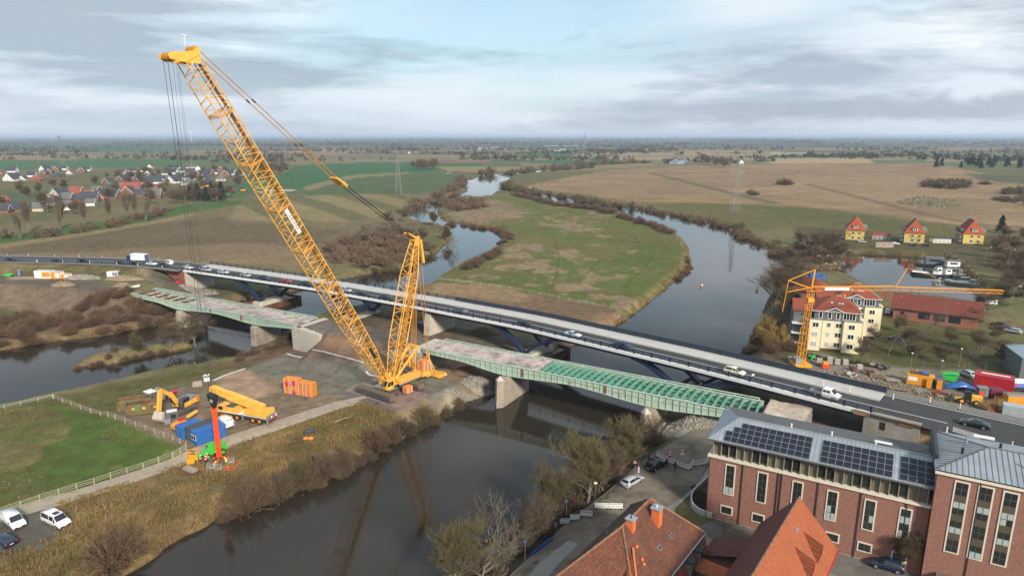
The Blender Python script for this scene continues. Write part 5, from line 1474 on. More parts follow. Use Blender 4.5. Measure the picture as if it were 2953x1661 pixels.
for x in(-1.9,.2,2.4):
 m=MB();
 if x==.2:m.tube((x,-1.345,1.6),(x,-1.36,1.6),.34,n=14)
 else:m.box((x,-1.35,1.55),(.75,.02,.28)).box((x,-1.35,1.85),(.45,.02,.18))
 m.obj('emblem',mat('yellow_print',(0.55,0.34,0.03),.6,var=.2,scale=5),s1)
skip('rusty green roll off skip standing behind the other one',G(343,1189,SZ),G(436,1176,SZ))
#site containers
def container(label,c,a,ln,w,h,m,name='site_container',win=False,rib=True):
 t=thing(name,label,'container',c,a)
 b0=MB().box((0,0,h/2),(ln,w,h)).obj('shell',m,t)
 for x in(-1,1):
  for y in(-1,1):MB().box((x*(ln/2-.06),y*(w/2-.06),h/2+.01),(.16,.16,h+.04)).obj('corner_post',m,t)
 for y in(-1,1):
  MB().box((0,y*(w/2-.04),h),(ln-.34,.12,.14)).obj('top_rail',m,t)
  if rib:
   n_=int(ln/.3);m_=MB()
   for k in range(n_):m_.box((-ln/2+.35+k*(ln-.7)/(n_-1),y*(w/2+.012),h/2),(.13,.03,h-.35))
   tag(m_.obj('corrugation',m,t),kind='stuff')
 n_=int(ln/.5);m_=MB()
 for k in range(n_):m_.box((-ln/2+.3+k*(ln-.6)/(n_-1),0,h+.012),(.2,w-.25,.03))
 tag(m_.obj('roof_corrugation',m,t),kind='stuff')
 if win:
  f_=MB().box((-ln/2-.02,0,1.5),(.05,1.9,1.1)).obj('window',M_WHITE,t)
  for y in(-.46,.46):MB().box((-ln/2-.05,y,1.5),(.02,.74,.86)).obj('pane',M_GLASS,f_)
 else:
  for y in(-.58,.58):
   q=MB().box((-ln/2-.02,y,h/2),(.05,1.08,h-.25)).obj('door',m,t);MB().tube((-ln/2-.06,y*.55,.2),(-ln/2-.06,y*.55,h-.2),.025,n=5).obj('lock_bar',M_STEELP,q)
 return t
M_CBLUE=mat('container_blue',(0.022,0.115,0.36),.5,var=.12,scale=.8,col2=(0.05,0.15,0.36),mask=.6)
M_CGREY=mat('container_grey',(0.055,0.062,0.070),.55,var=.14,scale=.8)
A_,B_=G(568.5,1286,SZ),G(650,1256,SZ);dr=(B_-A_).normalized();nn=Vector((-dr.y,dr.x,0));a=math.atan2(dr.y,dr.x)
def cpos(al,off):
 q=A_+dr*al+nn*off;return Vector((q.x,q.y,gz(q.x,q.y)+.03))
container('blue site office container nearest the path with a window at its end',cpos(3.1,1.25),a,6.06,2.44,2.6,M_CBLUE,win=True,rib=False)
container('dark grey steel container between two blue ones',cpos(3.3,3.85),a,6.06,2.44,2.55,M_CGREY)
container('short blue container behind the dark grey one',cpos(1.7,6.4),a,4.5,2.3,2.5,M_CBLUE)
#compressor trailer, toilets, block, lorry head
p=site(520,1236)
t=thing('compressor','orange and red compressor trailer beside the short blue container','compressor',p,a+.2)
MB().extrude([(-1.6,.5),(1.6,.5),(1.6,1.3),(.9,1.75),(-.9,1.75),(-1.6,1.2)],-.8,.8).obj('housing',M_ORG,t);MB().box((0,0,.42),(3.4,1.4,.2)).obj('frame',M_DGREY,t)
wheelset(t,(0.0,),.8,.36,M_RIM,.22);MB().box((.5,.1,2.0),(.9,.6,.5)).obj('tank',M_REDP,t)
MB().bar((2.2,.6,1.6),(4.6,.4,2.2),.5,.45).obj('yellow_beam',M_YEL,t)
def toilet(label,p,a,m,roof):
 t=thing('portable_toilet',label,'toilet',p,a)
 MB().box((0,0,1.1),(1.1,1.1,2.1)).obj('cabin',m,t);MB().extrude([(-.6,2.15),(.6,2.15),(.45,2.4),(-.45,2.4)],-.6,.6).obj('roof_cap',roof,t)
 q=MB().box((0,-.565,1.1),(.8,.04,1.85)).obj('door',roof,t);MB().box((.28,-.6,1.1),(.06,.03,.2)).obj('handle',M_DGREY,q)
 MB().box((0,0,.06),(1.2,1.2,.12)).obj('skid',M_DGREY,t)
M_TGR=mat('toilet_grey',(0.085,0.095,0.100),.6,var=.1)
toilet('grey portable toilet behind the excavator arm, left of two',site(456,1146),.3,M_TGR,M_STEELP)
toilet('grey portable toilet behind the excavator arm, right of two',site(472,1152),.3,M_TGR,M_STEELP)
p=site(497,1213)
t=thing('generator','dark grey site generator with white roof beside the fence','generator',p,.5)
MB().box((0,0,1.2),(2.6,1.5,2.2)).obj('housing',M_TGR,t);MB().box((.1,0,2.36),(2.0,1.3,.12)).obj('roof',M_WHITE,t);MB().box((-.9,-1.1,.6),(1.2,.9,1.1)).obj('tank',M_STEELP,t);MB().box((.3,-.77,1.3),(1.0,.03,.9)).obj('vent',M_BLK,t)
p=site(436,1160)
t=thing('lorry','lorry with white roofed cab behind the rusty skips','lorry',p,a+.1)
MB().extrude([(-1.2,.7),(1.0,.7),(1.0,2.7),(-.8,2.7),(-1.2,1.9)],-1.2,1.2).obj('cab',M_TGR,t);MB().box((0,0,2.78),(1.9,2.3,.16)).obj('roof',M_WHITE,t)
MB().add([(-1.22,-1.05,1.9),(-1.22,1.05,1.9),(-.83,1.05,2.62),(-.83,-1.05,2.62)],[(0,1,2,3),(3,2,1,0)]).obj('windscreen',M_GLASS,t)
MB().box((3.2,0,.9),(6.0,1.0,.3)).obj('chassis',M_REDP,t);wheelset(t,(0,3.6,4.9),1.0,.5,M_REDP,.34)
p=site(570,1112);t=thing('concrete_block','pale concrete block at the edge of the sandy pad','block',p,.4)
MB().loft([[(x*k,y*k,z)for x,y in((-1.1,-.6),(1.1,-.6),(1.1,.6),(-1.1,.6))]for z,k in((0,1),(.9,1),(1.1,.85))]).obj('block',M_DIRT,t)
p=site(597,1100);t=thing('light_mast','small white folded light mast at the sandy pad corner','light mast',p,.4)
MB().box((0,0,.6),(1.3,.9,.8)).obj('cabinet',M_WHITE,t);m=MB()
for k in range(4):m.box((-.6+k*.4,0,1.6+.2*(k%2)),(.3,.2,.35))
m.obj('lamp',M_LAMP,t);MB().tube((0,0,1.0),(0,0,1.6),.06,n=6).obj('mast',M_STEELP,t);MB().tube((-.75,0,1.6),(.75,0,1.6),.04,n=5).obj('cross_arm',M_STEELP,t)
#stacks of spare counterweights
A_,B_=G(828,1152,SZ),G(905,1140,SZ);dr2=(B_-A_).normalized()
for k,(px,py,n_,red,lb)in enumerate(((836,1140,9,(4,5,6),'tall stack of orange counterweight plates with red ones, leftmost'),(856,1143,9,(0,1,5,6,7),'tall red and orange counterweight stack, second from the left'),(876,1146,8,(),'orange counterweight stack, third from the left'),(898,1150,8,(),'orange counterweight stack at the right end by the pallets'))):
 p=site(px,py-10)
 t=thing('counterweight_stack',lb,'counterweights',p,-.35,'spare counterweight stacks')
 plates(t,0,0,0,n_,1.95,1.9,.42,red=red)
p=site(906,1152);t=thing('timber_pallet','brown timber pallets lying beside the counterweight stacks','pallet',p,.2)
M_WOOD=mat('old_timber',(0.20,0.145,0.098),.9,var=.25,scale=2,bump=.2)
for k in range(6):MB().box((-1.2+k*.48,0,.24),(.40,1.9,.08)).obj('board',M_WOOD,t)
for y in(-.8,0,.8):MB().box((0,y,.11),(2.9,.14,.18)).obj('bearer',M_WOOD,t)
#telehandler
p=site(612,1304)
t=thing('telehandler','bright green telehandler behind the orange beam on the path','telehandler',p,a+math.pi)
M_TGN=mat('telehandler_green',(0.055,0.42,0.045),.45,var=.08,coat=.2)
MB().extrude([(-2.5,.7),(1.9,.7),(2.1,1.2),(1.4,1.55),(-2.6,1.75),(-2.7,1.2)],-.75,.75).obj('body',M_TGN,t)
MB().extrude([(-.9,1.1),(.8,1.1),(.75,1.9),(.3,2.5),(-.8,2.5)],-1.05,-.15).obj('cab',M_TGN,t);MB().box((-.1,-1.06,1.85),(1.2,.02,.8)).obj('cab_window',M_GLASS,t);MB().box((.66,-.6,1.95),(.04,.7,.8)).obj('cab_window',M_GLASS,t)
MB().bar((-2.2,.35,2.0),(2.9,.35,1.35),.42,.5).bar((2.8,.35,1.4),(3.5,.35,.5),.3,.4).obj('telescopic_arm',M_TGN,t);MB().box((-1.9,.1,1.95),(1.3,1.3,.5)).obj('engine_hood',M_TGN,t)
wheelset(t,(-1.6,1.4),1.0,.62,M_TGN,.42);MB().box((3.6,.35,.5),(.15,1.2,.7)).obj('fork_carriage',M_DGREY,t)
#orange man cage
p=site(556,1322)
t=thing('man_cage','orange steel work cage standing on the gravel path','cage',p,.3)
M_CAGE=mat('cage_orange',(0.74,0.30,0.012),.5,var=.08)
for x in(-.85,.85):
 for y in(-.75,.75):MB().bar((x,y,0),(x,y,2.4),.1).obj('post',M_CAGE,t)
for z in(1.2,2.35):
 for y in(-.75,.75):MB().bar((-.8,y,z),(.8,y,z),.08).obj('rail',M_CAGE,t)
 for x in(-.85,.85):MB().bar((x,-.7,z),(x,.7,z),.08).obj('rail',M_CAGE,t)
for y in(-.75,.75):MB().box((0,y,.62),(1.6,.03,1.05)).obj('panel',M_CAGE,t)
for x in(-.85,.85):MB().box((x,0,.62),(.03,1.4,1.05)).obj('panel',M_CAGE,t)
for x in(-.4,.05,.5):MB().bar((x,-.75,2.4),(x,.75,2.4),.06).obj('roof_bar',M_CAGE,t)
#wire baskets and hoses at the foot of the beam
for k,(px,py,lb)in enumerate(((606,1338,'grey wire mesh box left of the kneeling workers'),(628,1342,'grey wire mesh box at the foot of the orange beam'),(664,1322,'grey wire basket on the right of the orange beam'))):
 p=site(px,py);t=thing('mesh_box',lb,'mesh box',p,.3)
 M_MESHG=mat('galvanised',(0.42,0.43,0.43),.5,metal=.4,var=.08)
 for x in(-.6,.6):
  for y in(-.4,.4):MB().bar((x,y,0),(x,y,.95),.06).obj('post',M_MESHG,t)
 for y in(-.4,.4):
  m=MB()
  for i in range(11):m.bar((-.6+i*.12,y,.1),(-.6+i*.12,y,.9),.018)
  for z in(.1,.35,.6,.9):m.bar((-.6,y,z),(.6,y,z),.022)
  m.obj('mesh_side',M_MESHG,t)
 for x in(-.6,.6):
  m=MB()
  for i in range(7):m.bar((x,-.4+i*.13,.1),(x,-.4+i*.13,.9),.018)
  for z in(.1,.35,.6,.9):m.bar((x,-.4,z),(x,.4,z),.022)
  m.obj('mesh_end',M_MESHG,t)
 MB().box((0,0,.08),(1.2,.8,.05)).obj('floor_plate',M_MESHG,t)
p0=site(655,1340);m=MB();pr=None
for k in range(60):
 th=k*.42;r=.9-.004*k;q=Vector((p0.x+math.cos(th)*r*1.2+k*.012,p0.y+math.sin(th)*r*.8,p0.z+.06+.02*math.sin(k)))
 if pr:m.tube(pr,q,.05,n=5,cap=False)
 pr=q
for q in(site(672,1325),site(690,1318),site(700,1312)):q.z+=.25;m.tube(pr,q,.05,n=5);pr=q
tag(m.obj('hose',M_FLUO),'orange hydraulic hose coiled on the bank beside the orange beam','hose')
#things lying along the bank
p=site(548,1352);t=thing('steel_beam_stack','dirty concrete beam lying across steel beams below the path','beams',p,-.5)
MB().box((0,0,.75),(2.8,1.1,.5)).obj('concrete_beam',M_DIRT,t);MB().box((-.3,-.9,.2),(3.0,.25,.35)).obj('steel_beam',M_RUST,t);MB().box((.4,.9,.2),(3.0,.25,.35)).obj('steel_beam',M_RUST,t)
MB().box((-.8,0,.45),(.25,2.1,.16)).obj('steel_beam',M_RUST,t)
p=site(890,1238);tag(MB().loft([[(x*k,y*k,z)for x,y in((-1.2,-.35),(1.2,-.5),(1.4,.35),(-1.1,.5))]for z,k in((0,1),(.5,.9),(.75,.55))]).obj('tarpaulin_bundle',mat('dark_tarp',(0.02,0.028,0.034),.6,var=.2,scale=3),loc=p,rz=.6),'dark tarpaulin bundle on the bank below the path','tarpaulin')
p=site(888,1258);t=thing('sling_bag','two orange sacks lying on the bank beside a dark plate','sacks',p,.3)
for x,y,s_ in((-.5,.2,.5),(.5,-.1,.55)):MB().sphere((x,y,.32),s_,9,6,sc=(1.2,.9,.7)).obj('sack',M_ORG,t,smooth=True)
MB().box((-1.6,-.4,.1),(1.8,1.0,.12)).obj('plate',M_DGREY,t)
A_,B_=site(964,1208),site(1015,1190);tag(MB().bar(A_+Vector((0,0,.1)),B_+Vector((0,0,.1)),.22,.14).obj('timber_beam',mat('fresh_timber',(0.42,0.31,0.18),.8,var=.12),None),'pale timber beam lying at the edge of the gravel path','beam')
#white geotextile edging around the pad
M_GEO=mat('white_fleece',(0.40,0.40,0.40),.9,var=.15,scale=3,bump=.3)
for pts,lb in((((612,1098),(660,1078),(705,1061)),'white fleece edge along the sandy pad above the mobile crane'),(((826,1018),(845,1026),(870,1030)),'white fleece scrap at the top corner of the grey pad'),(((868,1029),(940,1044),(1010,1062),(1050,1072)),'long white fleece edge between the grey pad and the red slope'),(((1057,1078),(1080,1084),(1096,1084)),'white fleece scrap beside the crane boom foot'),(((1245,1172),(1262,1166),(1272,1160)),'white fleece scrap at the pad corner by the river')):
 pl=resample([site(*q)for q in pts],.8);m=MB();vs,fs=[],[]
 for i,(q,n_)in enumerate(zip(pl,normals2(pl))):
  w=.22+.3*random.random()**2;h=gz(q.x,q.y)+.16
  vs+=[(q.x-n_.x*w,q.y-n_.y*w,h-.12),(q.x,q.y,h+.12*random.random()),(q.x+n_.x*w,q.y+n_.y*w,h-.12)]
 for i in range(len(pl)-1):fs+=[(3*i+1,3*i,3*i+3,3*i+4),(3*i+2,3*i+1,3*i+4,3*i+5)]
 tag(m.add(vs,fs).obj('fleece_edging',M_GEO),lb,'fleece')
#buildings
def tilemat(name,col,col2,ang,dz=.22,du=.26,moss=None,mask=.58):
 """roof tiles: courses follow the level, columns follow the eave direction"""
 m=bpy.data.materials.new(name);m.use_nodes=True
 n,l=m.node_tree.nodes,m.node_tree.links
 b=n['Principled BSDF'];b.inputs['Roughness'].default_value=.75;b.inputs['Specular IOR Level'].default_value=.3
 geo=n.new('ShaderNodeNewGeometry');sp=n.new('ShaderNodeSeparateXYZ');l.new(geo.outputs['Position'],sp.inputs[0])
 def mt(op,a,b_=None):
  q=n.new('ShaderNodeMath');q.operation=op
  for i,v in enumerate((a,b_)):
   if v is None:continue
   if isinstance(v,(int,float)):q.inputs[i].default_value=v
   else:l.new(v,q.inputs[i])
  return q.outputs[0]
 u=mt('ADD',mt('MULTIPLY',sp.outputs[0],math.cos(ang)/du),mt('MULTIPLY',sp.outputs[1],math.sin(ang)/du))
 w=mt('DIVIDE',sp.outputs[2],dz)
 fu,fw=mt('FRACT',u),mt('FRACT',w)
 cmb_=n.new('ShaderNodeCombineXYZ');l.new(mt('FLOOR',u),cmb_.inputs[0]);l.new(mt('FLOOR',w),cmb_.inputs[1])
 wh=n.new('ShaderNodeTexWhiteNoise');l.new(cmb_.outputs[0],wh.inputs[0])
 no=n.new('ShaderNodeTexNoise');no.inputs['Scale'].default_value=.5;no.inputs['Detail'].default_value=6;l.new(geo.outputs['Position'],no.inputs['Vector'])
 def rng(v,a,b_,c,d):
  q=n.new('ShaderNodeMapRange');
  for i,x in enumerate((a,b_,c,d)):q.inputs[1+i].default_value=x
  l.new(v,q.inputs[0]);return q.outputs[0]
 f=rng(mt('ADD',mt('MULTIPLY',wh.outputs[0],.45),mt('MULTIPLY',no.outputs[0],.75)),.3,.85,0,1)
 mx=n.new('ShaderNodeMix');mx.data_type='RGBA';mx.inputs[6].default_value=(*col,1);mx.inputs[7].default_value=(*col2,1);l.new(f,mx.inputs[0])
 out=mx.outputs[2]
 if moss:
  n2=n.new('ShaderNodeTexNoise');n2.inputs['Scale'].default_value=.9;n2.inputs['Detail'].default_value=9;n2.inputs['Roughness'].default_value=.75;l.new(geo.outputs['Position'],n2.inputs['Vector'])
  m2=n.new('ShaderNodeMix');m2.data_type='RGBA';m2.inputs[7].default_value=(*moss,1);l.new(out,m2.inputs[6]);l.new(rng(n2.outputs[0],mask,mask+.06,0,.85),m2.inputs[0]);out=m2.outputs[2]
 ri=mt('SINE',mt('MULTIPLY',fu,math.pi))
 edge_=mt('MULTIPLY',rng(fw,0,.14,.62,1),rng(ri,0,.45,.74,1))
 hv=n.new('ShaderNodeHueSaturation');l.new(out,hv.inputs['Color']);l.new(edge_,hv.inputs['Value']);l.new(hv.outputs[0],b.inputs['Base Color'])
 bp=n.new('ShaderNodeBump');bp.inputs['Strength'].default_value=.8;bp.inputs['Distance'].default_value=.06
 l.new(mt('ADD',mt('MULTIPLY',ri,.8),mt('SUBTRACT',1.0,fw)),bp.inputs['Height']);l.new(bp.outputs[0],b.inputs['Normal'])
 return m
def brickmat(name,col,col2,col3):
 m=mat(name,col,.9,var=.16,scale=9,bump=.2,col2=col2,mask=.52,detail=8)
 return m
M_BRICK=mat('brick_wall',(0.262,0.128,0.094),.9,var=.26,scale=7,bump=.15,col2=(0.215,0.095,0.072),mask=.51,detail=8)
M_ZINC=mat('zinc_roof',(0.285,0.315,0.350),.45,metal=.25,var=.08,scale=.4,col2=(0.34,0.37,0.405),mask=.55)
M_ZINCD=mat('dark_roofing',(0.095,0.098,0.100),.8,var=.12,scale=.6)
M_TAUPE=mat('taupe_panel',(0.135,0.118,0.090),.6,var=.06,scale=.6)
M_FIN=mat('taupe_fin',(0.30,0.245,0.165),.6,var=.06)
M_STONE=mat('cream_stone',(0.62,0.57,0.47),.8,var=.06,scale=1)
M_PV=mat('solar_glass',(0.012,0.016,0.030),.35,var=.05,spec=.3)
M_WDARK=mat('window_glass',(0.020,0.026,0.026),.05,var=.0,spec=.9)
M_BLIND=mat('window_blind',(0.34,0.39,0.38),.6,var=.05)
M_BRNF=mat('bronze_frame',(0.085,0.068,0.045),.5,var=.05)
#the long brick building with zinc roof
BO=Vector((30.4,91.5,5.0));BA=R(-30)
EX,EY=Vector((math.cos(BA),math.sin(BA),0)),Vector((-math.sin(BA),math.cos(BA),0))
def bl(px,py,y=0.0):
 q=PL(px,py,BO+EY*y,EX);d=q-BO
 return d.dot(EX),q.z-5.0
bt_=thing('brick_office_building','long brick office building with grey zinc roof and solar panels','building',BO,BA)
BL=28.6;ZC,ZE,ZR=10.3,13.2,15.5
MB().box((BL/2,6.5,ZC/2),(BL,13.0,ZC)).obj('brick_wall',M_BRICK,bt_)
MB().box((BL/2,6.5,-.9),(BL+.1,13.1,2.2)).obj('plinth',M_CONCG,bt_)
MB().box((BL/2-.1,6.45,ZC+.14),(BL+.5,13.5,.28)).obj('cornice',M_STONE,bt_)
MB().box((BL/2+.1,6.6,(ZC+ZE)/2+.13),(BL-.6,12.2,ZE-ZC-.3)).obj('attic_wall',M_TAUPE,bt_)
MB().box((BL/2-.1,6.4,ZE+.02),(BL+1.0,14.0,.22)).obj('eave',M_TAUPE,bt_)
#roof: front slope, left hip, back slope
x0,x1,y0,y1,yr=-.5,BL+.2,-.55,13.3,4.6
vs=[(x0,y0,ZE+.14),(x1,y0,ZE+.14),(x1,yr,ZR),(x0+3.4,yr,ZR),(x0,y1,ZE+.14),(x1,y1,ZE+.14)]
MB().add([vs[0],vs[1],vs[2],vs[3]],[(0,1,2,3)]).obj('front_roof_slope',M_ZINC,bt_)
MB().add([vs[0],vs[3],vs[4]],[(0,1,2)]).obj('hip_roof_slope',M_ZINC,bt_)
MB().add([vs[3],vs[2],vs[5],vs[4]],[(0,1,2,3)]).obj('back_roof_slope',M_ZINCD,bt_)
sl_=Vector((0,yr-y0,ZR-ZE-.14));slen=sl_.length;sl_.normalize();nr_=Vector((0,-sl_.z,sl_.y))
for k in range(int((x1-x0)/.55)):
 x=x0+.4+k*.55
 t0=0;t1=1 if x>x0+3.4 else(x-x0)/3.4
 a=Vector((x,y0,ZE+.14));b_=a+Vector((0,(yr-y0)*t1,(ZR-ZE-.14)*t1))
 MB().bar(a+nr_*.02,b_+nr_*.02,.035,.06).obj('roof_seam',M_ZINC,bt_)
MB().box((BL/2-.1,-.62,ZE+.1),(BL+1.0,.16,.14)).obj('gutter',M_ZINCD,bt_)
MB().bar((x0+3.4,yr,ZR+.03),(x1,yr,ZR+.03),.25,.08).obj('ridge_cap',M_ZINC,bt_)
pv=MB().box((0,0,0),(.93,1.0,.05)).mesh('solar_panel',M_PV)
pvf=MB().box((0,-.505,.005),(.97,.03,.05)).box((0,.505,.005),(.97,.03,.05)).box((-.475,0,.005),(.03,.98,.05)).box((.475,0,.005),(.03,.98,.05)).mesh('panel_frame',M_STEELP)
tilt=math.atan2(sl_.z,sl_.y)
for xs,nc_,lead in((2.3,12,(0,0,1,2)),(15.5,9,(0,0,0,0)),(25.2,4,(0,0,0,0))):
 for r_ in range(4):
  for c_ in range(lead[r_],nc_):
   q=Vector((xs+c_*.985,y0,ZE+.14))+sl_*(.75+r_*1.06)+nr_*.12
   o=mobj('solar_panel',pv,bt_,q);o.rotation_euler=(tilt,0,0);mobj('panel_frame',pvf,o)
#attic bays: blank, blank, window, window
nb2=25;bwid=(BL-.8)/nb2
for k in range(nb2+1):
 MB().box((.4+k*bwid,.32,(ZC+ZE)/2+.15),(.10,.40,ZE-ZC-.32)).obj('fin',M_FIN,bt_)
 if k<nb2 and k%4 in(1,2):
  f_=MB().box((.4+(k+.5)*bwid,.46,(ZC+ZE)/2+.2),(bwid-.2,.10,ZE-ZC-.55)).obj('attic_window',M_BRNF,bt_)
  MB().box((.4+(k+.5)*bwid,.40,(ZC+ZE)/2+.2),(bwid-.32,.04,ZE-ZC-.7)).obj('pane',M_WDARK,f_)
def tallwin(par,x,zb,zt,w,rows,y=-.0,blinds=(),pattern='b'):
 f_=MB().box((x,y-.02,(zb+zt)/2),(w+.36,.16,zt-zb+.36)).obj('window',M_STONE,par)
 MB().box((x,y-.085,(zb+zt)/2),(w,.06,zt-zb)).obj('window_frame',M_BRNF,f_)
 hh=(zt-zb)/rows
 for r_ in range(rows):
  if pattern=='b'and rows>3 and r_%3==2:continue
  for sg in(-1,1):
   MB().box((x+sg*w/4,y-.12,zb+(r_+.5)*hh),(w/2-.09,.02,hh-.10)).obj('pane',M_BLIND if(r_*2+(sg>0))in blinds else M_WDARK,f_)
for k,(px,pt,pb)in enumerate(((2102,1342,1421),(2195,1364,1444),(2296,1390,1476),(2397,1417,1495),(2506,1443,1524),(2608,1468,1548))):
 x,zt=bl(px+6,pt);_,zb=bl(px-8,pb)
 tallwin(bt_,x,zb,zt,1.15,4,blinds=((0,1),(),(1,),(0,1,2),(3,),(0,4,5))[k],pattern='x')
for px,py in((2095,1470),(2186,1493),(2493,1577),(2592,1605),(2400,1548)):
 x,z=bl(px,py);tallwin(bt_,x,z-.55,z+.55,1.5,1)
for x in(-.02,4.9,9.9,10.35,15.2,20.6,26.0):
 MB().tube((x,-.12,0),(x,-.12,ZC),.07,n=6).obj('downpipe',M_NAVYP,bt_)
for px,py in((2282,1231),(2525,1284),(2400,1240)):
 q=PL(px,py,BO+EY*5.2,EX)-BO;x=q.dot(EX)
 MB().tube((x,5.2,ZR-.3),(x,5.2,ZR+.5),.12,n=8).obj('roof_vent',M_WHITE,bt_)
MB().box((22.5,6.0,ZR+.05),(2.2,.5,.14)).obj('skylight',M_WHITE,bt_)
#brick tower block
tw=thing('brick_tower_block','taller brick block with hipped zinc roof at the edge of view','building',BO,BA)
TX,TY,TZ=28.7,-1.15,16.0
MB().box((TX+8.2,TY+6.2,TZ/2),(16.4,12.4,TZ)).obj('brick_wall',M_BRICK,tw)
MB().box((TX+8.2,TY+6.2,-.9),(16.5,12.5,2.0)).obj('plinth',M_CONCG,tw)
MB().box((TX+8.2,TY+6.2,TZ+.1),(17.0,13.0,.35)).obj('cornice',M_STONE,tw)
MB().box((TX+8.2,TY+6.2,TZ+.42),(16.7,12.7,.30)).obj('eave',M_BLK,tw)
MB().box((TX-.12,TY+7.5,15.4),(.4,9.6,4.0)).obj('dark_cladding',M_NAVYP,tw)
a0,a1,b0,b1=TX-.35,TX+16.9,TY-.4,TY+12.9
vs=[(a0,b0,TZ+.55),(a1,b0,TZ+.55),(a1,b1,TZ+.55),(a0,b1,TZ+.55),(TX+5.6,TY+6.2,TZ+2.2),(TX+11.0,TY+6.2,TZ+2.2)]
for nm,f_ in(('front_roof_slope',(0,1,5,4)),('hip_roof_slope',(0,4,3)),('back_roof_slope',(4,5,2,3)),('hip_roof_slope',(1,2,5))):
 MB().add([vs[i]for i in f_],[tuple(range(len(f_)))]).obj(nm,M_ZINC,tw)
for k in range(26):
 x=a0+.5+k*.62;t=min(1,(x-a0)/(TX+5.6-a0))
 MB().bar((x,b0,TZ+.58),(x,b0+(6.6)*t,TZ+.58+1.65*t),.04,.06).obj('roof_seam',M_ZINCD,tw)
for k in range(20):
 y=b0+.5+k*.62;t=1-abs(y-(TY+6.2))/6.6
 MB().bar((a0,y,TZ+.58),(a0+(5.95)*t,y,TZ+.58+1.65*t),.04,.06).obj('roof_seam',M_ZINCD,tw)
for i,j in((0,4),(3,4),(4,5)):MB().bar(Vector(vs[i])+Vector((0,0,.04)),Vector(vs[j])+Vector((0,0,.04)),.12,.08).obj('roof_hip',M_ZINCD,tw)
for x,y,h,m_ in((32.0,6.4,.9,M_ZINC),(31.4,3.2,.6,M_BLK),(35.8,6.6,.9,M_BLK),(38.2,2.0,.8,M_ZINC)):
 MB().tube((x,y,TZ+1.0),(x,y,TZ+1.9+h*.6),.17,n=10).obj('roof_vent',m_,tw)
MB().box((34.5,11.0,TZ+1.2),(2.4,.5,.25)).obj('skylight',M_WHITE,tw)
for k,(tl,bl_)in enumerate((((2756,1387),(2722,1584)),((2825,1401),(2789,1603)),((2896,1417),(2857,1620)))):
 q=PL(*tl,BO+EY*TY,EX)-BO;q2=PL(*bl_,BO+EY*TY,EX)-BO
 tallwin(tw,q.dot(EX)+.75,q2.z,q.z,1.3,11,y=TY,blinds=((6,7,14,15),(0,1,14,15),(6,7,12,14,15))[k])
MB().box((TX+8.5,TY-1.2,1.9),(14.0,2.4,.3)).obj('canopy',M_TAUPE,tw)
for x in(TX+4.6,TX+12.6):MB().tube((x,TY-.1,0),(x,TY-.1,TZ),.07,n=6).obj('downpipe',M_NAVYP,tw)
#tiled houses in front
HA=R(-127);HD=Vector((math.cos(HA),math.sin(HA),0))
M_T1_SHADE=tilemat('old_brown_tiles_shaded',(0.075,0.036,0.030),(0.050,0.028,0.026),HA)  # darker copy of the brown tiles: shade painted on slopes facing off the sun
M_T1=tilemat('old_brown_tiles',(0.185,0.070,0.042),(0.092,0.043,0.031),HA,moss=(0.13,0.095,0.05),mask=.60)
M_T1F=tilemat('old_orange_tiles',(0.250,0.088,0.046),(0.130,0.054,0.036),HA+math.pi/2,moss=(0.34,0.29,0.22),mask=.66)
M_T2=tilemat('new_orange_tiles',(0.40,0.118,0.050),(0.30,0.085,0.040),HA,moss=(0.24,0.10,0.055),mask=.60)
M_T2_SHADE=tilemat('new_orange_tiles_shaded',(0.130,0.045,0.040),(0.100,0.036,0.034),HA)  # orange tiles darkened in colour to paint the shaded slopes
M_PLAST=M_PLAST
M_RENDO=mat('orange_render',(0.62,0.145,0.050),.8,var=.06,scale=2)
M_RIDGE=mat('ridge_tiles',(0.30,0.135,0.070),.85,var=.3,scale=3,col2=(0.16,0.11,0.06),mask=.52)
h1=thing('tiled_house','old house with mossy brown hipped tile roof and two orange chimneys','house',(18.4,78.2,5.0),HA)
#local x runs towards the camera, local y to the left of that (screen right is +y)
xe0,xe1,yw,zr_,ze_=-6.0,14.6,5.7,11.0,5.0
c_=[(xe0,-yw,ze_),(xe1,-yw,ze_),(xe1,yw,ze_),(xe0,yw,ze_),(0,0,zr_),(7.9,0,zr_)]
for nm,f_,m_ in(('roof_slope',(3,4,5,2),M_T1),('roof_slope',(0,1,5,4),M_T1_SHADE),('roof_hip_slope',(1,2,5),M_T1F),('roof_hip_slope',(0,4,3),M_T1_SHADE)):
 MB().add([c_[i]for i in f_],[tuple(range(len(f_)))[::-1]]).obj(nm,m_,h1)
for i,j in((4,5),(5,1),(5,2),(4,3),(4,0)):
 a,b_=Vector(c_[i]),Vector(c_[j]);n_=int((b_-a).length/.38)
 for k in range(n_):
  p,q=a.lerp(b_,k/n_),a.lerp(b_,(k+.92)/n_);MB().tube(p+Vector((0,0,.02)),q+Vector((0,0,.05)),.14,.16,n=6).obj('ridge_tile',M_RIDGE,h1)
MB().box(((xe0+xe1)/2,0,2.4),(xe1-xe0-1.0,2*yw-1.0,5.2)).obj('wall',M_BRICK,h1)
MB().add([(xe0+.2,yw-.1,ze_-.05),(xe1-.2,yw-.1,ze_-.05),(xe1-.2,yw+.7,2.4),(xe0+.2,yw+.7,2.4)],[(0,1,2,3)]).obj('tile_apron',M_T2,h1)
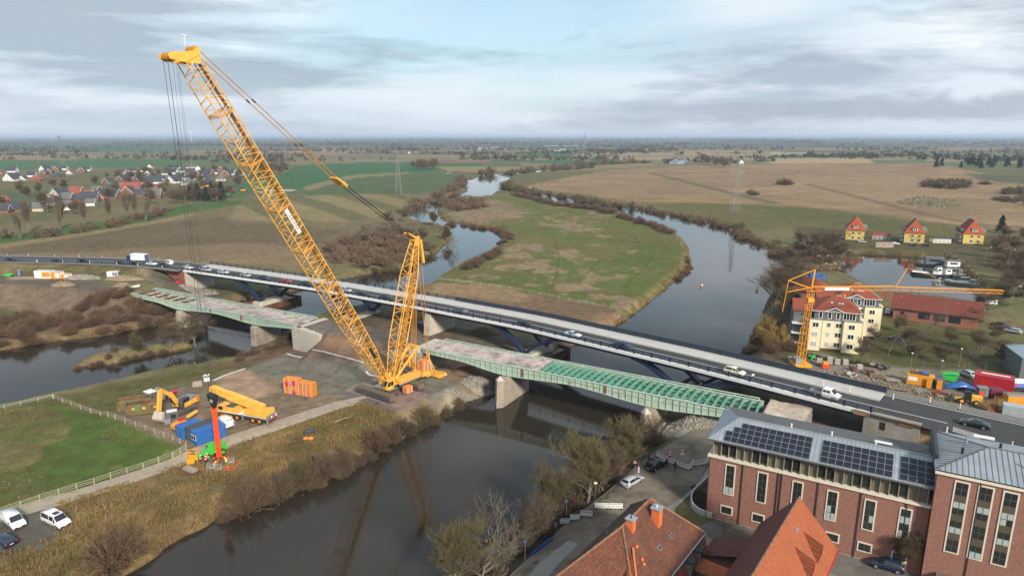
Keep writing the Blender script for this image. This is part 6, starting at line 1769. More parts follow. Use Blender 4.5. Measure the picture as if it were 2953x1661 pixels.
for x,y,z,w,h in((1.6,1.75,8.7,1.1,3.6),(6.6,.55,9.6,.9,2.9)):
 q=MB().box((x,y,z+.6),(w,w,h)).obj('chimney',M_RENDO,h1)
 MB().box((x,y,z+.6+h/2+.06),(w+.3,w+.3,.12)).obj('chimney_cap',M_ZINC,q);MB().box((x,y,z-1.0),(w+.35,w+.45,.5)).obj('flashing',M_ZINC,q)
 MB().tube((x+.1,y,z+h/2+.6),(x+.1,y,z+h/2+1.1),.09,n=6).obj('flue',M_BLK if w<1 else M_WHITE,q)
nS=Vector((0,zr_-ze_,yw)).normalized();tS=math.atan2(zr_-ze_,yw)
def on_s(x,t,lift=.06):
 return Vector((x,yw*t,zr_+(ze_-zr_)*t))+nS*lift
for x,t in((.8,.62),(4.2,.60)):
 o=MB().box((0,0,0),(.75,.6,.10)).obj('skylight',M_STEELP,h1,loc=on_s(x,t));o.rotation_euler=(-tS,0,0)
 o2=MB().box((0,0,.06),(.55,.42,.03)).obj('pane',M_WDARK,o)
for x,t in((7.9,.34),(8.4,.52),(8.6,.58)):
 MB().sphere(on_s(x,t,.15),.24,7,5).obj('vent_tile',M_RENDO,h1)
for x in(-2.4,.6):
 q=MB().box((x,yw+.25,3.3),(1.1,1.5,2.7)).obj('dormer',M_STEELP,h1);MB().box((x,yw+1.01,3.4),(.75,.03,1.9)).obj('pane',M_WDARK,q);MB().box((x,yw+.2,4.75),(1.4,1.8,.18)).obj('dormer_roof',M_BLK,q)
MB().add([(8.9,2.0,9.2),(12.4,4.6,6.6),(12.6,3.0,7.6)],[(0,1,2),(2,1,0)]).obj('dormer_roof',M_T2,h1)
MB().bar((8.8,2.0,9.35),(12.5,4.6,6.75),.2,.16).obj('dormer_ridge',M_RENDO,h1)
MB().bar((xe0,yw+.05,ze_-.02),(xe1,yw+.05,ze_-.02),.16,.16).obj('gutter',M_ZINC,h1)
for k,(y,z)in enumerate(((-2.6,8.2),(-3.8,7.0),(-1.2,9.7))):
 o=MB().box((0,0,0),(.7,.16,.05)).obj('roof_plate',M_STEELP,h1,loc=(2.0+k*2.6,y,z+.1));o.rotation_euler=(tS,0,.2)
h2=thing('tiled_house','newer house with steep bright orange tile roof and triangular dormers','house',(37.7,77.0,5.0),HA)
L2,y2,zr2,ze2=22.0,5.0,12.0,5.4
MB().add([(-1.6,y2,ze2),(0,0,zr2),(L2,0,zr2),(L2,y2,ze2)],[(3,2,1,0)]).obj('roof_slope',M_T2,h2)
MB().add([(-1.6,-y2,ze2),(0,0,zr2),(L2,0,zr2),(L2,-y2,ze2)],[(0,1,2,3)]).obj('roof_slope',M_T2_SHADE,h2)
MB().add([(-1.6,-y2,ze2),(-1.6,y2,ze2),(0,0,zr2)],[(0,1,2)]).obj('roof_hip_slope',M_T2_SHADE,h2)
for i in range(58):
 x=i*.38;MB().tube((x,0,zr2+.02),(x+.36,0,zr2+.05),.13,.15,n=6).obj('ridge_tile',M_RIDGE,h2)
MB().box((L2/2-.6,0,2.6),(L2-1.2,2*y2-1.0,5.6)).obj('wall',M_BRICK,h2)
MB().bar((-1.6,y2+.05,ze2-.02),(L2,y2+.05,ze2-.02),.14,.14).obj('gutter',M_REDP,h2)
tS2=math.atan2(zr2-ze2,y2);nS2=Vector((0,zr2-ze2,y2)).normalized()
for x in(4.2,8.2):
 p=Vector((x,y2*.62,zr2+(ze2-zr2)*.62));a,b_,c2=p+Vector((-1.6,-.9,1.25)),p+Vector((.2,.1,1.15)),p+Vector((1.4,.9,-1.2))
 top=p+Vector((0,1.0,.95));up2=p+Vector((0,-1.5,2.0))
 l_,r_=p+Vector((-1.3,.75,-1.0)),p+Vector((1.3,.75,-1.0))
 q=MB().add([up2,top,l_],[(0,1,2),(2,1,0)]).obj('dormer_roof',M_T1F,h2);MB().add([up2,top,r_],[(0,1,2),(2,1,0)]).obj('dormer_roof',M_T2,h2)
 MB().add([l_+Vector((0,.02,0)),r_+Vector((0,.02,0)),top],[(0,1,2),(2,1,0)]).obj('dormer_gable',M_REDE,h2)
p=Vector((5.6,y2*.22,zr2+(ze2-zr2)*.22))+nS2*.06
o=MB().box((0,0,0),(.7,.5,.1)).obj('skylight',M_STEELP,h2,loc=p);o.rotation_euler=(-tS2,0,0)
#small link roofs and annex between the houses
an_=thing('brick_annex','small brick annex with tiled roofs between the two tiled houses','annex',(30.2,80.0,5.0),HA)
MB().box((2.0,0,1.4),(4.6,4.2,2.8)).obj('wall',M_BRICK,an_);MB().add([(-.6,-2.4,2.8),(4.6,-2.4,2.8),(4.6,2.4,4.6),(-.6,2.4,4.6)],[(0,1,2,3)]).obj('roof_slope',M_T2_SHADE,an_)
lk=thing('link_roof','low orange tiled link roof joining the two tiled houses','roof',(27.2,74.6,5.0),HA+math.pi/2)
MB().box((0,0,1.3),(5.2,2.6,2.6)).obj('wall',M_BRICK,lk);MB().add([(-2.8,-1.6,2.5),(2.8,-1.6,2.5),(2.8,0,3.6),(-2.8,0,3.6)],[(0,1,2,3)]).add([(-2.8,0,3.6),(2.8,0,3.6),(2.8,1.6,2.5),(-2.8,1.6,2.5)],[(0,1,2,3)]).obj('roof_slope',tilemat('link_tiles',(0.42,0.125,0.05),(0.30,0.085,0.04),HA+math.pi/2),lk)
#streets on the town side
sheet('street',GW([(1430,1690),(1530,1592),(1640,1492),(1755,1415),(1845,1342),(1905,1298),(2000,1238),(2080,1195),(2140,1205),(2085,1262),(2048,1330),(2010,1395),(1965,1440),(1900,1470),(1790,1520),(1690,1590),(1600,1690)],5.0),M_ASPHG,lift=.14)
sheet('pavement',GW([(2052,1335),(2040,1392),(1985,1432),(1946,1468),(1950,1500),(2000,1540),(2080,1565),(2300,1612),(2560,1720),(2500,1760),(2200,1700),(1990,1600),(1900,1540),(1895,1475),(1965,1440),(2010,1395)],5.0),M_PAVE,lift=.16)
sheet('courtyard',GW([(2060,1500),(2200,1530),(2420,1585),(2700,1650),(3000,1760),(3000,1900),(1800,1900),(1860,1640),(1920,1560)],5.0),mat('courtyard_asphalt',(0.135,0.125,0.11),.9,var=.18,scale=.5,bump=.25,col2=(0.10,0.09,0.075),mask=.54),lift=.12)
kb=[G(*p,5.0)for p in((1425,1692),(1525,1594),(1636,1492),(1752,1414),(1842,1340),(1902,1296))]
pl=resample(kb,1.5);m=MB()
for a,b_ in zip(pl[:-1],pl[1:]):m.bar((a.x,a.y,gz(a.x,a.y)+.06),(b_.x,b_.y,gz(b_.x,b_.y)+.06),.22,.2)
tag(m.obj('kerb',mat('kerb_stone',(0.17,0.155,0.135),.9,var=.15)),kind='structure')
sheet('asphalt_patch',GW([(1500,1690),(1560,1620),(1640,1560),(1668,1570),(1600,1640),(1560,1690)],5.0),mat('pale_asphalt',(0.23,0.215,0.195),.9,var=.15,scale=.6,bump=.2),lift=.17)
#white curved wall by the brick building
pts=[G(*p,5.0)for p in((2048,1378),(2022,1404),(1998,1428),(1993,1452),(2003,1472),(2028,1486),(2052,1492))]
pl=resample(cr([Vector((p.x,p.y,0))for p in pts]),.7);m=MB()
secs=[[(p.x-n_.x*.12,p.y-n_.y*.12,4.8),(p.x+n_.x*.12,p.y+n_.y*.12,4.8),(p.x+n_.x*.12,p.y+n_.y*.12,5.95),(p.x-n_.x*.12,p.y-n_.y*.12,5.95)]for p,n_ in zip(pl,normals2(pl))]
tag(m.loft(secs).obj('garden_wall',M_CONCW),'low white curved wall at the corner of the brick building','wall')
#cream apartment block with red hipped roofs (two linked houses)
M_CREAM=mat('cream_render',(0.72,0.63,0.43),.85,var=.05,scale=.5,col2=(0.66,0.56,0.38),mask=.62)
M_SLATE=mat('grey_cladding',(0.120,0.130,0.138),.7,var=.08,scale=1)
M_RTILE=tilemat('red_roof_tiles',(0.30,0.075,0.040),(0.23,0.058,0.034),R(-18),dz=.2,du=.3)
M_WFR=mat('white_window',(0.78,0.78,0.76),.5,var=0)
M_PLINTH=mat('brick_plinth',(0.105,0.060,0.048),.9,var=.2,scale=3)
def win(par,x,y,z,w,h,rz=0.0,glass=M_WDARK,panes=2):
 c,s=math.cos(rz),math.sin(rz)
 f_=MB().box((0,0,0),(w+.16,.10,h+.16)).obj('window',M_WFR,par,loc=(x,y,z),rz=rz)
 for k in range(panes):
  MB().box((-w/2+(k+.5)*w/panes,-.05,0),(w/panes-.10,.03,h-.08)).obj('pane',glass,f_)
 return f_
def apartment(label,loc,rz,mirror=False,full=True):
 t=thing('apartment_house',label,'apartment house',loc,rz)
 W_,D_,H_=13.0,13.5,8.6
 MB().box((W_/2,D_/2,H_/2),(W_,D_,H_)).obj('cream_wall',M_CREAM,t)
 MB().box((W_/2,D_/2,.1),(W_+.1,D_+.1,1.0)).obj('plinth',M_PLINTH,t)
 for x,w in((-.4,3.2),(8.2,4.6)):
  MB().box((x+w/2,-.25,H_/2+.1),(w,.9,H_+.2)).obj('bay',M_CREAM,t);MB().box((x+w/2,-.25,H_+.26),(w+.1,1.0,.12)).obj('bay_cap',M_STEELP,t)
 for k,y in enumerate((3.5,8.5)):MB().box((W_+.2,y,H_/2+.1),(1.1,3.0,H_+.2)).obj('bay',M_CREAM,t)
 MB().box((W_/2,D_/2,H_+.08),(W_+.2,D_+.2,.16)).obj('terrace_edge',M_STEELP,t)
 MB().box((W_/2,D_/2,H_+1.3),(W_-1.6,D_-1.6,2.5)).obj('attic_wall',M_SLATE,t)
 for k in range(24):MB().box((.9+k*.49,.78,H_+1.3),(.05,.05,2.4)).obj('cladding_board',M_SLATE,t)
 e,zt=.3,H_+2.5
 v_=[(e,e,zt),(W_-e,e,zt),(W_-e,D_-e,zt),(e,D_-e,zt),(W_*.46,D_*.5,zt+3.4),(W_*.56,D_*.5,zt+3.4)]
 for f_ in((0,1,5,4),(1,2,5),(2,3,4,5),(3,0,4)):MB().add([v_[i]for i in f_],[tuple(range(len(f_)))]).obj('roof_slope',M_RTILE,t)
 MB().box((W_/2,D_/2,zt-.06),(W_-.4,D_-.4,.12)).obj('eave',M_WFR,t)
 g0,g1,gx=Vector((3.4,e-.1,zt)),Vector((8.0,e-.1,zt)),Vector((5.7,e-.1,zt+1.15));bk=Vector((5.7,3.4,zt+1.15))
 MB().add([g0,g1,gx],[(0,1,2)]).obj('gable',M_SLATE,t)
 MB().add([g0+Vector((-.3,-.25,-.1)),gx+Vector((0,-.25,.08)),bk],[(0,1,2),(2,1,0)]).obj('gable_roof',M_RTILE,t);MB().add([g1+Vector((.3,-.25,-.1)),bk,gx+Vector((0,-.25,.08))],[(0,1,2),(2,1,0)]).obj('gable_roof',M_RTILE,t)
 MB().bar(g0+Vector((-.3,-.26,-.06)),gx+Vector((0,-.26,.06)),.12,.16).bar(gx+Vector((0,-.26,.06)),g1+Vector((.3,-.26,-.06)),.12,.16).obj('verge',M_WFR,t)
 for zz in(1.9,4.7,7.4):
  for x,w,y in((1.2,1.5,-.74),(4.6,.9,-.04),(7.1,1.5,-.04),(10.2,1.5,-.74)):
   win(t,x,y,zz,w,1.25,glass=M_BLIND if(zz<5 and x<5)else M_WDARK)
 for x,w in((2.4,.8),(4.7,.8),(6.8,.8)):win(t,x,.74,H_+1.3,w,1.8,panes=1)
 win(t,9.6,.74,H_+1.3,3.0,1.9,panes=4);win(t,W_-.76,2.0,H_+1.2,1.0,1.9,R(90),panes=1)
 for y in(3.5,8.5):
  for zz in(1.9,4.7,7.4):win(t,W_+.8,y,zz,1.3,1.2,R(90))
 for x in(-.5,2.9,8.1,W_-.1):MB().tube((x,-.78,.2),(x,-.78,H_+.1),.06,n=5).obj('downpipe',M_STEELP,t)
 th=math.atan2(3.4,D_*.5-e)
 for x,k in((5.3,.52),(7.2,.48),(8.0,.48)):
  o=MB().box((0,0,0),(.7,.9,.08)).obj('skylight',M_STEELP,t,loc=(x,e+(D_*.5-e)*k-.03,zt+3.4*k+.06));o.rotation_euler=(th,0,0);MB().box((0,0,.05),(.5,.7,.03)).obj('pane',M_BLIND,o)
 for k in range(5):MB().tube((6.6+k*.35,D_*.5-.6,zt+3.0),(6.6+k*.35,D_*.5-.6,zt+3.7),.05,n=5).obj('roof_vent',M_STONE,t)
#wing roof to the left
 MB().box((-2.0,7.0,H_/2+.8),(4.4,8.0,H_+1.4)).obj('wing_wall',M_SLATE,t)
 MB().add([(-4.6,2.6,H_+1.6),(1.4,2.6,H_+1.6),(1.4,7.0,H_+4.2),(-4.6,7.0,H_+4.2)],[(0,1,2,3)]).add([(-4.6,7.0,H_+4.2),(1.4,7.0,H_+4.2),(1.4,11.4,H_+1.6),(-4.6,11.4,H_+1.6)],[(0,1,2,3)]).obj('wing_roof',M_RTILE,t)
 for zz in(1.2,4.0,6.8):
  MB().box((-3.0,2.0,zz),(3.2,2.2,.14)).obj('balcony_slab',M_WFR,t);m=MB()
  for k in range(9):m.tube((-4.5+k*.37,.95,zz),(-4.5+k*.37,.95,zz+1.0),.025,n=4)
  m.tube((-4.6,.95,zz+1.0),(-1.5,.95,zz+1.0),.04,n=4);m.obj('balcony_rail',M_DGREY,t)
 return t
apartment('cream apartment house with red hipped roof nearest the new bridge',(82.9,174.0,5.0),R(-18))
apartment('second cream apartment house with red roof directly behind the first',(96.6,189.0,5.0),R(-14))
ap3=thing('boat_house','dark red roofed house on the harbour edge behind the apartment houses','house',(104,226,4.6),R(-25))
MB().box((0,0,3.0),(17,10,6.0)).obj('wall',M_BRICK,ap3)
for f_ in([(-9,-6,5.8),(9,-6,5.8),(4,0,9.6),(-5,0,9.6)],[(9,-6,5.8),(9,6,5.8),(4,0,9.6)],[(9,6,5.8),(-9,6,5.8),(-5,0,9.6),(4,0,9.6)],[(-9,6,5.8),(-9,-6,5.8),(-5,0,9.6)]):
 MB().add(f_,[tuple(range(len(f_)))]).obj('roof_slope',M_RTILE,ap3)
#brick hall beyond
hl=thing('brick_hall','long low brick hall with red tiled roof beside the harbour','hall',(124.4,205.4,5.0),R(-34))
M_HT=tilemat('hall_tiles',(0.200,0.052,0.036),(0.155,0.042,0.032),R(-34),dz=.2,du=.3)
M_HBR=mat('hall_brick',(0.260,0.110,0.078),.9,var=.12,scale=3)
MB().box((11.4,5.4,2.0),(22.8,10.8,4.0)).obj('brick_wall',M_HBR,hl);MB().box((11.4,-.04,3.85),(23.0,.1,.7)).obj('fascia',M_WFR,hl)
MB().add([(-1,-1.0,3.9),(23.8,-1.0,3.9),(23.8,5.4,7.6),(-1,5.4,7.6)],[(0,1,2,3)]).obj('roof_slope',M_HT,hl)
MB().add([(-1,5.4,7.6),(23.8,5.4,7.6),(23.8,11.8,3.9),(-1,11.8,3.9)],[(0,1,2,3)]).obj('roof_slope',M_HT,hl)
for x in(0.02,22.78):MB().add([(x,0,3.9),(x,10.8,3.9),(x,5.4,7.3)],[(0,1,2),(2,1,0)]).obj('gable_wall',M_HBR if x<1 else M_WFR,hl)
for x in(8.6,12.7,16.8):
 f_=MB().box((x,-.06,2.0),(3.0,.12,1.7)).obj('window',M_NAVY,hl)
 for i in range(4):
  for j in range(3):MB().box((x-1.1+i*.73,-.13,1.47+j*.53),(.62,.03,.44)).obj('pane',M_WDARK,f_)
MB().tube((2.6,-.02,2.2),(2.6,-.10,2.2),.55,n=16).obj('round_window',M_WDARK,hl)
for x,t in((1.5,.3),(17,.35)):MB().tube((x,5.4*.7,6.4),(x,5.4*.7,7.1),.08,n=6).obj('roof_vent',M_STONE,hl)
#three yellow houses beyond the harbour
M_YHS=mat('yellow_render',(0.60,0.44,0.115),.85,var=.06,scale=.4)
M_YHR=tilemat('orange_tiles_far',(0.42,0.095,0.040),(0.34,0.078,0.036),R(-28),dz=.25,du=.4)
M_YHR_SHADE=tilemat('orange_tiles_far_shaded',(0.235,0.060,0.040),(0.19,0.05,0.036),R(60),dz=.25,du=.4)  # left and back slopes: same tiles, their shade put into the colour
def yellow_house(label,loc,rz):
 t=thing('yellow_house',label,'house',loc,rz)
 W_,D_,H_,RH=10.0,15.0,6.2,7.4
 MB().box((0,D_/2,H_/2),(W_,D_,H_)).obj('wall',M_YHS,t)
 MB().box((0,D_/2,.2),(W_+.1,D_+.1,.5)).obj('plinth',M_CONCG,t)
 o=.6
#half-hipped roof: ridge along depth, hip over the front gable
 A_,B_,C_,D2=(-W_/2-o,-o,H_-.3),(W_/2+o,-o,H_-.3),(W_/2+o,D_+o,H_-.3),(-W_/2-o,D_+o,H_-.3)
 r0,r1=(0,2.6,H_+RH),(0,D_-2.0,H_+RH)
 MB().add([A_,B_,r0],[(0,1,2)]).obj('front_roof_slope',M_YHR,t)
 MB().add([B_,C_,r1,r0],[(0,1,2,3)]).obj('roof_slope',M_YHR,t);MB().add([D2,A_,r0,r1],[(0,1,2,3)]).obj('roof_slope',M_YHR_SHADE,t);MB().add([C_,D2,r1],[(0,1,2)]).obj('back_roof_slope',M_YHR_SHADE,t)
 q=MB().box((0,.6,H_+2.0),(2.4,2.2,1.6)).obj('dormer',M_WFR,t);MB().box((0,.5,H_+2.9),(2.8,2.5,.2)).obj('dormer_roof',M_RTILE,q)
 for x in(-.5,.5):MB().box((x,-.52,H_+2.0),(.75,.05,1.0)).obj('pane',M_WDARK,q)
 for z in(1.7,4.4):
  for x in(-.9,2.4):win(t,x,-.02,z,1.5,1.3)
 for k in range(5):
  x=W_/2+.2;MB().box((x-.3,2.5+k*2.4,H_+1.4+(k%2)*.1),(2.4,1.5,1.4)).obj('dormer',M_STEELP,t)
  MB().box((-x+.2,2.5+k*2.4,H_+1.4),(2.2,1.5,1.3)).obj('dormer',M_SLATE,t)
 for z in(1.4,3.8):
  for k in range(3):MB().box((-W_/2-.9,2+k*4.2,z),(1.6,2.6,1.1)).obj('balcony',M_STEELP,t)
 MB().box((.3,6,H_+RH+.1),(.7,.7,1.4)).obj('chimney',M_STEELP,t)
 return t
yellow_house('yellow house with steep orange roof, westmost of the three by the harbour',(203.6,384.3,2.6),R(-27))
yellow_house('yellow house with steep orange roof, middle one of the three',(232.4,373.4,2.6),R(-27))
yellow_house('yellow house with steep orange roof, eastmost of the three half behind trees',(264.4,370.2,2.6),R(-20))
gr_=thing('garage_block','low white garage block with red roof between two yellow houses','garages',tuple(GG(2541,692)),R(-22))
MB().box((0,2.5,1.2),(9,5,2.5)).obj('wall',M_WFR,gr_);MB().add([(-4.8,-.4,2.5),(4.8,-.4,2.5),(4.8,2.5,3.9),(-4.8,2.5,3.9)],[(0,1,2,3)]).add([(-4.8,2.5,3.9),(4.8,2.5,3.9),(4.8,5.4,2.5),(-4.8,5.4,2.5)],[(0,1,2,3)]).obj('roof_slope',M_RTILE,gr_)
for k in range(4):MB().box((-3.3+k*2.2,-.03,1.05),(1.9,.08,2.0)).obj('garage_door',M_STEELP,gr_)
gr_=thing('garage_block','flat roofed white garage block left of the eastmost yellow house','garages',tuple(GG(2716,702)),R(-10))
MB().box((0,2.5,1.2),(9.5,5,2.5)).obj('wall',M_WFR,gr_);MB().box((0,2.5,2.52),(9.8,5.3,.16)).obj('roof',M_ZINCD,gr_)
for k in range(4):MB().box((-3.5+k*2.3,-.03,1.05),(2.0,.08,2.0)).obj('garage_door',M_CONCW,gr_)
#vegetation
def tubes(P,Q,r0,r1,k=3):
 """many k-sided tapered twigs at once"""
 P,Q=np.asarray(P),np.asarray(Q);n=len(P)
 d=Q-P;d/=np.maximum(np.linalg.norm(d,axis=1,keepdims=True),1e-6)
 u=np.where(np.abs(d[:,2:3])>.9,[[1.,0,0]],[[0,0,1.]])
 a=np.cross(d,u);a/=np.linalg.norm(a,axis=1,keepdims=True);b=np.cross(a,d)
 v=np.empty((n,2*k,3))
 for i in range(k):
  t=2*math.pi*i/k
  o=a*math.cos(t)+b*math.sin(t)
  v[:,i]=P+o*np.asarray(r0)[:,None];v[:,k+i]=Q+o*np.asarray(r1)[:,None]
 base=np.arange(n)[:,None]*2*k
 f=np.concatenate([base+np.array([[i,(i+1)%k,k+(i+1)%k,k+i]])for i in range(k)],0)
 return v.reshape(-1,3),f
def grow_tree(seed,h,spread=.55,levels=5,trunk=.3,twig=.016,lean=(0,0),kids=(3,4),upl=.25,tr=None,t0=.5,k0=6,fine=0):
 rg=random.Random(seed);thick,thin=[],[]
 tr=tr or h*.020
 def br(p,d,L,r,lev):
  nseg=3 if lev<2 else 2
  pts=[p];q=p;dd=d
  for i in range(nseg):
   dd=(dd+Vector((rg.gauss(0,.13),rg.gauss(0,.13),rg.gauss(0,.08)+upl*.3))).normalized()
   q=q+dd*(L/nseg);pts.append(q)
  for i in range(nseg):
   a,b=r*(1-.45*i/nseg),r*(1-.45*(i+1)/nseg)
   (thick if lev<2 else thin).append((pts[i],pts[i+1],max(a,twig),max(b,twig*.7)))
  if lev>=levels:return
  n=rg.randint(*kids)if lev else k0
  for i in range(n):
   t=rg.uniform(t0 if lev==0 else.35,1.0)if i else 1.0
   k=min(nseg-1,int(t*nseg));s=pts[k].lerp(pts[k+1],t*nseg-k)
   az=rg.uniform(0,6.283);sp=rg.uniform(.35,1.0)*spread*(1.25 if lev==0 else 1.0)
   side=Vector((math.cos(az),math.sin(az),0))
   nd=(dd*(1-sp*.35)+side*sp+Vector((0,0,upl))).normalized()
   br(s,nd,L*rg.uniform(.6,.86)*(1.0 if lev or t>.8 else.8),r*rg.uniform(.42,.62),lev+1)
 br(Vector((0,0,-.15)),Vector((lean[0],lean[1],1)).normalized(),h*trunk,tr,0)
 for a,b,c,d in list(thin)if fine else[]:
  if c>twig*1.6:continue
  for _ in range(fine):
   p=a.lerp(b,rg.random());thin.append((p,p+((b-a).normalized()+Vector((rg.gauss(0,.6),rg.gauss(0,.6),rg.gauss(.1,.4))))*h*rg.uniform(.02,.05),twig*.8,twig*.5))
 k=h/max(s[1].z for s in thick+thin)
 sc=lambda L:[(a*k,b*k,c,d)for a,b,c,d in L]
 return sc(thick),sc(thin)
def seg_mesh(name,segs,m,k):
 P=[s[0]for s in segs];Q=[s[1]for s in segs]
 v,f=tubes(np.array([p[:]for p in P]),np.array([p[:]for p in Q]),[s[2]for s in segs],[s[3]for s in segs],k)
 return np_mesh(name,v,f4=f,mats=[m])
M_BARKO=mat('olive_twigs',(0.135,0.105,0.048),.9,var=.22,scale=.9,randv=.16)
M_BARKB=mat('brown_twigs',(0.125,0.088,0.056),.9,var=.22,scale=.9,randv=.18)
M_BARKR=mat('reddish_twigs',(0.155,0.096,0.056),.9,var=.22,scale=.9,randv=.18)
M_BARKG=mat('grey_bark',(0.165,0.140,0.105),.9,var=.2,scale=2)
M_BARKY=mat('willow_twigs',(0.275,0.185,0.055),.9,var=.2,scale=.9,randv=.1)
M_DARKG=mat('evergreen',(0.022,0.036,0.018),.9,var=.3,scale=.8,randv=.25)
TREES={}
def tree_kind(key,twm,seeds,**kw):
 L=[]
 for s in seeds:
  thick,thin=grow_tree(s,10.0,**kw)
  L.append((seg_mesh('trunk',thick,M_BARKG,5),seg_mesh('crown',thin,twm,3)))
 TREES[key]=L
tree_kind('olive',M_BARKO,(1,2,3),levels=5,kids=(4,4),spread=.82,trunk=.30,twig=.015,upl=.22,t0=.35,k0=9,fine=2)
tree_kind('brown',M_BARKB,(4,5,6),levels=5,kids=(3,4),spread=1.0,trunk=.28,twig=.018,upl=.14,t0=.3,k0=9,fine=1)
tree_kind('poplar',M_BARKB,(7,8),levels=3,kids=(4,5),spread=.34,trunk=.85,twig=.016,upl=.6,t0=.06,k0=22)
tree_kind('sparse',M_BARKG,(9,10),levels=5,kids=(3,3),spread=.95,trunk=.3,twig=.018,upl=.15,t0=.45,k0=6)
def weep(seed):
 thick,thin=grow_tree(seed,10,levels=3,kids=(4,5),spread=1.1,trunk=.25,twig=.03,upl=.1)
 rg=random.Random(seed);out=list(thin)
 for s in thin:
  for _ in range(10):
   p=s[0].lerp(s[1],rg.random());L=rg.uniform(1.0,3.2);o=Vector((rg.gauss(0,.4),rg.gauss(0,.4),0))
   q=p+o+Vector((0,0,-L*.4));q2=q+o*.3+Vector((0,0,-L*.7))
   out+=[(p,q,.014,.013),(q,q2,.013,.008)]
 return thick,out
TREES['willow']=[(seg_mesh('trunk',a,M_BARKG,5),seg_mesh('crown',b,M_BARKY,3))for a,b in(weep(31),)]
def bush_segs(seed,n=170,twig=.013):
 rg=random.Random(seed);S=[]
 for i in range(n):
  az=rg.uniform(0,6.283);t=math.sqrt(rg.random());r0=rg.uniform(0,.35)*t
  p=Vector((math.cos(az)*r0,math.sin(az)*r0,-.05));az2=az+rg.gauss(0,.5)
  d=Vector((math.cos(az2)*t*.95,math.sin(az2)*t*.95,1.05-.75*t)).normalized()
  L=rg.uniform(.75,1.08);q=p
  for k in range(3):
   d=(d+Vector((rg.gauss(0,.13),rg.gauss(0,.13),rg.gauss(0,.06)-.03))).normalized()
   q2=q+d*(L/3);S.append((q,q2,twig*(1.5-.3*k),twig*(1.2-.3*k)))
   for _ in range(2+k):
    s=q.lerp(q2,rg.random());e=(d+Vector((rg.gauss(0,.55),rg.gauss(0,.55),rg.gauss(0,.35)))).normalized()
    l=rg.uniform(.14,.34);S.append((s,s+e*l,twig*.8,twig*.45))
   q=q2
 return S
BUSH={}
for key,m_ in(('brown',M_BARKB),('red',M_BARKR),('olive',M_BARKO)):
 BUSH[key]=[seg_mesh('bush',bush_segs(s),m_,3)for s in(11,12)]
def needle_tree(seed):
 rg=np.random.default_rng(seed);n=900
 z=rg.uniform(.12,1.0,n);r=(1-z)*.28*np.sqrt(rg.random(n))+.01;a=rg.uniform(0,6.283,n)
 c=np.stack([r*np.cos(a),r*np.sin(a),z],1);d=rg.normal(0,1,(n,2,3))*.045
 v=np.stack([c,c+d[:,0],c+d[:,1]],1).reshape(-1,3)*10
 return np_mesh('crown',v,f3=np.arange(n*3).reshape(-1,3),mats=[M_DARKG])
CONIF=[needle_tree(3),needle_tree(4)]
CTRUNK=MB().tube((0,0,-.2),(0,0,6),.16,.08,n=6).mesh('trunk',M_BARKG)
vr=random.Random(99)
def plant_tree(kind,x,y,h,label,group=None,rz=None,z=None,name='tree'):
 tk,cw=vr.choice(TREES[kind]);s=h/10
 t=thing(name,label,'tree',(x,y,(gz(x,y)if z is None else z)),vr.uniform(0,6.28)if rz is None else rz,group)
 t.scale=(s*vr.uniform(.9,1.12),s*vr.uniform(.9,1.12),s)
 mobj('trunk',tk,t);mobj('crown',cw,t)
 return t
def plant_conifer(x,y,h,label,group=None):
 t=thing('conifer',label,'tree',(x,y,gz(x,y)),vr.uniform(0,6.28),group);t.scale=(h/10*1.2,h/10*1.2,h/10)
 mobj('trunk',CTRUNK,t);mobj('crown',vr.choice(CONIF),t)
MASS={}
def low_bush(seed,n,tw):
 v,f=tubes(*(lambda S:(np.array([s[0][:]for s in S]),np.array([s[1][:]for s in S]),[s[2]for s in S],[s[3]for s in S]))(bush_segs(seed,n,tw)),3)
 return v,f
LOWB={}
def plant_bushes(pts,kinds,label,group,name='bush',cat='bush',mass=None):
 """pts: world (x, y, width, height); mass: a thicket too dense to count, joined (number of stems per shrub, twig size)"""
 P=np.array([[p[0],p[1]]for p in pts]);H=height(P)[0]
 if mass:
  if mass not in LOWB:LOWB[mass]=[low_bush(s,*mass)for s in(41,42,43)]
  for k in sorted(set(kinds)):MASS.setdefault((group,label),{}).setdefault(k,[])
  for(x,y,w,h),z in zip(pts,H):
   v,f=vr.choice(LOWB[mass]);a=vr.uniform(0,6.28);c,s=math.cos(a),math.sin(a)
   q=np.column_stack([x+(v[:,0]*c-v[:,1]*s)*w/2,y+(v[:,0]*s+v[:,1]*c)*w/2,max(z,-.2)-.05+v[:,2]*h])
   MASS[(group,label)][vr.choice(kinds)].append((q,f))
  return
 for(x,y,w,h),z in zip(pts,H):
  o=mobj(name,vr.choice(BUSH[vr.choice(kinds)]),None,(x,y,max(z,-.2)-.05),vr.uniform(0,6.28))
  o.scale=(w/2*vr.uniform(.9,1.1),w/2*vr.uniform(.9,1.1),h);tag(o,label,cat,group)
def along(pts,z,step,wr,hr,jit=0.0,hw=.75):
 pl=resample([Vector((*G(a,b,z)[:2],0))for a,b in pts],step);nm=normals2(pl);o=[]
 for p,n_ in zip(pl,nm):
  j=vr.uniform(-jit,jit);w=vr.uniform(*wr);o.append((p.x+n_.x*j+vr.uniform(-step,step)*.35,p.y+n_.y*j,w,vr.uniform(*hr)))
 return o
def area(poly,z,n,wr,hr,dry=.3):
 A=np.array(GW(poly,z));lo,hi=A.min(0),A.max(0);o=[];tries=0
 while len(o)<n and tries<40:
  tries+=1
  P=RNG.uniform(lo,hi,(n*3,2));ok=(sdpoly(P,A)<0)&(water_sd(P)>dry)
  for x,y in P[ok]:
   if len(o)<n:o.append((x,y,vr.uniform(*wr),vr.uniform(*hr)))
 return o
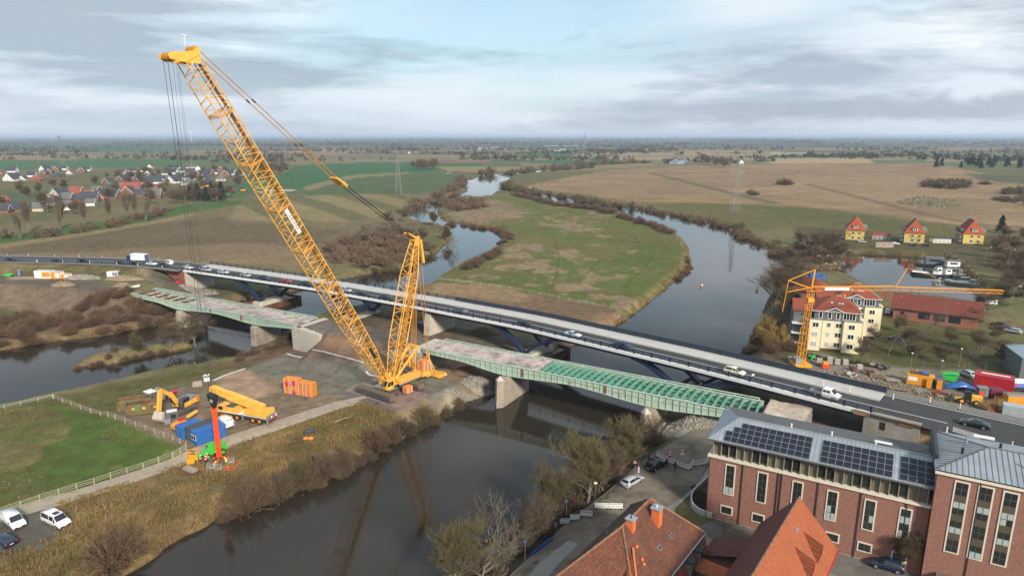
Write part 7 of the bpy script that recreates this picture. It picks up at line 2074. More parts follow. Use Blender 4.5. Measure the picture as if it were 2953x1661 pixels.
#near bank
for px,py,w,h,k,lb in((332,1645,8.4,6.0,'red','big round reddish bush at the bottom left of the bank'),(712,1452,8.6,6.0,'red','biggest reddish bush on the bank below the orange beam'),(806,1420,6.4,5.0,'brown','brown bush just right of the biggest reddish bush'),(862,1395,6.6,5.4,'olive','tall olive bush on the bank below the sacks'),(925,1372,6.4,5.0,'brown','brown bush hanging over the water, middle of the bank row'),(985,1348,6.2,4.8,'brown','brown bush with ragged tips before the gap in the bank row'),(1080,1290,6.6,4.6,'red','reddish bush right of the gap in the bank row'),(1122,1264,5.8,4.2,'brown','brown bush below the green corner of the bank'),(1165,1246,5.4,4.0,'brown','brown bush second from the pad corner'),(1225,1212,6.0,4.2,'olive','olive bush at the corner of the crane pad by the river')):
 g=G(px,py,.6);plant_bushes([(g.x,g.y,w,h)],(k,),lb,None)
plant_bushes(along(((650,1480),(760,1440),(860,1400),(980,1358),(1060,1312)),.8,2.6,(2.2,3.8),(1.6,2.8),1.0),('brown','red'),'small brown bush filling the bank row between the big ones','small bushes of the near bank row')
plant_bushes(along(((1090,1275),(1180,1232),(1250,1205),(1330,1160)),.8,2.4,(1.8,3.2),(1.2,2.2),.8),('brown','olive'),'small bush at the waterline below the crane pad','small bushes below the crane pad')
plant_bushes(along(((690,1048),(760,1018),(840,985)),1.5,2.6,(2.0,3.6),(1.0,2.0),2.0),('brown','red'),'low brown scrub beside the west arm above the sandy pad','scrub above the sandy pad')
#west arm scrub
plant_bushes(area([(-60,950),(0,930),(130,920),(250,900),(420,890),(490,905),(470,930),(340,955),(180,975),(0,1000),(-60,1010)],2.0,95,(3.6,6.4),(2.2,4.0)),('brown','red','red','brown'),'reddish brown scrub bush on the west arm bank below the old road','scrub on the west arm bank')
g=G(52,940,2.4);plant_tree('olive',g.x,g.y,6.0,'greenish lone small tree in the west arm scrub')
for px,py,h,k,lb in((404,1022,8.5,'olive','olive tree near the middle of the thin spit'),(490,1010,8.5,'brown','spreading brown tree in the middle right of the spit'),(563,997,12.0,'brown','large leaning tree at the right tip of the spit'),(335,1030,4.6,'olive','small bushy tree on the left half of the spit')):
 g=G(px,py,.8);plant_tree(k,g.x,g.y,h,lb,z=.5)
plant_bushes(along(((230,1058),(300,1045),(380,1030),(470,1014),(550,1002)),.7,2.6,(1.8,3.4),(.9,2.0),.5),('brown','red','olive'),'low bush growing along the thin spit','bushes on the spit')
plant_bushes(area([(470,920),(560,895),(590,905),(520,925)],2.0,8,(1.8,3.0),(1.0,1.8)),('brown',),'low bush in front of the old pier on the west bank','bushes at the west pier')
#shrubland between the fields and the bridge
plant_bushes(area([(930,725),(1000,690),(1070,662),(1130,650),(1180,668),(1255,715),(1215,742),(1160,778),(1060,782),(960,765)],2.4,110,(7,12),(3.0,5.6)),('brown','red','brown'),'brown shrub in the thicket between the field and the west arm','thicket by the west arm',mass=(19,0.036))
plant_bushes(along(((1190,600),(1230,580),(1290,558),(1330,535),(1335,515)),2.4,11,(10,18),(4,7),6),('brown','red'),'brown shrub on the west bank of the upper bend','shrubs on the upper west bank',mass=(19,0.036))
plant_bushes(area([(1265,590),(1310,572),(1390,574),(1408,590),(1370,615),(1290,612)],2.4,30,(9,16),(4,7)),('brown','red'),'brown shrub at the head of the island','shrubs at the island head',mass=(19,0.036))
plant_bushes(along(((1300,640),(1370,648),(1440,657),(1468,680),(1450,700)),2.2,5,(4,7),(1.6,3.0),2),('brown','red'),'small shrub on the inner island bank','shrubs on the inner island bank')
plant_bushes(along(((1435,728),(1400,748),(1340,775)),2.4,4.2,(5,8),(2.4,4.0),2),('red','brown'),'reddish shrub on the island bank above the fence','shrubs on the west island bank')
plant_bushes(along(((1080,775),(1160,772),(1200,748)),2.0,4.0,(4,7),(2.0,3.5),2),('olive','brown'),'overhanging shrub on the west bank above the bridge','overhanging shrubs')
for px,py,h,k,lb in((1070,702,14,'sparse','pale leafless tree standing in the thicket'),(1205,655,19,'sparse','tall leafless tree in front of the upper water'),(1165,640,13,'brown','brown tree left of the tall leafless one'),(1255,652,13,'olive','olive tree right of the tall leafless one'),(1290,690,12,'olive','olive tree leaning to the west arm'),(1120,650,11,'brown','brown tree at the back of the thicket'),(1225,700,10,'brown','brown tree on the thicket bank'),(1150,770,7,'sparse','low willow overhanging the water by the bridge')):
 g=G(px,py,2.4);plant_tree(k,g.x,g.y,h,lb)
g=G(1270,716,2.2);t=plant_tree('sparse',g.x,g.y,15,'fallen pale willow lying out over the west arm');t.rotation_euler=(0,R(68),R(10))
#east channel
plant_bushes(along(((1452,530),(1470,540),(1500,546),(1560,556),(1610,563),(1660,570),(1720,582),(1770,589),(1830,594)),2.4,11,(11,18),(4.5,8.5),5),('olive','brown','olive'),'large olive shrub along the far bank of the east channel','shrubs on the far bank of the east channel',mass=(30,0.028))
plant_bushes(along(((1480,562),(1540,576),(1600,590),(1665,600),(1720,606),(1760,616)),2.3,8,(8,13),(3.0,5.2),3),('red','brown'),'reddish shrub on the island side of the east channel','shrubs on the island side')
plant_bushes(along(((1786,624),(1840,640),(1890,656),(1935,674)),2.3,4.5,(5,9),(2.4,4.4),1.5),('red','brown'),'reddish shrub on the outer island shore','shrubs on the outer island shore')
plant_bushes(along(((1850,596),(1920,612),(2000,624),(2060,640),(2120,656),(2160,682),(2220,704),(2262,735)),2.4,5.2,(6,11),(2.6,5.0),4),('brown','red','olive'),'brown shrub on the east bank below the reed meadow','shrubs on the east bank',mass=(30,0.028))
plant_bushes(along(((1955,795),(1985,765),(1983,740)),2.0,3.0,(2.5,4.5),(1,2.2),.8),('red',),'low reddish shrub on the island point','shrubs on the island point')
plant_bushes(along(((1390,503),(1450,497),(1540,492),(1620,484),(1700,478),(1760,474),(1860,470)),2.4,22,(22,40),(7,13),14),('brown','olive'),'shrub of the long hedge along the upper river','hedge along the upper river',mass=(20,0.04))
#lone bushes of the reed meadow
for px,py,w,h,k,lb in((2262,533,22,9,'olive','round lone bush on the west of the reed meadow'),(2173,563,12,5,'olive','small lone bush by the reed meadow track'),(2165,558,10,4.5,'olive','smaller bush behind the lone bush by the track'),(2840,532,14,5,'olive','small lone bush east of the dark oval thicket')):
 g=G(px,py,2.4);plant_bushes([(g.x,g.y,w,h)],(k,),lb,None)
plant_bushes(area([(2660,535),(2720,527),(2790,532),(2796,541),(2720,545),(2665,541)],2.4,34,(16,24),(5,8)),('brown','olive'),'dark shrub of the oval thicket in the reed meadow','oval thicket in the reed meadow',mass=(20,0.04))
plant_bushes(area([(2890,553),(2960,549),(3020,556),(2960,564),(2895,561)],2.4,14,(14,20),(5,7)),('brown','olive'),'dark shrub of the thicket at the east edge of the reed meadow','east thicket',mass=(20,0.04))
plant_bushes(area([(2868,578),(2960,572),(3020,590),(2960,596),(2880,588)],2.4,16,(9,16),(4,6)),('brown','red'),'brown shrub of the lower thicket at the east edge','lower east thicket',mass=(20,0.04))
#street side trees and scrub
for px,py,h,k,lb in((1612,1463,11.5,'olive','bare olive tree by the street, third from the green bridge'),(1694,1432,13.8,'olive','largest bare olive tree on the street bank'),(1784,1370,12.6,'olive','bare olive tree nearest the black suv'),(1838,1312,10,'brown','bare tree in front of the east pier of the green bridge'),(1388,1668,12.5,'sparse','pale bare tree at the bottom of the street bank'),(1318,1672,11.6,'olive','olive bare tree hanging over the river at the bottom'),(1540,1530,9,'brown','thin brown tree on the bank above the white barriers'),(1738,1400,10,'brown','slim brown tree between the two large olive ones')):
 g=G(px,py,4.6);plant_tree(k,g.x,g.y,h,lb)
plant_bushes(area([(1860,1240),(1790,1290),(1720,1340),(1650,1400),(1590,1460),(1500,1530),(1400,1600),(1300,1670),(1420,1690),(1500,1610),(1640,1490),(1760,1400),(1850,1330),(1900,1290)],3.0,90,(2.4,4.6),(1.4,3.0)),('brown','brown','red'),'dark brown undergrowth bush on the street bank','undergrowth on the street bank',mass=(36,0.03))
plant_bushes(area([(2000,1410),(2045,1385),(2050,1480),(2010,1465)],5.0,12,(1.4,2.2),(.7,1.1)),('brown',),'low dark shrub in the bed behind the white curved wall','shrubs behind the white wall')
g=G(2600,1640,5.0);plant_tree('olive',g.x,g.y,8.4,'olive bare tree in front of the brick tower block')
g=G(2085,1570,5.0);plant_tree('sparse',g.x,g.y,5.0,'small leafless tree between the tiled houses')
#right of the bridge
for px,py,h,k,lb in((2238,905,17,'brown','tall pale tree group by the river left of the apartment houses'),(2262,880,18,'brown','tall brown tree left of the apartment houses'),(2236,850,15,'brown','brown riverside tree beyond the apartment houses'),(2275,920,12,'olive','olive tree close to the apartment balconies'),(2395,755,17,'brown','largest brown tree on the harbour headland'),(2345,728,12,'brown','brown tree at the left of the harbour headland'),(2425,748,11,'brown','brown tree at the harbour mouth'),(2310,708,10,'brown','brown tree beside the river path'),(2402,668,10,'sparse','lone leafless tree left of the westmost yellow house')):
 g=GG(px,py);plant_tree(k,g.x,g.y,h,lb)
g=GG(2222,992);plant_tree('willow',g.x,g.y,9.0,'yellow weeping willow on the river bank by the new bridge')
g=GG(2255,1000);plant_tree('willow',g.x,g.y,6.5,'smaller yellow willow beside the tower crane')
plant_bushes(area([(2150,1010),(2190,960),(2240,930),(2280,960),(2290,1030),(2180,1040)],4.0,26,(2.6,4.6),(1.6,3.2)),('red','brown'),'reddish bush between the willow and the new bridge','bushes by the willow')
plant_bushes(area([(2260,735),(2300,705),(2420,700),(2435,740),(2425,772),(2300,765)],2.5,46,(4,7),(2,4)),('brown','red'),'brown bush on the harbour headland','bushes on the harbour headland',mass=(30,0.028))
for px,py in((2488,1040),(2528,1000),(2560,1028),(2610,1000),(2640,1035),(2662,985),(2712,1045),(2740,1000),(2795,1055),(2790,945),(2872,985),(2890,1050),(2830,1020),(2600,960),(2690,950)):
 g=GG(px,py,5);plant_tree('sparse'if vr.random()<.3 else 'brown',g.x,g.y,vr.uniform(6.0,8.5),'small leafless tree in the park behind the builders yard','park trees behind the yard')
for px,py in((2850,905),(2872,880),(2905,850),(2925,812),(2940,780),(2905,760),(2870,745),(2935,735),(2885,715),(2950,700),(2910,690),(2960,830),(2990,760),(3000,880)):
 g=GG(px,py,4);plant_tree('brown',g.x,g.y,vr.uniform(8.0,12.0),'dark leafless tree on the slope east of the harbour','trees east of the harbour')
plant_bushes(area([(2860,740),(2953,720),(3050,760),(3050,900),(2953,860),(2880,800)],3.5,40,(4,7),(2,4)),('brown',),'dark bush on the slope east of the harbour','bushes east of the harbour',mass=(19,0.036))
for px,py in((2435,695),(2500,700),(2640,708),(2660,700),(2750,712),(2842,705),(2870,700)):
 g=GG(px,py,3);plant_tree('sparse',g.x,g.y,vr.uniform(6,8),'small leafless street tree in front of the yellow houses','street trees at the yellow houses')
g=GG(2885,672);plant_conifer(g.x,g.y,11,'dark conifer right of the eastmost yellow house')
#hedges at the apartment house
plant_bushes(along(((2290,1015),(2360,1035),(2480,1050),(2540,1062)),5.0,1.3,(1.5,1.9),(1.0,1.3),.2),('olive','brown'),'clipped dark hedge in front of the apartment house','hedge at the apartment house',name='hedge_shrub',cat='hedge')
#village greenery
for px,py in((84,674),(172,662),(245,652),(318,642),(368,634),(392,628),(420,640),(60,690)):
 g=G(px,py,2.4);plant_tree('poplar',g.x,g.y,vr.uniform(18,25),'slim leafless poplar in the row below the village','poplars below the village')
plant_bushes(along(((50,690),(150,678),(250,662),(350,648),(420,632),(480,610)),2.4,8,(8,15),(3,6),9),('brown','red'),'brown shrub in the hedge below the village','hedge below the village',mass=(20,0.04))
def vil(n,poly,kinds,hr,label,group):
 for x,y,w,h in area(poly,2.4,n,(1,1),hr):plant_tree(vr.choice(kinds),x,y,h,label,group,z=2.2)
vil(74,[(-40,600),(0,560),(130,540),(330,505),(500,490),(680,495),(700,540),(560,575),(420,600),(250,625),(0,650)],('brown','brown','olive'),(9,16),'leafless garden tree among the village houses','village trees')
vil(18,[(490,585),(540,560),(600,560),(680,575),(640,585),(520,592)],('brown',),(10,16),'leafless tree of the copse below the village','copse below the village')
for px,py in((550,578),(572,580),(596,582),(640,580),(612,572)):
 g=G(px,py,2.4);plant_conifer(g.x,g.y,vr.uniform(13,18),'dark conifer in the copse below the village','copse conifers')
vil(34,[(690,512),(740,470),(800,468),(832,500),(800,514),(730,520)],('brown',),(14,20),'leafless tree of the wood behind the crane boom','wood behind the boom')
vil(16,[(1186,488),(1230,478),(1258,480),(1255,492),(1195,494)],('brown',),(16,20),'leafless tree of the small grove in the green fields','grove in the green fields')
vil(12,[(2010,476),(2040,462),(2120,468),(2160,480),(2080,488)],('brown',),(14,24),'leafless tree around the farm by the far water','trees at the far farm')
for x,y,w,h in area([(2680,476),(2790,468),(2953,470),(3050,478),(3050,490),(2860,490),(2700,484)],2.4,44,(1,1),(13,19)):plant_conifer(x,y,h,'dark pine in the row at the east edge of the meadow','pine row')
for(g_,lb),dk in MASS.items():
 vs,fs,mi_,o=[],[],[],0;ks=sorted(dk)
 for i,k in enumerate(ks):
  for v,f in dk[k]:vs.append(v);fs.append(f+o);o+=len(v);mi_+=[i]*len(f)
 me=np_mesh('scrub',np.concatenate(vs),f4=np.concatenate(fs),mats=[{'brown':M_BARKB,'red':M_BARKR,'olive':M_BARKO}[k]for k in ks],mi=mi_)
 tag(mobj('scrub',me),lb.replace(' shrub ',' scrub ').replace(' bush ',' scrub '),'scrub',kind='stuff')
#far woods and hedgerows: one mass
rg=np.random.default_rng(5)
cen=[]
for _ in range(190):
 v_=396+74*rg.random()**1.9;d=ray(CX,v_);Y=float(d.y*(2.5-CAMZ)/d.z)
 if Y<1150:continue
 X=rg.uniform(-1.0,1.0)*Y*.98
 L=rg.uniform(60,380)*(1+Y/3000);W_=rg.uniform(6,22)*(1+Y/2500)if rg.random()<.7 else rg.uniform(40,110)*(1+Y/3000)
 n_=int(min(260,12+L*W_/(260*(1+Y/700))))
 a=rg.normal(0,.25)
 px=rg.uniform(-.5,.5,n_)*L;py=rg.uniform(-.5,.5,n_)*W_
 s=rg.uniform(3.2,6.5,n_)*(1+Y/14000)
 cen.append(np.stack([X+px*math.cos(a)-py*math.sin(a),Y+px*math.sin(a)+py*math.cos(a),s,np.full(n_,rg.random())],1))
for v_,wd in((393.6,1.0),(394.6,1.0),(396,.95),(398,.9),(400.5,.75),(404,.6),(408,.5),(413,.4),(420,.32)):
 d=ray(CX,v_+2.2);Y=min(26000.,float(d.y*(2.5-CAMZ)/d.z));n_=420
 X=np.linspace(-1,1,n_)*Y*1.0+rg.normal(0,Y*.002,n_)
 keep=vnoise(X/(Y*.09),np.full(n_,v_*3.0))<wd*.9+.12
 cen.append(np.stack([X,Y+rg.normal(0,Y*.02,n_),rg.uniform(5,8,n_)*(Y/9000+.5),rg.random(n_)],1)[keep])
cen=np.concatenate(cen);cen=cen[water_sd(cen[:,:2])>3]
nt=14
N_=len(cen);off=rg.normal(0,1,(N_,nt,3));off/=np.linalg.norm(off,axis=2,keepdims=True)+1e-6
off*=rg.random((N_,nt,1))**.4
c3_=np.stack([cen[:,0],cen[:,1],2.2+cen[:,2]*.9],1)[:,None,:]+off*cen[:,2][:,None,None]*np.array([1.25,1.25,.95])
tri=c3_[:,:,None,:]+rg.normal(0,1,(N_,nt,3,3))*(cen[:,2]*.42)[:,None,None,None]
tri[...,2]=np.maximum(tri[...,2],2.0)
v_=tri.reshape(-1,3)
tone=np.repeat(cen[:,3],nt*3)[:,None];jitc=np.repeat(rg.uniform(.7,1.3,N_*nt),3)[:,None]
cols=(np.array([[0.082,0.066,0.044]])*(1-tone)+np.array([[0.045,0.050,0.026]])*tone)*jitc
fwm=bpy.data.materials.new('far_wood');fwm.use_nodes=True
b=fwm.node_tree.nodes['Principled BSDF'];b.inputs['Roughness'].default_value=.95;b.inputs['Specular IOR Level'].default_value=.1
at=fwm.node_tree.nodes.new('ShaderNodeVertexColor');at.layer_name='Col';fwm.node_tree.links.new(at.outputs[0],b.inputs['Base Color'])
tag(mobj('far_woods',np_mesh('far_woods',v_,f3=np.arange(len(v_)).reshape(-1,3),mats=[fwm],cols=cols)),'distant woods and hedgerows across the plain','woods',kind='stuff')
#rough grass and reeds: blades in tufts
def tufts(name,P,hgt,wid,cols,nb_=6,lean=.5):
 n_=len(P);Hh=height(P)[0];rg=np.random.default_rng(len(P))
 a=rg.uniform(0,6.283,(n_,nb_));r=rg.uniform(0,.5,(n_,nb_))*wid[:,None]
 bx,by=P[:,0:1]+np.cos(a)*r,P[:,1:2]+np.sin(a)*r
 h=hgt[:,None]*rg.uniform(.6,1.15,(n_,nb_));w=wid[:,None]*.11*rg.uniform(.7,1.4,(n_,nb_))
 tx,ty=bx+np.cos(a)*h*lean*rg.random((n_,nb_)),by+np.sin(a)*h*lean*rg.random((n_,nb_))
 pa=a+1.57
 z0=(Hh[:,None]-.03)*np.ones_like(bx)
 v=np.stack([np.stack([bx-np.cos(pa)*w,by-np.sin(pa)*w,z0],-1),np.stack([bx+np.cos(pa)*w,by+np.sin(pa)*w,z0],-1),np.stack([tx,ty,z0+h],-1)],2).reshape(-1,3)
 c=np.repeat(cols,nb_*3,0)*np.repeat(rg.uniform(.75,1.25,n_*nb_),3)[:,None]
 return np_mesh(name,v,f3=np.arange(len(v)).reshape(-1,3),mats=[fwm],cols=c)
def scatter(poly,z,n,dry=.2):
 A=np.array(GW(poly,z));lo,hi=A.min(0),A.max(0);P=RNG.uniform(lo,hi,(n*4,2));P=P[(sdpoly(P,A)<0)];P=P[water_sd(P)>dry]
 return P[:n]
P=scatter(RB,2.3,15000)
P=P[(np.hypot(P[:,0]-G(60,1520,2.4).x,P[:,1]-G(60,1520,2.4).y)>7)&(vnoise(P[:,0]/3,P[:,1]/3,4)>.25)]
k_=RNG.random(len(P))[:,None];nz_=vnoise(P[:,0]/4,P[:,1]/4,7)[:,None]
cl=np.array([[0.27,0.185,0.080]])*nz_+np.array([[0.125,0.095,0.040]])*(1-nz_)
tag(mobj('rough_grass',tufts('rough_grass',P,RNG.uniform(.25,.75,len(P)),RNG.uniform(.3,.8,len(P)),cl)),'rough dead grass on the near river bank','grass',kind='stuff')
RP=[]
for W_ in(W_RIGHT,W_LEFT,W_PORT,SPIT):
 pl=resample([Vector((*p,0))for p in W_]+[Vector((*W_[0],0))],.9)
 RP.append(np.array([p[:2]for p in pl]))
P=np.concatenate(RP);P=P[(P[:,1]<520)&(P[:,1]>60)]
P=np.repeat(P,3,0)+RNG.normal(0,1.0,(len(P)*3,2));P=P[vnoise(P[:,0]/6,P[:,1]/6,3)>.38]
dd=water_sd(P);P=P[(dd>-.4)&(dd<3.5)]
nz_=vnoise(P[:,0]/5,P[:,1]/5,17)[:,None];sc_=np.clip(P[:,1]/140,1,2.4)
cl=np.array([[0.30,0.205,0.095]])*nz_+np.array([[0.16,0.105,0.055]])*(1-nz_)
tag(mobj('shore_reeds',tufts('shore_reeds',P,RNG.uniform(.5,1.3,len(P)),RNG.uniform(.5,1.0,len(P))*sc_,cl,lean=.3)),'pale dead reeds along the river shores','reeds',kind='stuff')
P=np.concatenate([scatter(MEAD,2.5,5000),scatter(ISL,2.4,9000)])
P=P[vnoise(P[:,0]/9,P[:,1]/9,23)>.55]
nz_=vnoise(P[:,0]/5,P[:,1]/5,29)[:,None]
cl=np.array([[0.22,0.150,0.085]])*nz_+np.array([[0.10,0.105,0.035]])*(1-nz_)
tag(mobj('meadow_tussocks',tufts('meadow_tussocks',P,RNG.uniform(.12,.4,len(P)),RNG.uniform(.4,1.2,len(P))*np.clip(P[:,1]/140,1,2.2),cl)),'dry grass tussocks in the green meadows','grass',kind='stuff')
#people
def person_mesh(pose,mats_):
 """one continuous skinned figure; materials by height: boots, trousers, jacket, skin, helmet"""
 J={'pelvis':(0,0,.95,.15),'belly':(.02,0,1.12,.145),'chest':(.02,0,1.34,.165),'neck':(.03,0,1.53,.06),'head':(.05,0,1.66,.105),'crown':(.05,0,1.76,.085)}
 for s,sg in(('l',1),('r',-1)):
  J.update({'hip'+s:(0,.10*sg,.90,.10),'knee'+s:(.03,.11*sg,.50,.072),'ankle'+s:(-.02,.12*sg,.09,.05),'toe'+s:(.14,.13*sg,.04,.045),'sh'+s:(.02,.20*sg,1.42,.075),'elb'+s:(.0,.27*sg,1.14,.052),'wri'+s:(.10,.25*sg,.92,.040),'hand'+s:(.15,.24*sg,.83,.042)})
 if pose=='walk':J['kneel']=(.14,.11,.50,.072);J['anklel']=(.12,.12,.09,.05);J['toel']=(.28,.13,.05,.045);J['ankler']=(-.18,-.12,.12,.05);J['toer']=(-.04,-.13,.05,.045);J['wril']=(-.05,.25,.93,.04);J['handl']=(-.04,.24,.84,.042)
 if pose=='talk':J['wril']=(.26,.14,1.12,.04);J['handl']=(.33,.08,1.16,.042);J['wrir']=(.24,-.12,1.05,.04);J['handr']=(.32,-.06,1.08,.042)
 if pose=='kneel':
  dz=-.48
  for k in('pelvis','belly','chest','neck','head','crown','hipl','hipr','shl','shr','elbl','elbr','wril','wrir','handl','handr'):
   x,y,z,r=J[k];J[k]=(x+(z-.9)*.55,y,z+dz-(z-.9)*.12,r)
  J['kneel']=(.36,.14,.46,.072);J['anklel']=(.20,.14,.09,.05);J['toel']=(.36,.14,.04,.045);J['kneer']=(.14,-.13,.08,.07);J['ankler']=(-.28,-.13,.08,.05);J['toer']=(-.40,-.13,.05,.045)
 order=list(J);ix={k:i for i,k in enumerate(order)}
 E_=[('pelvis','belly'),('belly','chest'),('chest','neck'),('neck','head'),('head','crown')]
 for s in 'lr':E_+=[('pelvis','hip'+s),('hip'+s,'knee'+s),('knee'+s,'ankle'+s),('ankle'+s,'toe'+s),('chest','sh'+s),('sh'+s,'elb'+s),('elb'+s,'wri'+s),('wri'+s,'hand'+s)]
 me=bpy.data.meshes.new('person_body');me.from_pydata([J[k][:3]for k in order],[(ix[a],ix[b])for a,b in E_],[]);me.update()
 o=bpy.data.objects.new('tmp_person',me);COL.objects.link(o)
 o.modifiers.new('s','SKIN');sd=o.modifiers.new('d','SUBSURF');sd.levels=1;sd.render_levels=1
 if not me.skin_vertices:me.skin_vertices_new()if hasattr(me,'skin_vertices_new')else None
 for i,k in enumerate(order):
  sv=me.skin_vertices[0].data[i];sv.radius=(J[k][3],)*2;sv.use_root=(k=='pelvis')
 bpy.context.view_layer.update()
 out=bpy.data.meshes.new_from_object(o.evaluated_get(bpy.context.evaluated_depsgraph_get()));bpy.data.objects.remove(o)
 out.name='person_body';out.materials.clear()
 for m_ in mats_:out.materials.append(m_)
 neck,hands=Vector(J['neck'][:3]),[Vector(J['hand'+s][:3])for s in 'lr'];pel=Vector(J['pelvis'][:3]);ch=Vector(J['chest'][:3])
 feet=[Vector(J[a+s][:3])for a in('ankle','toe')for s in 'lr']
 for f in out.polygons:
  c=f.center;i=2
  if(c-Vector(J['head'][:3])).length<.17 and(c-ch).length>.24:i=3
  elif any((c-h).length<.085 for h in hands):i=3
  elif any((c-h).length<.10 for h in feet):i=0
  elif(c-pel).dot((ch-pel).normalized())<.05 and not any((c-Vector(J[k+s][:3])).length<.10 for k in('elb','wri')for s in 'lr'):i=1
  f.material_index=i;f.use_smooth=True
 return out,Vector(J['head'][:3]),(ch-pel).normalized()
M_SKIN=mat('skin',(0.42,0.24,0.17),.6,var=.05)
M_BOOT=mat('boots',(0.03,0.025,0.02),.8,var=.1)
M_TROU=mat('dark_trousers',(0.022,0.026,0.036),.85,var=.15,scale=6)
M_HVO=mat('orange_vest',(0.80,0.085,0.020),.7,var=.08,scale=6)
M_HVY=mat('yellow_vest',(0.70,0.72,0.06),.7,var=.08,scale=6)
M_JACK=mat('dark_jacket',(0.018,0.020,0.026),.8,var=.15,scale=6)
M_HELW=mat('white_helmet',(0.80,0.80,0.78),.35,var=0)
M_HELY=mat('yellow_helmet',(0.75,0.42,0.03),.35,var=0)
PM={}
def person(label,p,rz,pose='stand',top=M_HVO,helmet=M_HELW):
 key=(pose,top.name)
 if key not in PM:PM[key]=person_mesh(pose,[M_BOOT,M_TROU,top,M_SKIN])
 me,hd_,ax=PM[key]
 t=thing('person',label,'person',p,rz)
 mobj('body',me,t)
 if helmet:MB().sphere(hd_+Vector((.0,0,.07)),.135,10,6,sc=(1.15,1,.8)).obj('helmet',helmet,t,smooth=True)
 else:MB().sphere(hd_+Vector((-.015,0,.045)),.118,10,6,sc=(1,.95,.9)).obj('hair',M_BLK,t,smooth=True)
 if top in(M_HVO,M_HVY)and pose!='kneel':
  m=MB()
  for z in(1.12,1.24):
   m.loft([[(x*.185+.02,y*.205,zz)for x,y in((1,0),(.7,.7),(0,1),(-.7,.7),(-1,0),(-.7,-.7),(0,-1),(.7,-.7))]for zz in(z,z+.055)])
  m.obj('reflective_stripe',M_HELW,t)
 MB().sphere(hd_+Vector((.105,0,-.005)),.022,6,4).obj('nose',M_SKIN,t)
person('worker in orange vest and white helmet beside the orange cage',site(578,1326),.4,'stand')
person('worker in orange vest with white helmet in front of the green telehandler',site(594,1328),2.6,'talk')
person('second worker in orange behind the one before the telehandler',site(599,1321),3.4,'talk')
person('person in dark clothes with yellow helmet left of the orange beam',site(621,1316),1.2,'walk',M_JACK,M_HELY)
person('kneeling worker in yellow jacket beside the wire boxes',site(615,1336),.2,'kneel',M_HVY)
person('kneeling worker in yellow jacket right of the orange beam',site(655,1325),3.0,'kneel',M_HVY)
def sg(px,py,z=5.0):
 p=G(px,py,z);return Vector((p.x,p.y,gz(p.x,p.y)+.13))
person('worker in orange jacket with white helmet behind the red and white barrier',sg(1930,1330),-1.5,'stand')
person('person in dark clothes standing left of the worker at the barrier',sg(1921,1350),1.6,'stand',M_JACK,None)
person('person in black standing in front of the red and white barrier',sg(1946,1358),1.8,'talk',M_JACK,None)
person('person in black beside the black suv',sg(1869,1338),.2,'stand',M_JACK,None)
person('person in orange vest behind the black suv',sg(1880,1334),3.2,'stand',M_HVO,None)
p=PL(2566,1245,(NEARL[I_E]+Vector((5.6,-4.5,0)))[:3],(1,0));p.z=gz(p.x,p.y)+.05
person('worker in orange suit leaning at the end of the retaining wall',p,2.2,'walk')
for px,py,lb in((2630,1090,'worker in orange at the yard, leftmost of three'),(2643,1088,'worker in orange at the yard, middle of three'),(2652,1093,'worker in orange at the yard, rightmost of three')):
 person(lb,sg(px,py),random.uniform(0,6),'talk')
#fences
M_FEN=mat('weathered_rail',(0.33,0.285,0.20),.9,var=.2,scale=2)
M_FENG=mat('greenish_rail',(0.30,0.31,0.19),.9,var=.2,scale=2)
def fence(label,pts,z,m,hgt=1.25,rails=(.45,.8,1.15),pw=.16,name='wooden_fence',rw=.09):
 P=[Vector((*G(a,b,z)[:2],0))for a,b in pts]
 for p in P:p.z=gz(p.x,p.y)
 t=thing(name,label,'fence',P[0]);o=P[0]
 pm=MB().box((0,0,hgt/2-.1),(pw,pw,hgt+.2)).mesh('post',m)
 for k,p in enumerate(P):
  q=mobj('post',pm,t,p-o,random.uniform(0,1));q.rotation_euler=(random.gauss(0,.02),random.gauss(0,.02),random.uniform(0,1))
  if k+1<len(P):
   for r_ in rails:
    j=random.uniform(-.03,.03);MB().bar(p-o+Vector((0,0,r_+j)),P[k+1]-o+Vector((0,0,r_+random.uniform(-.03,.03))),.05,rw).obj('rail',m,t)
 return t
fence('greenish post and rail fence along the gravel path',[(-60,1497),(0,1478),(60,1458),(115,1441),(170,1423),(221,1406),(272,1391),(319,1375),(367,1360),(413,1345),(458,1329),(497,1316)],2.6,M_FENG)
g_=fence('wooden field gate at the end of the path fence by the cage',[(499,1315),(520,1308),(538,1302)],2.6,M_FENG,rails=(.3,.6,.9,1.2),name='field_gate')
fence('grey post and rail fence running from the river to the site containers',[(155,1148),(180,1158),(205,1166),(232,1176),(262,1187),(290,1196),(312,1203),(334,1212),(362,1223),(392,1234),(420,1244),(448,1255),(474,1265),(500,1275),(520,1283),(538,1294)],2.7,M_FEN)
fence('white tape fence on thin posts at the meadow edge by the west arm',[(-40,1192),(14,1178),(60,1168),(110,1157),(153,1148)],2.5,mat('white_tape',(0.62,0.63,0.64),.7,var=0),1.05,(.6,.95),.05,'tape_fence',.03)
ti=fence('pale post and rail fence across the island below the meadow',[(1272,809),(1300,812),(1330,816),(1358,820),(1385,822),(1412,826),(1440,829),(1470,834),(1500,839),(1528,845),(1556,851),(1585,857),(1612,863),(1640,868),(1668,873),(1690,877),(1716,881)],2.4,M_FENG,1.4)
fence('pale post and rail fence at the island corner by the river',[(1741,885),(1760,891),(1780,897),(1800,903),(1816,908)],2.4,M_FENG,1.5)
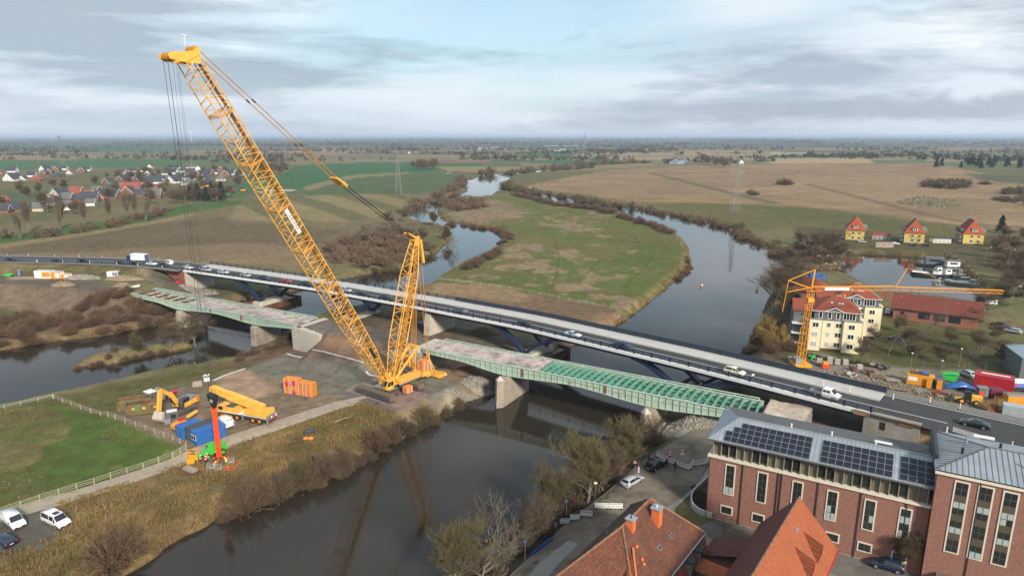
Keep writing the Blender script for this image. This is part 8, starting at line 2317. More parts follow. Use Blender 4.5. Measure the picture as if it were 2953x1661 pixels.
#barriers, signs, delineators
M_BARW=mat('barrier_white',(0.74,0.74,0.72),.6,var=.05)
def barrier_units(pts,z,red,lab,zz=None):
 P=[G(*p,z)for p in pts];k0=0
 for(a,b)in zip(P[:-1],P[1:]):
  L=(b-a).length;n_=max(1,round(L/2.05));d=(b-a)/n_
  for i in range(n_):
   c=a+d*(i+.5);an=math.atan2(d.y,d.x)
   t=thing('barrier',lab[min(k0,len(lab)-1)],'barrier',(c.x,c.y,(gz(c.x,c.y)+.14)if zz is None else zz),an,'plastic barriers');k0+=1
   W_=d.length-.08
   MB().box((0,0,.98),(W_,.05,.10)).box((0,0,.72),(W_,.045,.18)).box((0,0,.24),(W_,.045,.14)).box((-W_/2+.03,0,.55),(.06,.05,.95)).box((W_/2-.03,0,.55),(.06,.05,.95)).obj('frame',M_BARW,t)
   for j in range(9):MB().box((-W_/2+.15+j*(W_-.3)/8,0,.46),(.13,.04,.34)).obj('slat',M_BARW,t)
   for x in(-W_/2+.2,W_/2-.2):MB().box((x,0,.05),(.22,.7,.10)).obj('foot',M_PLAST,t)
   if red:
    for j in range(4):
     for y in(-.03,.03):MB().box((-W_/2+.3+j*(W_-.6)/3,y,.82),(.24,.012,.24)).obj('reflector',M_REDP,t)
barrier_units([(1893,1318),(1920,1332),(1953,1345),(1988,1357),(2000,1342)],5.0,True,['red and white barrier nearest the trees','red and white barrier behind the dark dressed person','red and white barrier in front of the orange worker','red and white barrier, fourth from the trees','red and white barrier under the round sign','red and white barrier at the bend of the row'])
barrier_units([(2000,1345),(2030,1342),(2054,1326)],5.0,True,['red and white barrier right of the bend','red and white barrier next to the last one','red and white barrier touching the brick building'])
barrier_units([(1598,1496),(1606,1495)],5.0,False,['single white barrier end on the left of the lower row'])
barrier_units([(1614,1492),(1672,1490)],5.0,False,['white barrier at the left of the lower street row','white barrier second in the lower street row','white barrier third in the lower street row'])
barrier_units([(1673,1490),(1709,1493)],5.0,True,['red and white barrier in the lower street row'])
barrier_units([(1714,1468),(1796,1470)],5.0,False,['white barrier first in the upper street row','white barrier second in the upper street row','white barrier third in the upper street row','white barrier at the roof end of the upper street row'])
barrier_units([(340,842),(358,838)],8.7,False,['short white barrier at the west abutment'],8.75)
barrier_units([(362,836),(404,828)],8.7,False,['white barrier across the old road, left one','white barrier across the old road, middle one','white barrier across the old road, right one'],8.75)
barrier_units([(2746,1246),(2824,1270)],11.0,False,['white barrier on the east road, left of two','white barrier on the east road, middle','white barrier on the east road, right of two'],11.02)
def delineator(label,p,stripe=True,h=1.0):
 t=thing('delineator',label,'marker post',p,random.uniform(-.3,.3),'road marker posts')
 MB().box((0,0,h/2+.05),(.22,.05,h)).obj('blade',M_BARW,t);MB().box((0,0,.04),(.45,.4,.08)).obj('foot',M_PLAST,t)
 if stripe:
  for z in(.35,.7):MB().box((0,0,z*h+.05),(.225,.056,.16)).obj('stripe',M_REDP,t)
for k,(px,py)in enumerate(((84,762),(161,763),(243,764),(325,766),(390,769),(475,772))):
 p,a=on_road(px,py,-.2);delineator('white marker post on the near side of the west road',p,False)
for k,(px,py)in enumerate(((41,740),(52,752),(135,752),(212,752),(280,753),(366,757),(443,760))):
 p,a=on_road(px,py-6,12.6);delineator('red and white marker post on the far side of the west road',p)
for px,py,o_,lb in((2384,1103,9.4,'striped marker post on the footway, upper one'),(2461,1121,9.2,'striped marker post on the footway, lower one'),(2577,1150,10.5,'striped marker post at the end of the footway'),(2676,1172,13.4,'striped marker post at the yard edge'),(2761,1197,13.6,'striped marker post beside the gravel strip'),(2733,1240,-.4,'striped marker post left of the white barrier'),(2918,1288,-.2,'striped marker post at the east edge of the road')):
 p,a=on_road(px,py,o_);delineator(lb,p,True,1.1)
def sign(label,p,shape,rz=-1.6,h=2.4):
 t=thing('road_sign',label,'sign',p,rz)
 MB().tube((0,0,0),(0,0,h+.5),.035,n=6).obj('pole',M_STEELP,t)
 if shape=='tri':
  MB().add([(.045,-.5,h-.2),(.045,.5,h-.2),(.045,0,h+.7)],[(0,1,2),(2,1,0)]).obj('sign_plate',M_REDP,t);MB().add([(.052,-.33,h-.09),(.052,.33,h-.09),(.052,0,h+.5)],[(0,1,2),(2,1,0)]).obj('sign_face',M_BARW,t)
  MB().box((.06,0,h+.08),(.01,.1,.28)).box((.06,.1,h+.02),(.01,.18,.1)).obj('symbol',M_BLK,t)
 elif shape=='round':
  MB().tube((.03,0,h+.2),(.05,0,h+.2),.36,n=18).obj('sign_plate',M_REDP,t);MB().tube((.05,0,h+.2),(.058,0,h+.2),.26,n=18).obj('sign_face',M_BARW,t);MB().box((.04,0,h-.45),(.03,.7,.42)).obj('extra_plate',M_BARW,t)
 elif shape=='bake':
  MB().box((.03,0,1.0),(.03,.3,1.1)).obj('sign_plate',M_BARW,t)
  for k in range(3):MB().add([(.048,-.15,.55+k*.36),(.048,.15,.75+k*.36),(.048,.15,.93+k*.36),(.048,-.15,.73+k*.36)],[(0,1,2,3),(3,2,1,0)]).obj('stripe',M_REDP,t)
 else:
  MB().box((.03,0,h+.2),(.03,.55,.35)).obj('sign_plate',mat('sign_blue',(0.03,0.07,0.16),.6,var=0)if shape=='blue'else M_BARW,t)
sign('triangular roadworks sign beside the street trees',sg(1830,1372),'tri');sign('striped roadworks board below the triangular sign',sg(1841,1370),'bake')
sign('round red rimmed traffic sign behind the barriers',sg(1966,1338),'round');sign('small white sign on a pole by the large olive tree',sg(1716,1424),'box',h=2.8)
sign('blue sign on a pole at the lower street edge',sg(1633,1500),'blue',h=4.0);sign('blue sign on a pole at the bottom of the street',sg(1514,1606),'blue',h=3.2)
sign('small blue sign on the island meadow',GG(1868,806),'blue',h=3.0)
p,a=on_road(698,772,13.9);sign('triangular sign beside the far railing of the bridge',Vector((p.x,p.y,gz(p.x,p.y))),'tri',-1.2,h=8.0)
p,a=on_road(2177,1097,.9);sign('small dark sign on the near railing of the bridge',p,'box',-1.6,1.5)
A_,B_=sg(1530,1582),sg(1590,1542)
tag(MB().bar(A_+Vector((0,0,.25)),B_+Vector((0,0,.3)),.3,.2).bar(A_+Vector((.3,-.2,.3)),B_+Vector((.2,-.3,.4)),.16,.16).obj('blue_pipe_bundle',mat('pipe_blue',(0.02,0.06,0.20),.6,var=.1)),'blue pipes lying at the street edge below the barriers','pipes')
#rubble and soil heaps
def rubble(name,label,cx_,cy_,rx,ry,hh,n_,m_,s0=.15,s1=.6,base=True,rz=0.0):
 rgn=np.random.default_rng(int(abs(cx_*13+cy_*7)))
 a=rgn.uniform(0,6.283,n_);r=np.sqrt(rgn.random(n_));X=r*np.cos(a)*rx;Y=r*np.sin(a)*ry
 wx,wy=cx_+X*math.cos(rz)-Y*math.sin(rz),cy_+X*math.sin(rz)+Y*math.cos(rz)
 H=height(np.stack([wx,wy],1))[0]+hh*np.clip(1-r**1.6,0,1);s=rgn.uniform(s0,s1,n_)
 cube=np.array([(-1,-1,-1),(1,-1,-1),(1,1,-1),(-1,1,-1),(-1,-1,1),(1,-1,1),(1,1,1),(-1,1,1)])*.5
 F_=np.array([(0,3,2,1),(4,5,6,7),(0,1,5,4),(1,2,6,5),(2,3,7,6),(3,0,4,7)])
 v=cube[None]*(s[:,None,None]*rgn.uniform(.5,1.4,(n_,1,3)))*rgn.uniform(.75,1.2,(n_,8,1))
 q=rgn.normal(0,1,(n_,4));q/=np.linalg.norm(q,axis=1,keepdims=True);w,x,y,z=q.T
 Rm=np.stack([np.stack([1-2*(y*y+z*z),2*(x*y-z*w),2*(x*z+y*w)],-1),np.stack([2*(x*y+z*w),1-2*(x*x+z*z),2*(y*z-x*w)],-1),np.stack([2*(x*z-y*w),2*(y*z+x*w),1-2*(x*x+y*y)],-1)],1)
 v=np.einsum('nij,nkj->nki',Rm,v)+np.stack([wx,wy,H+s*.15],-1)[:,None,:]
 f=(np.arange(n_)[:,None,None]*8+F_[None]).reshape(-1,4)
 VV,FF=[v.reshape(-1,3)],[f]
 if base and hh>.2:
  k=14;gr=[]
  for i in range(k+1):
   for j in range(24):
    rr=i/k;aa=j/24*6.2832;X_,Y_=rr*math.cos(aa)*rx*1.08,rr*math.sin(aa)*ry*1.08
    gr.append((cx_+X_*math.cos(rz)-Y_*math.sin(rz),cy_+X_*math.sin(rz)+Y_*math.cos(rz)))
  gr=np.array(gr);rr=np.repeat(np.arange(k+1)/k,24);hb=height(gr)[0]+hh*np.clip(1-rr**1.6,0,1)*(.8+.4*fbm(gr[:,0],gr[:,1],1.6,3,3))-.06
  o=len(VV[0]);VV.append(np.column_stack([gr,hb]));FF.append(np.array([(o+i*24+j,o+i*24+(j+1)%24,o+(i+1)*24+(j+1)%24,o+(i+1)*24+j)for i in range(k)for j in range(24)]))
 return tag(mobj(name,np_mesh(name,np.concatenate(VV),f4=np.concatenate(FF),mats=[m_])),label,'rubble',kind='stuff')
M_RUB=mat('rubble_grey',(0.25,0.225,0.195),.95,var=.25,scale=1.5,col2=(0.20,0.17,0.14),mask=.52)
M_SOIL=mat('soil_heap',(0.135,0.090,0.058),.95,var=.25,scale=1.2,bump=.4)
M_SAND=mat('sand_heap',(0.25,0.19,0.13),.95,var=.15,scale=1,bump=.3)
for nm,lb,px,py,z,rx,ry,hh,n_,m_,s0,s1 in(('rubble_heap','grey rubble heap at the east pier of the green bridge',1985,1222,4.5,8.5,4.0,1.0,900,M_RUB,.08,.42),('rubble_heap','concrete rubble with plastic at the crane pad by the river',1378,1098,3,4.5,3.0,.8,260,M_RUB,.1,.45),('rubble_heap','pale rubble strip on the shore by the crane pad',1370,1130,2.2,6.0,1.6,.35,300,M_RUB,.1,.5),('soil_heap','brown soil heap under the new bridge',1395,955,3,6.0,3.6,2.0,90,M_SOIL,.1,.3),('soil_heap','dark soil heap behind the crane by the abutment',1345,1072,3,4.0,2.6,1.6,60,M_SOIL,.1,.3),('rubble_heap','broken concrete heap below the bridge at the west arm',575,838,3.5,7.5,3.0,1.4,240,M_RUB,.2,.9),('rubble_heap','dark rubble heap beside the old west road',238,804,8.6,7.0,2.0,1.4,200,M_CONCG,.2,.7),('sand_heap','pale sand heap on the slope of the old west road',183,828,8.0,4.0,2.2,1.5,130,M_SAND,.15,.5),('sand_heap','long pale sand heap at the west abutment',360,806,8.6,7.5,2.4,1.6,160,M_SAND,.15,.5),('sand_heap','small pale sand heap by the white barriers',353,826,8.6,3.4,1.8,1.5,90,M_SAND,.15,.45)):
 g=G(px,py,z);rubble(nm,lb,g.x,g.y,rx,ry,hh,n_,m_,s0,s1)
for k,(px,py)in enumerate(((1896,1228),(1902,1236),(1912,1226),(1890,1240),(1918,1238),(1908,1216))):
 g=sg(px,py,4.5);t=thing('concrete_post','broken concrete post leaning on the rubble by the east pier','concrete post',g,random.uniform(.6,1.3),'broken posts at the east pier');MB().bar((-1.6,0,.3),(1.6,0,1.0+.3*random.random()),.3,.28).obj('post',M_RUB,t)
#west road yard
g=G(118,808,8.6)
def offbox(label,px,py,ln,w,h,a,m1,m2,z=8.65):
 g=G(px,py,z);t=thing('site_cabin',label,'cabin',(g.x,g.y,gz(g.x,g.y)+.03),a);MB().box((0,0,h/2),(ln,w,h)).obj('shell',m1,t)
 MB().box((ln*.22,-w/2-.02,h*.52),(ln*.5,.04,h*.7)).obj('side_panel',m2,t);MB().box((ln/2+.02,0,h*.5),(.04,w*.8,h*.75)).obj('end_panel',m2,t);MB().box((0,0,h+.04),(ln+.06,w+.06,.09)).obj('roof',M_CONCW,t)
 return t
M_SORG=mat('site_orange',(0.76,0.25,0.02),.5,var=.06)
offbox('large white and orange site cabin by the west road',131,800,7.0,2.6,2.8,-.12,M_BARW,M_SORG);offbox('smaller orange site cabin next to the large one',168,802,3.6,2.6,2.6,-.12,M_SORG,M_BARW)
offbox('low white and orange tank beside the site cabins',192,802,3.4,2.2,1.7,-.12,M_SORG,M_BARW);offbox('white box cabin alone on the sand heap by the west road',328,796,4.0,2.4,1.9,.2,M_BARW,M_STEELP)
g=G(58,795,8.65);toilet('blue portable toilet by the west road cabins',(g.x,g.y,gz(g.x,g.y)),.2,M_CBLUE,M_STEELP)
g=G(27,797,8.65);t=thing('tipping_skip','green tipping skip at the far west yard','skip',(g.x,g.y,gz(g.x,g.y)),0);MB().extrude([(-1.6,.9),(-1.1,.2),(1.1,.2),(1.6,.9),(1.5,1.1),(-1.5,1.1)],-.9,.9).obj('tub',M_TGN,t);MB().box((0,0,.1),(2.2,1.6,.2)).obj('frame',M_DGREY,t)
g=G(515,822,5.0);t=thing('mini_excavator','small red machine at the foot of the brick wing wall','machine',(g.x,g.y,gz(g.x,g.y)),.3)
MB().box((0,0,.9),(2.0,1.5,.9)).obj('body',M_REDP,t);MB().box((-.2,0,1.7),(1.1,1.2,.9)).obj('cab',M_DGREY,t);MB().box((0,.6,.25),(2.3,.4,.5)).box((0,-.6,.25),(2.3,.4,.5)).obj('track',M_BLK,t);MB().bar((.8,0,1.3),(2.2,0,.5),.25).obj('arm',M_REDP,t)
g=GG(1217,940,4);t=thing('blue_skip','blue skip standing on the earth between the bridges','skip',g,-.4);MB().extrude([(-1.5,1.2),(-1.1,.1),(1.1,.1),(1.5,1.2)],-.85,.85).obj('tub',M_CBLUE,t);MB().box((0,0,1.25),(3.1,1.8,.1)).obj('rim',M_CBLUE,t)
g=G(2060,1118,9.0)
#tower crane
tb=Vector((75.1,160.9,gz(75.1,160.9)))
tcr=thing('tower_crane','yellow self erecting tower crane beside the cream apartment house','tower crane',tb,0)
M_TCY=mat('tower_crane_yellow',(0.74,0.31,0.018),.5,var=.08)
def lat2(par,name,p0,p1,w,h,bay,ch,lc,side,m_=M_TCY,tri=False):
 p0,p1=Vector(p0),Vector(p1);d=p1-p0;L=d.length;d.normalize();side=Vector(side);up=side.cross(d).normalized()
 CN=[(-1,-1),(1,-1),(0,1)]if tri else[(-1,-1),(1,-1),(1,1),(-1,1)]
 c=lambda s,q:p0+d*s+side*(q[0]*w/2)+up*(q[1]*h/2)
 m=MB()
 for q in CN:m.bar(c(0,q),c(L,q),ch)
 o=m.obj(name,m_,par);n_=max(1,round(L/bay));m=MB()
 for j in range(n_):
  a,b=L*j/n_,L*(j+1)/n_
  for f in range(len(CN)):
   q,r=CN[f],CN[(f+1)%len(CN)]
   if(j+f)%2:q,r=r,q
   m.tube(c(a,q),c(b,r),lc,n=4,cap=False);m.tube(c(b,q),c(b,r),lc,n=4,cap=False)
 m.obj('lacing',m_,o)
lat2(tcr,'mast_section',(0,0,.4),(.35,0,10.0),1.6,1.6,1.3,.12,.04,(0,1,0));lat2(tcr,'mast_section',(.35,0,10.0),(.8,0,20.0),1.2,1.2,1.2,.10,.035,(0,1,0))
MB().box((0,0,.3),(4.2,4.2,.5)).obj('base_frame',M_TCY,tcr);MB().box((-1.0,0,1.3),(1.6,2.6,1.6)).obj('ballast',M_CONCG,tcr);MB().box((.75,0,17.5),(1.5,1.5,1.0)).obj('winch_box',M_TCY,tcr)
JH=20.3
lat2(tcr,'jib_section',(.8,0,JH),(21.8,.0,JH+.2),1.1,1.1,1.2,.10,.035,(0,1,0),tri=True);lat2(tcr,'jib_section',(22.0,.0,JH+.1),(49.5,0,JH-.8),.9,.9,1.2,.09,.03,(0,1,0),tri=True)
MB().bar((.8,0,JH),(1.2,0,JH+5.0),.28).bar((1.2,0,JH+5.0),(-5.2,0,JH+2.2),.16).bar((-5.2,0,JH+2.2),(.6,0,JH+.2),.2).bar((-5.2,0,JH+2.2),(-6.0,0,JH-6.0),.12).bar((-5.2,0,JH-.8),(.6,0,JH+.4),.16).obj('top_frame',M_TCY,tcr)
MB().tube((-6.0,0,JH-6.0),(-6.6,0,6.0),.035,n=4).obj('guy_rope',M_ROPE,tcr)
MB().bar((22.0,0,JH+.4),(24.4,0,JH+5.4),.16).bar((24.4,0,JH+5.4),(32.0,0,JH+3.0),.07).obj('jib_strut',M_TCY,tcr)
bd_=MB().box((7.0,-.62,JH+.15),(6.2,.06,.75)).obj('name_board',M_BARW,tcr)
MB().tube((9.4,0,JH-.6),(9.4,0,JH-1.6),.03,n=4).box((9.4,0,JH-1.8),(.35,.3,.6)).obj('hook',M_TCY,tcr)
#builders yard
def yard(px,py):return sg(px,py,5.0)
def simple(name,label,cat,px,py,rz,parts,group=None):
 t=thing(name,label,cat,yard(px,py),rz,group)
 for nm,d,c,m_ in parts:MB().box(c,d).obj(nm,m_,t)
 return t
M_YORG=mat('container_orange',(0.66,0.27,0.025),.55,var=.14,scale=1)
M_YRED=mat('container_red',(0.34,0.012,0.020),.5,var=.1,scale=1)
M_YPUR=mat('container_purple',(0.16,0.020,0.040),.55,var=.15,scale=1)
M_GREEN=mat('skip_bright_green',(0.045,0.42,0.075),.5,var=.08)
t=simple('storage_container','orange container with open doors in the builders yard','container',2652,1112,-.55,(('shell',(5.6,2.5,2.5),(0,.6,1.3),M_YORG),('roof_load',(3.8,1.6,.3),(-.3,.8,2.75),M_RUST)))
for x,a_ in((1.6,0),(3.6,0)):MB().box((x+.2,-1.2,1.25),(1.1,.08,2.3)).obj('open_door',M_YORG,t)
MB().box((2.4,-.68,1.25),(1.0,.06,2.1)).obj('doorway_shade',M_BLK,t);MB().box((-1.6,-.70,1.6),(1.9,.05,.9)).obj('sign_board',M_BARW,t);MB().box((3.9,.6,1.2),(2.0,2.4,2.2)).obj('second_shell',M_TGR,t)  # black box in the doorway paints the shade inside the container
MB().sphere((.5,.8,3.0),.6,8,5,sc=(1.6,1,.6)).obj('tarpaulin',M_CBLUE,t)
simple('storage_container','large red container with a white roof strip in the yard','container',2862,1122,-.62,(('shell',(7.5,4.2,3.4),(0,0,1.7),M_YRED),('roof_strip',(5.5,.6,.06),(.2,.3,3.44),M_BARW),('door',(2.2,.05,2.4),(-1.6,-2.13,1.3),M_REDP)))
simple('storage_container','purple container beside the red one','container',2868,1148,-.3,(('shell',(2.6,2.2,2.3),(0,0,1.15),M_YPUR),('door',(1.8,.05,1.9),(0,-1.13,1.05),M_YPUR)))
simple('storage_container','orange sided container with timber on top at the yard edge','container',2932,1168,-.2,(('shell',(5.0,2.4,2.3),(0,0,1.15),M_YORG),('lid',(5.1,2.5,.12),(0,0,2.38),M_ZINC),('timber',(4.6,.5,.3),(0,.2,2.6),M_WOOD)))
simple('tarpaulin_trailer','pale grey tarpaulin trailer at the edge of view','trailer',2938,1205,-.6,(('cover',(6.0,2.4,2.2),(0,0,1.4),mat('grey_tarp',(0.34,0.38,0.42),.6,var=.1)),('chassis',(6.0,2.2,.3),(0,0,.3),M_DGREY),('end_panel',(.05,2.2,1.6),(3.03,0,1.3),M_YEL)))
simple('tool_shed','small pale shed with orange door beside the purple container','shed',2830,1145,-.3,(('wall',(1.9,1.9,2.2),(0,0,1.1),M_SLATE),('roof',(2.1,2.1,.12),(0,0,2.26),M_STEELP),('door',(.8,.05,1.5),(-.4,-.98,.8),M_FLUO),('panel',(.8,.05,1.6),(.5,-.98,1.1),M_STEELP)))
t=thing('open_skip','bright green skip tipped up in the builders yard','skip',yard(2736,1098),-.5);MB().extrude([(-1.3,.3),(1.2,.1),(1.8,1.5),(-1.6,1.5)],-1.1,1.1).obj('tub',M_GREEN,t);MB().bar((-1.5,0,1.6),(1.9,0,2.1),2.3,.12).obj('lid',M_GREEN,t)
t=thing('blue_canopy','collapsed blue tarpaulin tent on the yard ground','tarpaulin',yard(2768,1120),-.3)
MB().add([(-3.4,-1.6,.1),(0,-2.0,.9),(3.2,-1.0,.1),(3.4,1.4,.2),(.4,1.8,1.2),(-2.8,1.6,.2),(0,0,1.6)],[(0,1,6),(1,2,6),(2,3,6),(3,4,6),(4,5,6),(5,0,6)]).obj('sheet',M_CBLUE,t);MB().box((.2,-1.2,1.0),(1.3,.9,.08)).obj('white_patch',M_BARW,t)
t=thing('wheel_loader','yellow and black wheel loader parked in the yard','loader',yard(2795,1164),2.6)
MB().box((-1.2,0,1.4),(2.0,1.7,1.1)).obj('engine_housing',M_YEL,t);MB().box((.5,0,1.9),(1.3,1.4,1.9)).obj('cab',M_BLK,t);MB().bar((1.0,0,1.3),(3.0,0,.7),.8,.4).obj('lift_arm',M_YEL,t);MB().extrude([(2.8,.2),(3.9,.2),(3.4,1.3),(2.9,1.2)],-1.2,1.2).obj('bucket',M_DGREY,t)
wheelset(t,(-1.2,1.5),.95,.62,M_YEL,.45)
#tank trailer: HOYER
t=thing('tank_trailer','blue and white tank trailer with red lettering at the edge of view','trailer',yard(2930,1128),-.25)
secs=[[(x,math.cos(a)*r,1.9+math.sin(a)*r)for a in np.linspace(0,6.283,17)[:-1]]for x,r in((-4.2,.8),(-4.0,1.1),(4.0,1.1),(4.2,.8))]
MB().loft(secs).obj('tank',PAINT['white'],t,smooth=False);MB().box((0,-1.10,1.7),(7.6,.06,1.0)).obj('blue_band',mat('tank_blue',(0.05,0.20,0.60),.5,var=.1),t);MB().box((0,0,.7),(8,1.6,.3)).obj('chassis',M_DGREY,t);wheelset(t,(-2.6,-1.4,2.6),.95,.48,M_RIM,.3)
text_obj('name_lettering','HOYER',1.0,mat('pink_print',(0.75,0.06,0.16),.5,var=0),t,Matrix.Translation((-1.2,-1.145,1.7))@Matrix.Rotation(math.pi/2,4,'X'))
simple('grey_hall','grey flat hall corner at the right edge of view','hall',2990,1090,-.3,(('wall',(9,12,5.2),(0,4,2.6),M_SLATE),('roof',(9.3,12.3,.2),(0,4,5.3),mat('blue_grey_roof',(0.20,0.26,0.31),.5,var=.06)),('door',(2.4,.06,3.0),(0,-2.04,1.6),M_CONCW)))
#stacked paving on pallets
M_PAVS=mat('paving_slab',(0.36,0.345,0.31),.9,var=.14,scale=4)
for k,(px,py,n_,lb)in enumerate(((2362,1052,7,'grey paving stack, leftmost of four in the yard'),(2392,1050,8,'tall pale paving stack, second from the left'),(2414,1052,6,'grey paving stack, third from the left'),(2437,1053,6,'grey paving stack, rightmost of four'),(2478,1065,5,'small grey block stack right of the paving stacks'),(2280,1040,4,'pale boat shaped bundle left of the tower crane'))):
 t=thing('paving_stack',lb,'paving',yard(px,py),random.uniform(-.4,-.1))
 for i in range(n_):MB().box((random.uniform(-.04,.04),random.uniform(-.04,.04),.2+i*.22),(1.25,1.1,.20)).obj('slab',M_PAVS,t)
 MB().box((0,0,.05),(1.3,1.2,.1)).obj('pallet',M_WOOD,t)
simple('orange_tub','orange mortar tub with frame beside the paving stacks','tub',2379,1062,-.2,(('tub',(1.5,1.2,.8),(0,0,.5),M_FLUO),('frame',(1.2,1.0,.6),(0,.1,1.3),M_YORG)))
for k,(px,py,m1,lb)in enumerate(((2300,1034,M_RUST,'rusty iron bundle left of the tower crane'),(2340,1036,M_GREEN,'green netting heap right of the tower crane'),(2462,1070,M_REDE,'red pallet cage beside the small block stack'),(2520,1056,M_CONCG,'large concrete pipe stack by the yard fence'),(2548,1066,M_STEELP,'grey steel frame heap in the yard'),(2505,1080,M_BRICKR,'red brick pallet in the middle of the yard'),(2455,1085,M_CONCW,'white framed crate in the yard'))):
 t=thing('material_heap',lb,'building material',yard(px,py),random.uniform(-.6,.2))
 for i in range(9):MB().box((random.uniform(-1,1),random.uniform(-.7,.7),random.uniform(.15,.8)),(random.uniform(.4,1.3),random.uniform(.3,.9),random.uniform(.2,.6)),random.uniform(0,3)).obj('piece',m1 if i%3 else M_DGREY,t)
#timber and beam piles
for k,(px,py,m1,n_,ln,lb)in enumerate(((2430,1080,M_WOOD,12,3.0,'pile of old boards near the noise barrier'),(2530,1090,M_WOOD,14,3.4,'long brown board pile in the middle of the yard'),(2575,1100,M_FEN,12,3.0,'pale board pile left of the orange container'),(2590,1130,M_WOOD,12,3.2,'scattered boards behind the barrier end'),(2655,1160,M_RUST,8,5.5,'red steel beams lying behind the barrier end'),(2700,1135,M_REDE,6,5.0,'dark red girder with beams in the yard'),(2735,1150,M_FEN,12,4.5,'pale crossed timbers beside the wheel loader'),(2660,1130,M_CONCG,12,3.0,'grey pipes and frames heap in the yard'),(2745,1178,M_FEN,14,3.6,'fresh board stack at the yard roadside'),(2620,1150,M_REDE,10,5.0,'dark red beams along the roadside of the yard'),(2850,1200,M_RUST,8,2.6,'rusty mixed scrap near the reeds in the yard'))):
 t=thing('timber_pile'if m1 in(M_WOOD,M_FEN)else 'beam_pile',lb,'pile',yard(px,py),-.55+random.uniform(-.2,.2))
 for i in range(n_):
  a_=random.gauss(0,.16);z=.08+.09*(i//3)+random.uniform(0,.05);y=random.uniform(-1.2,1.2)
  MB().bar((-ln/2*math.cos(a_),y-ln/2*math.sin(a_),z),(ln/2*math.cos(a_),y+ln/2*math.sin(a_),z+random.uniform(-.03,.12)),random.uniform(.14,.26),random.uniform(.05,.16)).obj('board'if m1 in(M_WOOD,M_FEN)else 'beam',m1,t)
g=yard(2500,1085);rubble('yard_debris','scattered debris across the builders yard',g.x,g.y,12,4.0,.0,420,M_RUB,.1,.4,False,-.5)
g=yard(2680,1140);rubble('yard_debris','scattered dark debris beside the road in the yard',g.x,g.y,14,4.0,.0,420,M_WOOD,.1,.45,False,-.6)
t=thing('green_frame','bright green steel frame at the roadside of the yard','frame',yard(2706,1184),-.5)
for x in(-.9,.9):
 for y in(-.5,.5):MB().bar((x,y,0),(x,y,1.1),.1).obj('leg',M_GREEN,t)
for y in(-.5,.5):
 for z in(.4,1.05):MB().bar((-.9,y,z),(.9,y,z),.08).obj('rail',M_GREEN,t)
MB().box((0,0,1.2),(1.5,.8,.3)).obj('load',M_RUST,t)
simple('red_box','red tool box and pallets beside the reeds at the roadside','box',2858,1190,-.3,(('box',(1.5,.9,.6),(0,0,.35),M_FLUO),('slab',(2.6,1.6,.1),(-.6,.6,.75),M_DGREY),('crate',(1.2,1.0,.9),(1.9,.2,.5),M_WOOD)))
P=scatter([(2810,1178),(2880,1160),(2905,1180),(2850,1195)],5.0,260);cl=np.tile(np.array([[0.34,0.23,0.10]]),(len(P),1))
tag(mobj('yard_reeds',tufts('yard_reeds',P,RNG.uniform(1.2,2.2,len(P)),RNG.uniform(.4,.8,len(P)),cl,lean=.2)),'tall dry reeds at the roadside of the yard','reeds',kind='stuff')
#mesh fence between yard and park
P=[yard(*q)for q in((2540,1048),(2600,1054),(2660,1058),(2720,1062),(2780,1066),(2840,1070),(2900,1074),(2960,1078))]
t=thing('mesh_fence','thin grey mesh fence between the yard and the park','fence',P[0])
for k,p in enumerate(P):
 MB().tube(p-P[0],p-P[0]+Vector((0,0,2.0)),.04,n=5).obj('post',M_STEELP,t)
 if k+1<len(P):
  m=MB();q=P[k+1]
  for z in(.2,.8,1.4,1.95):m.bar(p-P[0]+Vector((0,0,z)),q-P[0]+Vector((0,0,z)),.02)
  m.obj('wire_panel',M_STEELP,t)
#street lamps
def lamp(label,p,h,kind='ball',rz=0.0):
 t=thing('street_lamp',label,'lamp',p,rz);MB().tube((0,0,0),(0,0,h),.075,.05,n=6).obj('pole',M_STEELP,t)
 if kind=='ball':MB().sphere((0,0,h+.1),.22,8,6,sc=(1.2,1.2,.7)).obj('lamp_head',M_BARW,t)
 else:
  for sg_ in((-1,1)if kind=='double'else(1,)):
   MB().tube((0,0,h-.02),(sg_*1.6,0,h+.7),.04,n=5).obj('arm',M_STEELP,t);MB().box((sg_*1.9,0,h+.74),(.7,.22,.12)).obj('lamp_head',M_BARW,t)
for px,py,h,k,lb in((2500,1042,4.2,'ball','small lamp right of the apartment house by the hedge'),(2625,1062,4.0,'ball','small lamp behind the orange container'),(2765,1060,5.0,'ball','small lamp in the park behind the red container'),(2712,1078,3.4,'ball','small lamp beside the green skip'),(2908,1060,3.6,'ball','ball lamp by the grey hall'),(2366,808,9.5,'double','double armed street lamp at the river end of the harbour'),(2388,830,9.0,'double','double armed street lamp behind the apartment roofs'),(2432,778,9.0,'single','single armed lamp at the harbour mouth'),(2470,800,8.5,'single','single armed lamp at the harbour edge behind the roofs'),(2684,880,9.0,'single','single armed lamp between hall and harbour'),(2910,918,10,'single','tall lamp right of the brick hall'),(2905,780,9.0,'single','lamp on the slope east of the harbour'),(2838,765,8.0,'single','lamp above the harbour jetties')):
 lamp(lb,GG(px,py,5),h,k)
simple('blue_container','blue container at the river end of the harbour','container',2354,806,0,(('shell',(6,2.4,2.4),(0,0,1.2),M_CBLUE),('door',(.05,2.0,2.1),(3.02,0,1.15),M_CBLUE)))
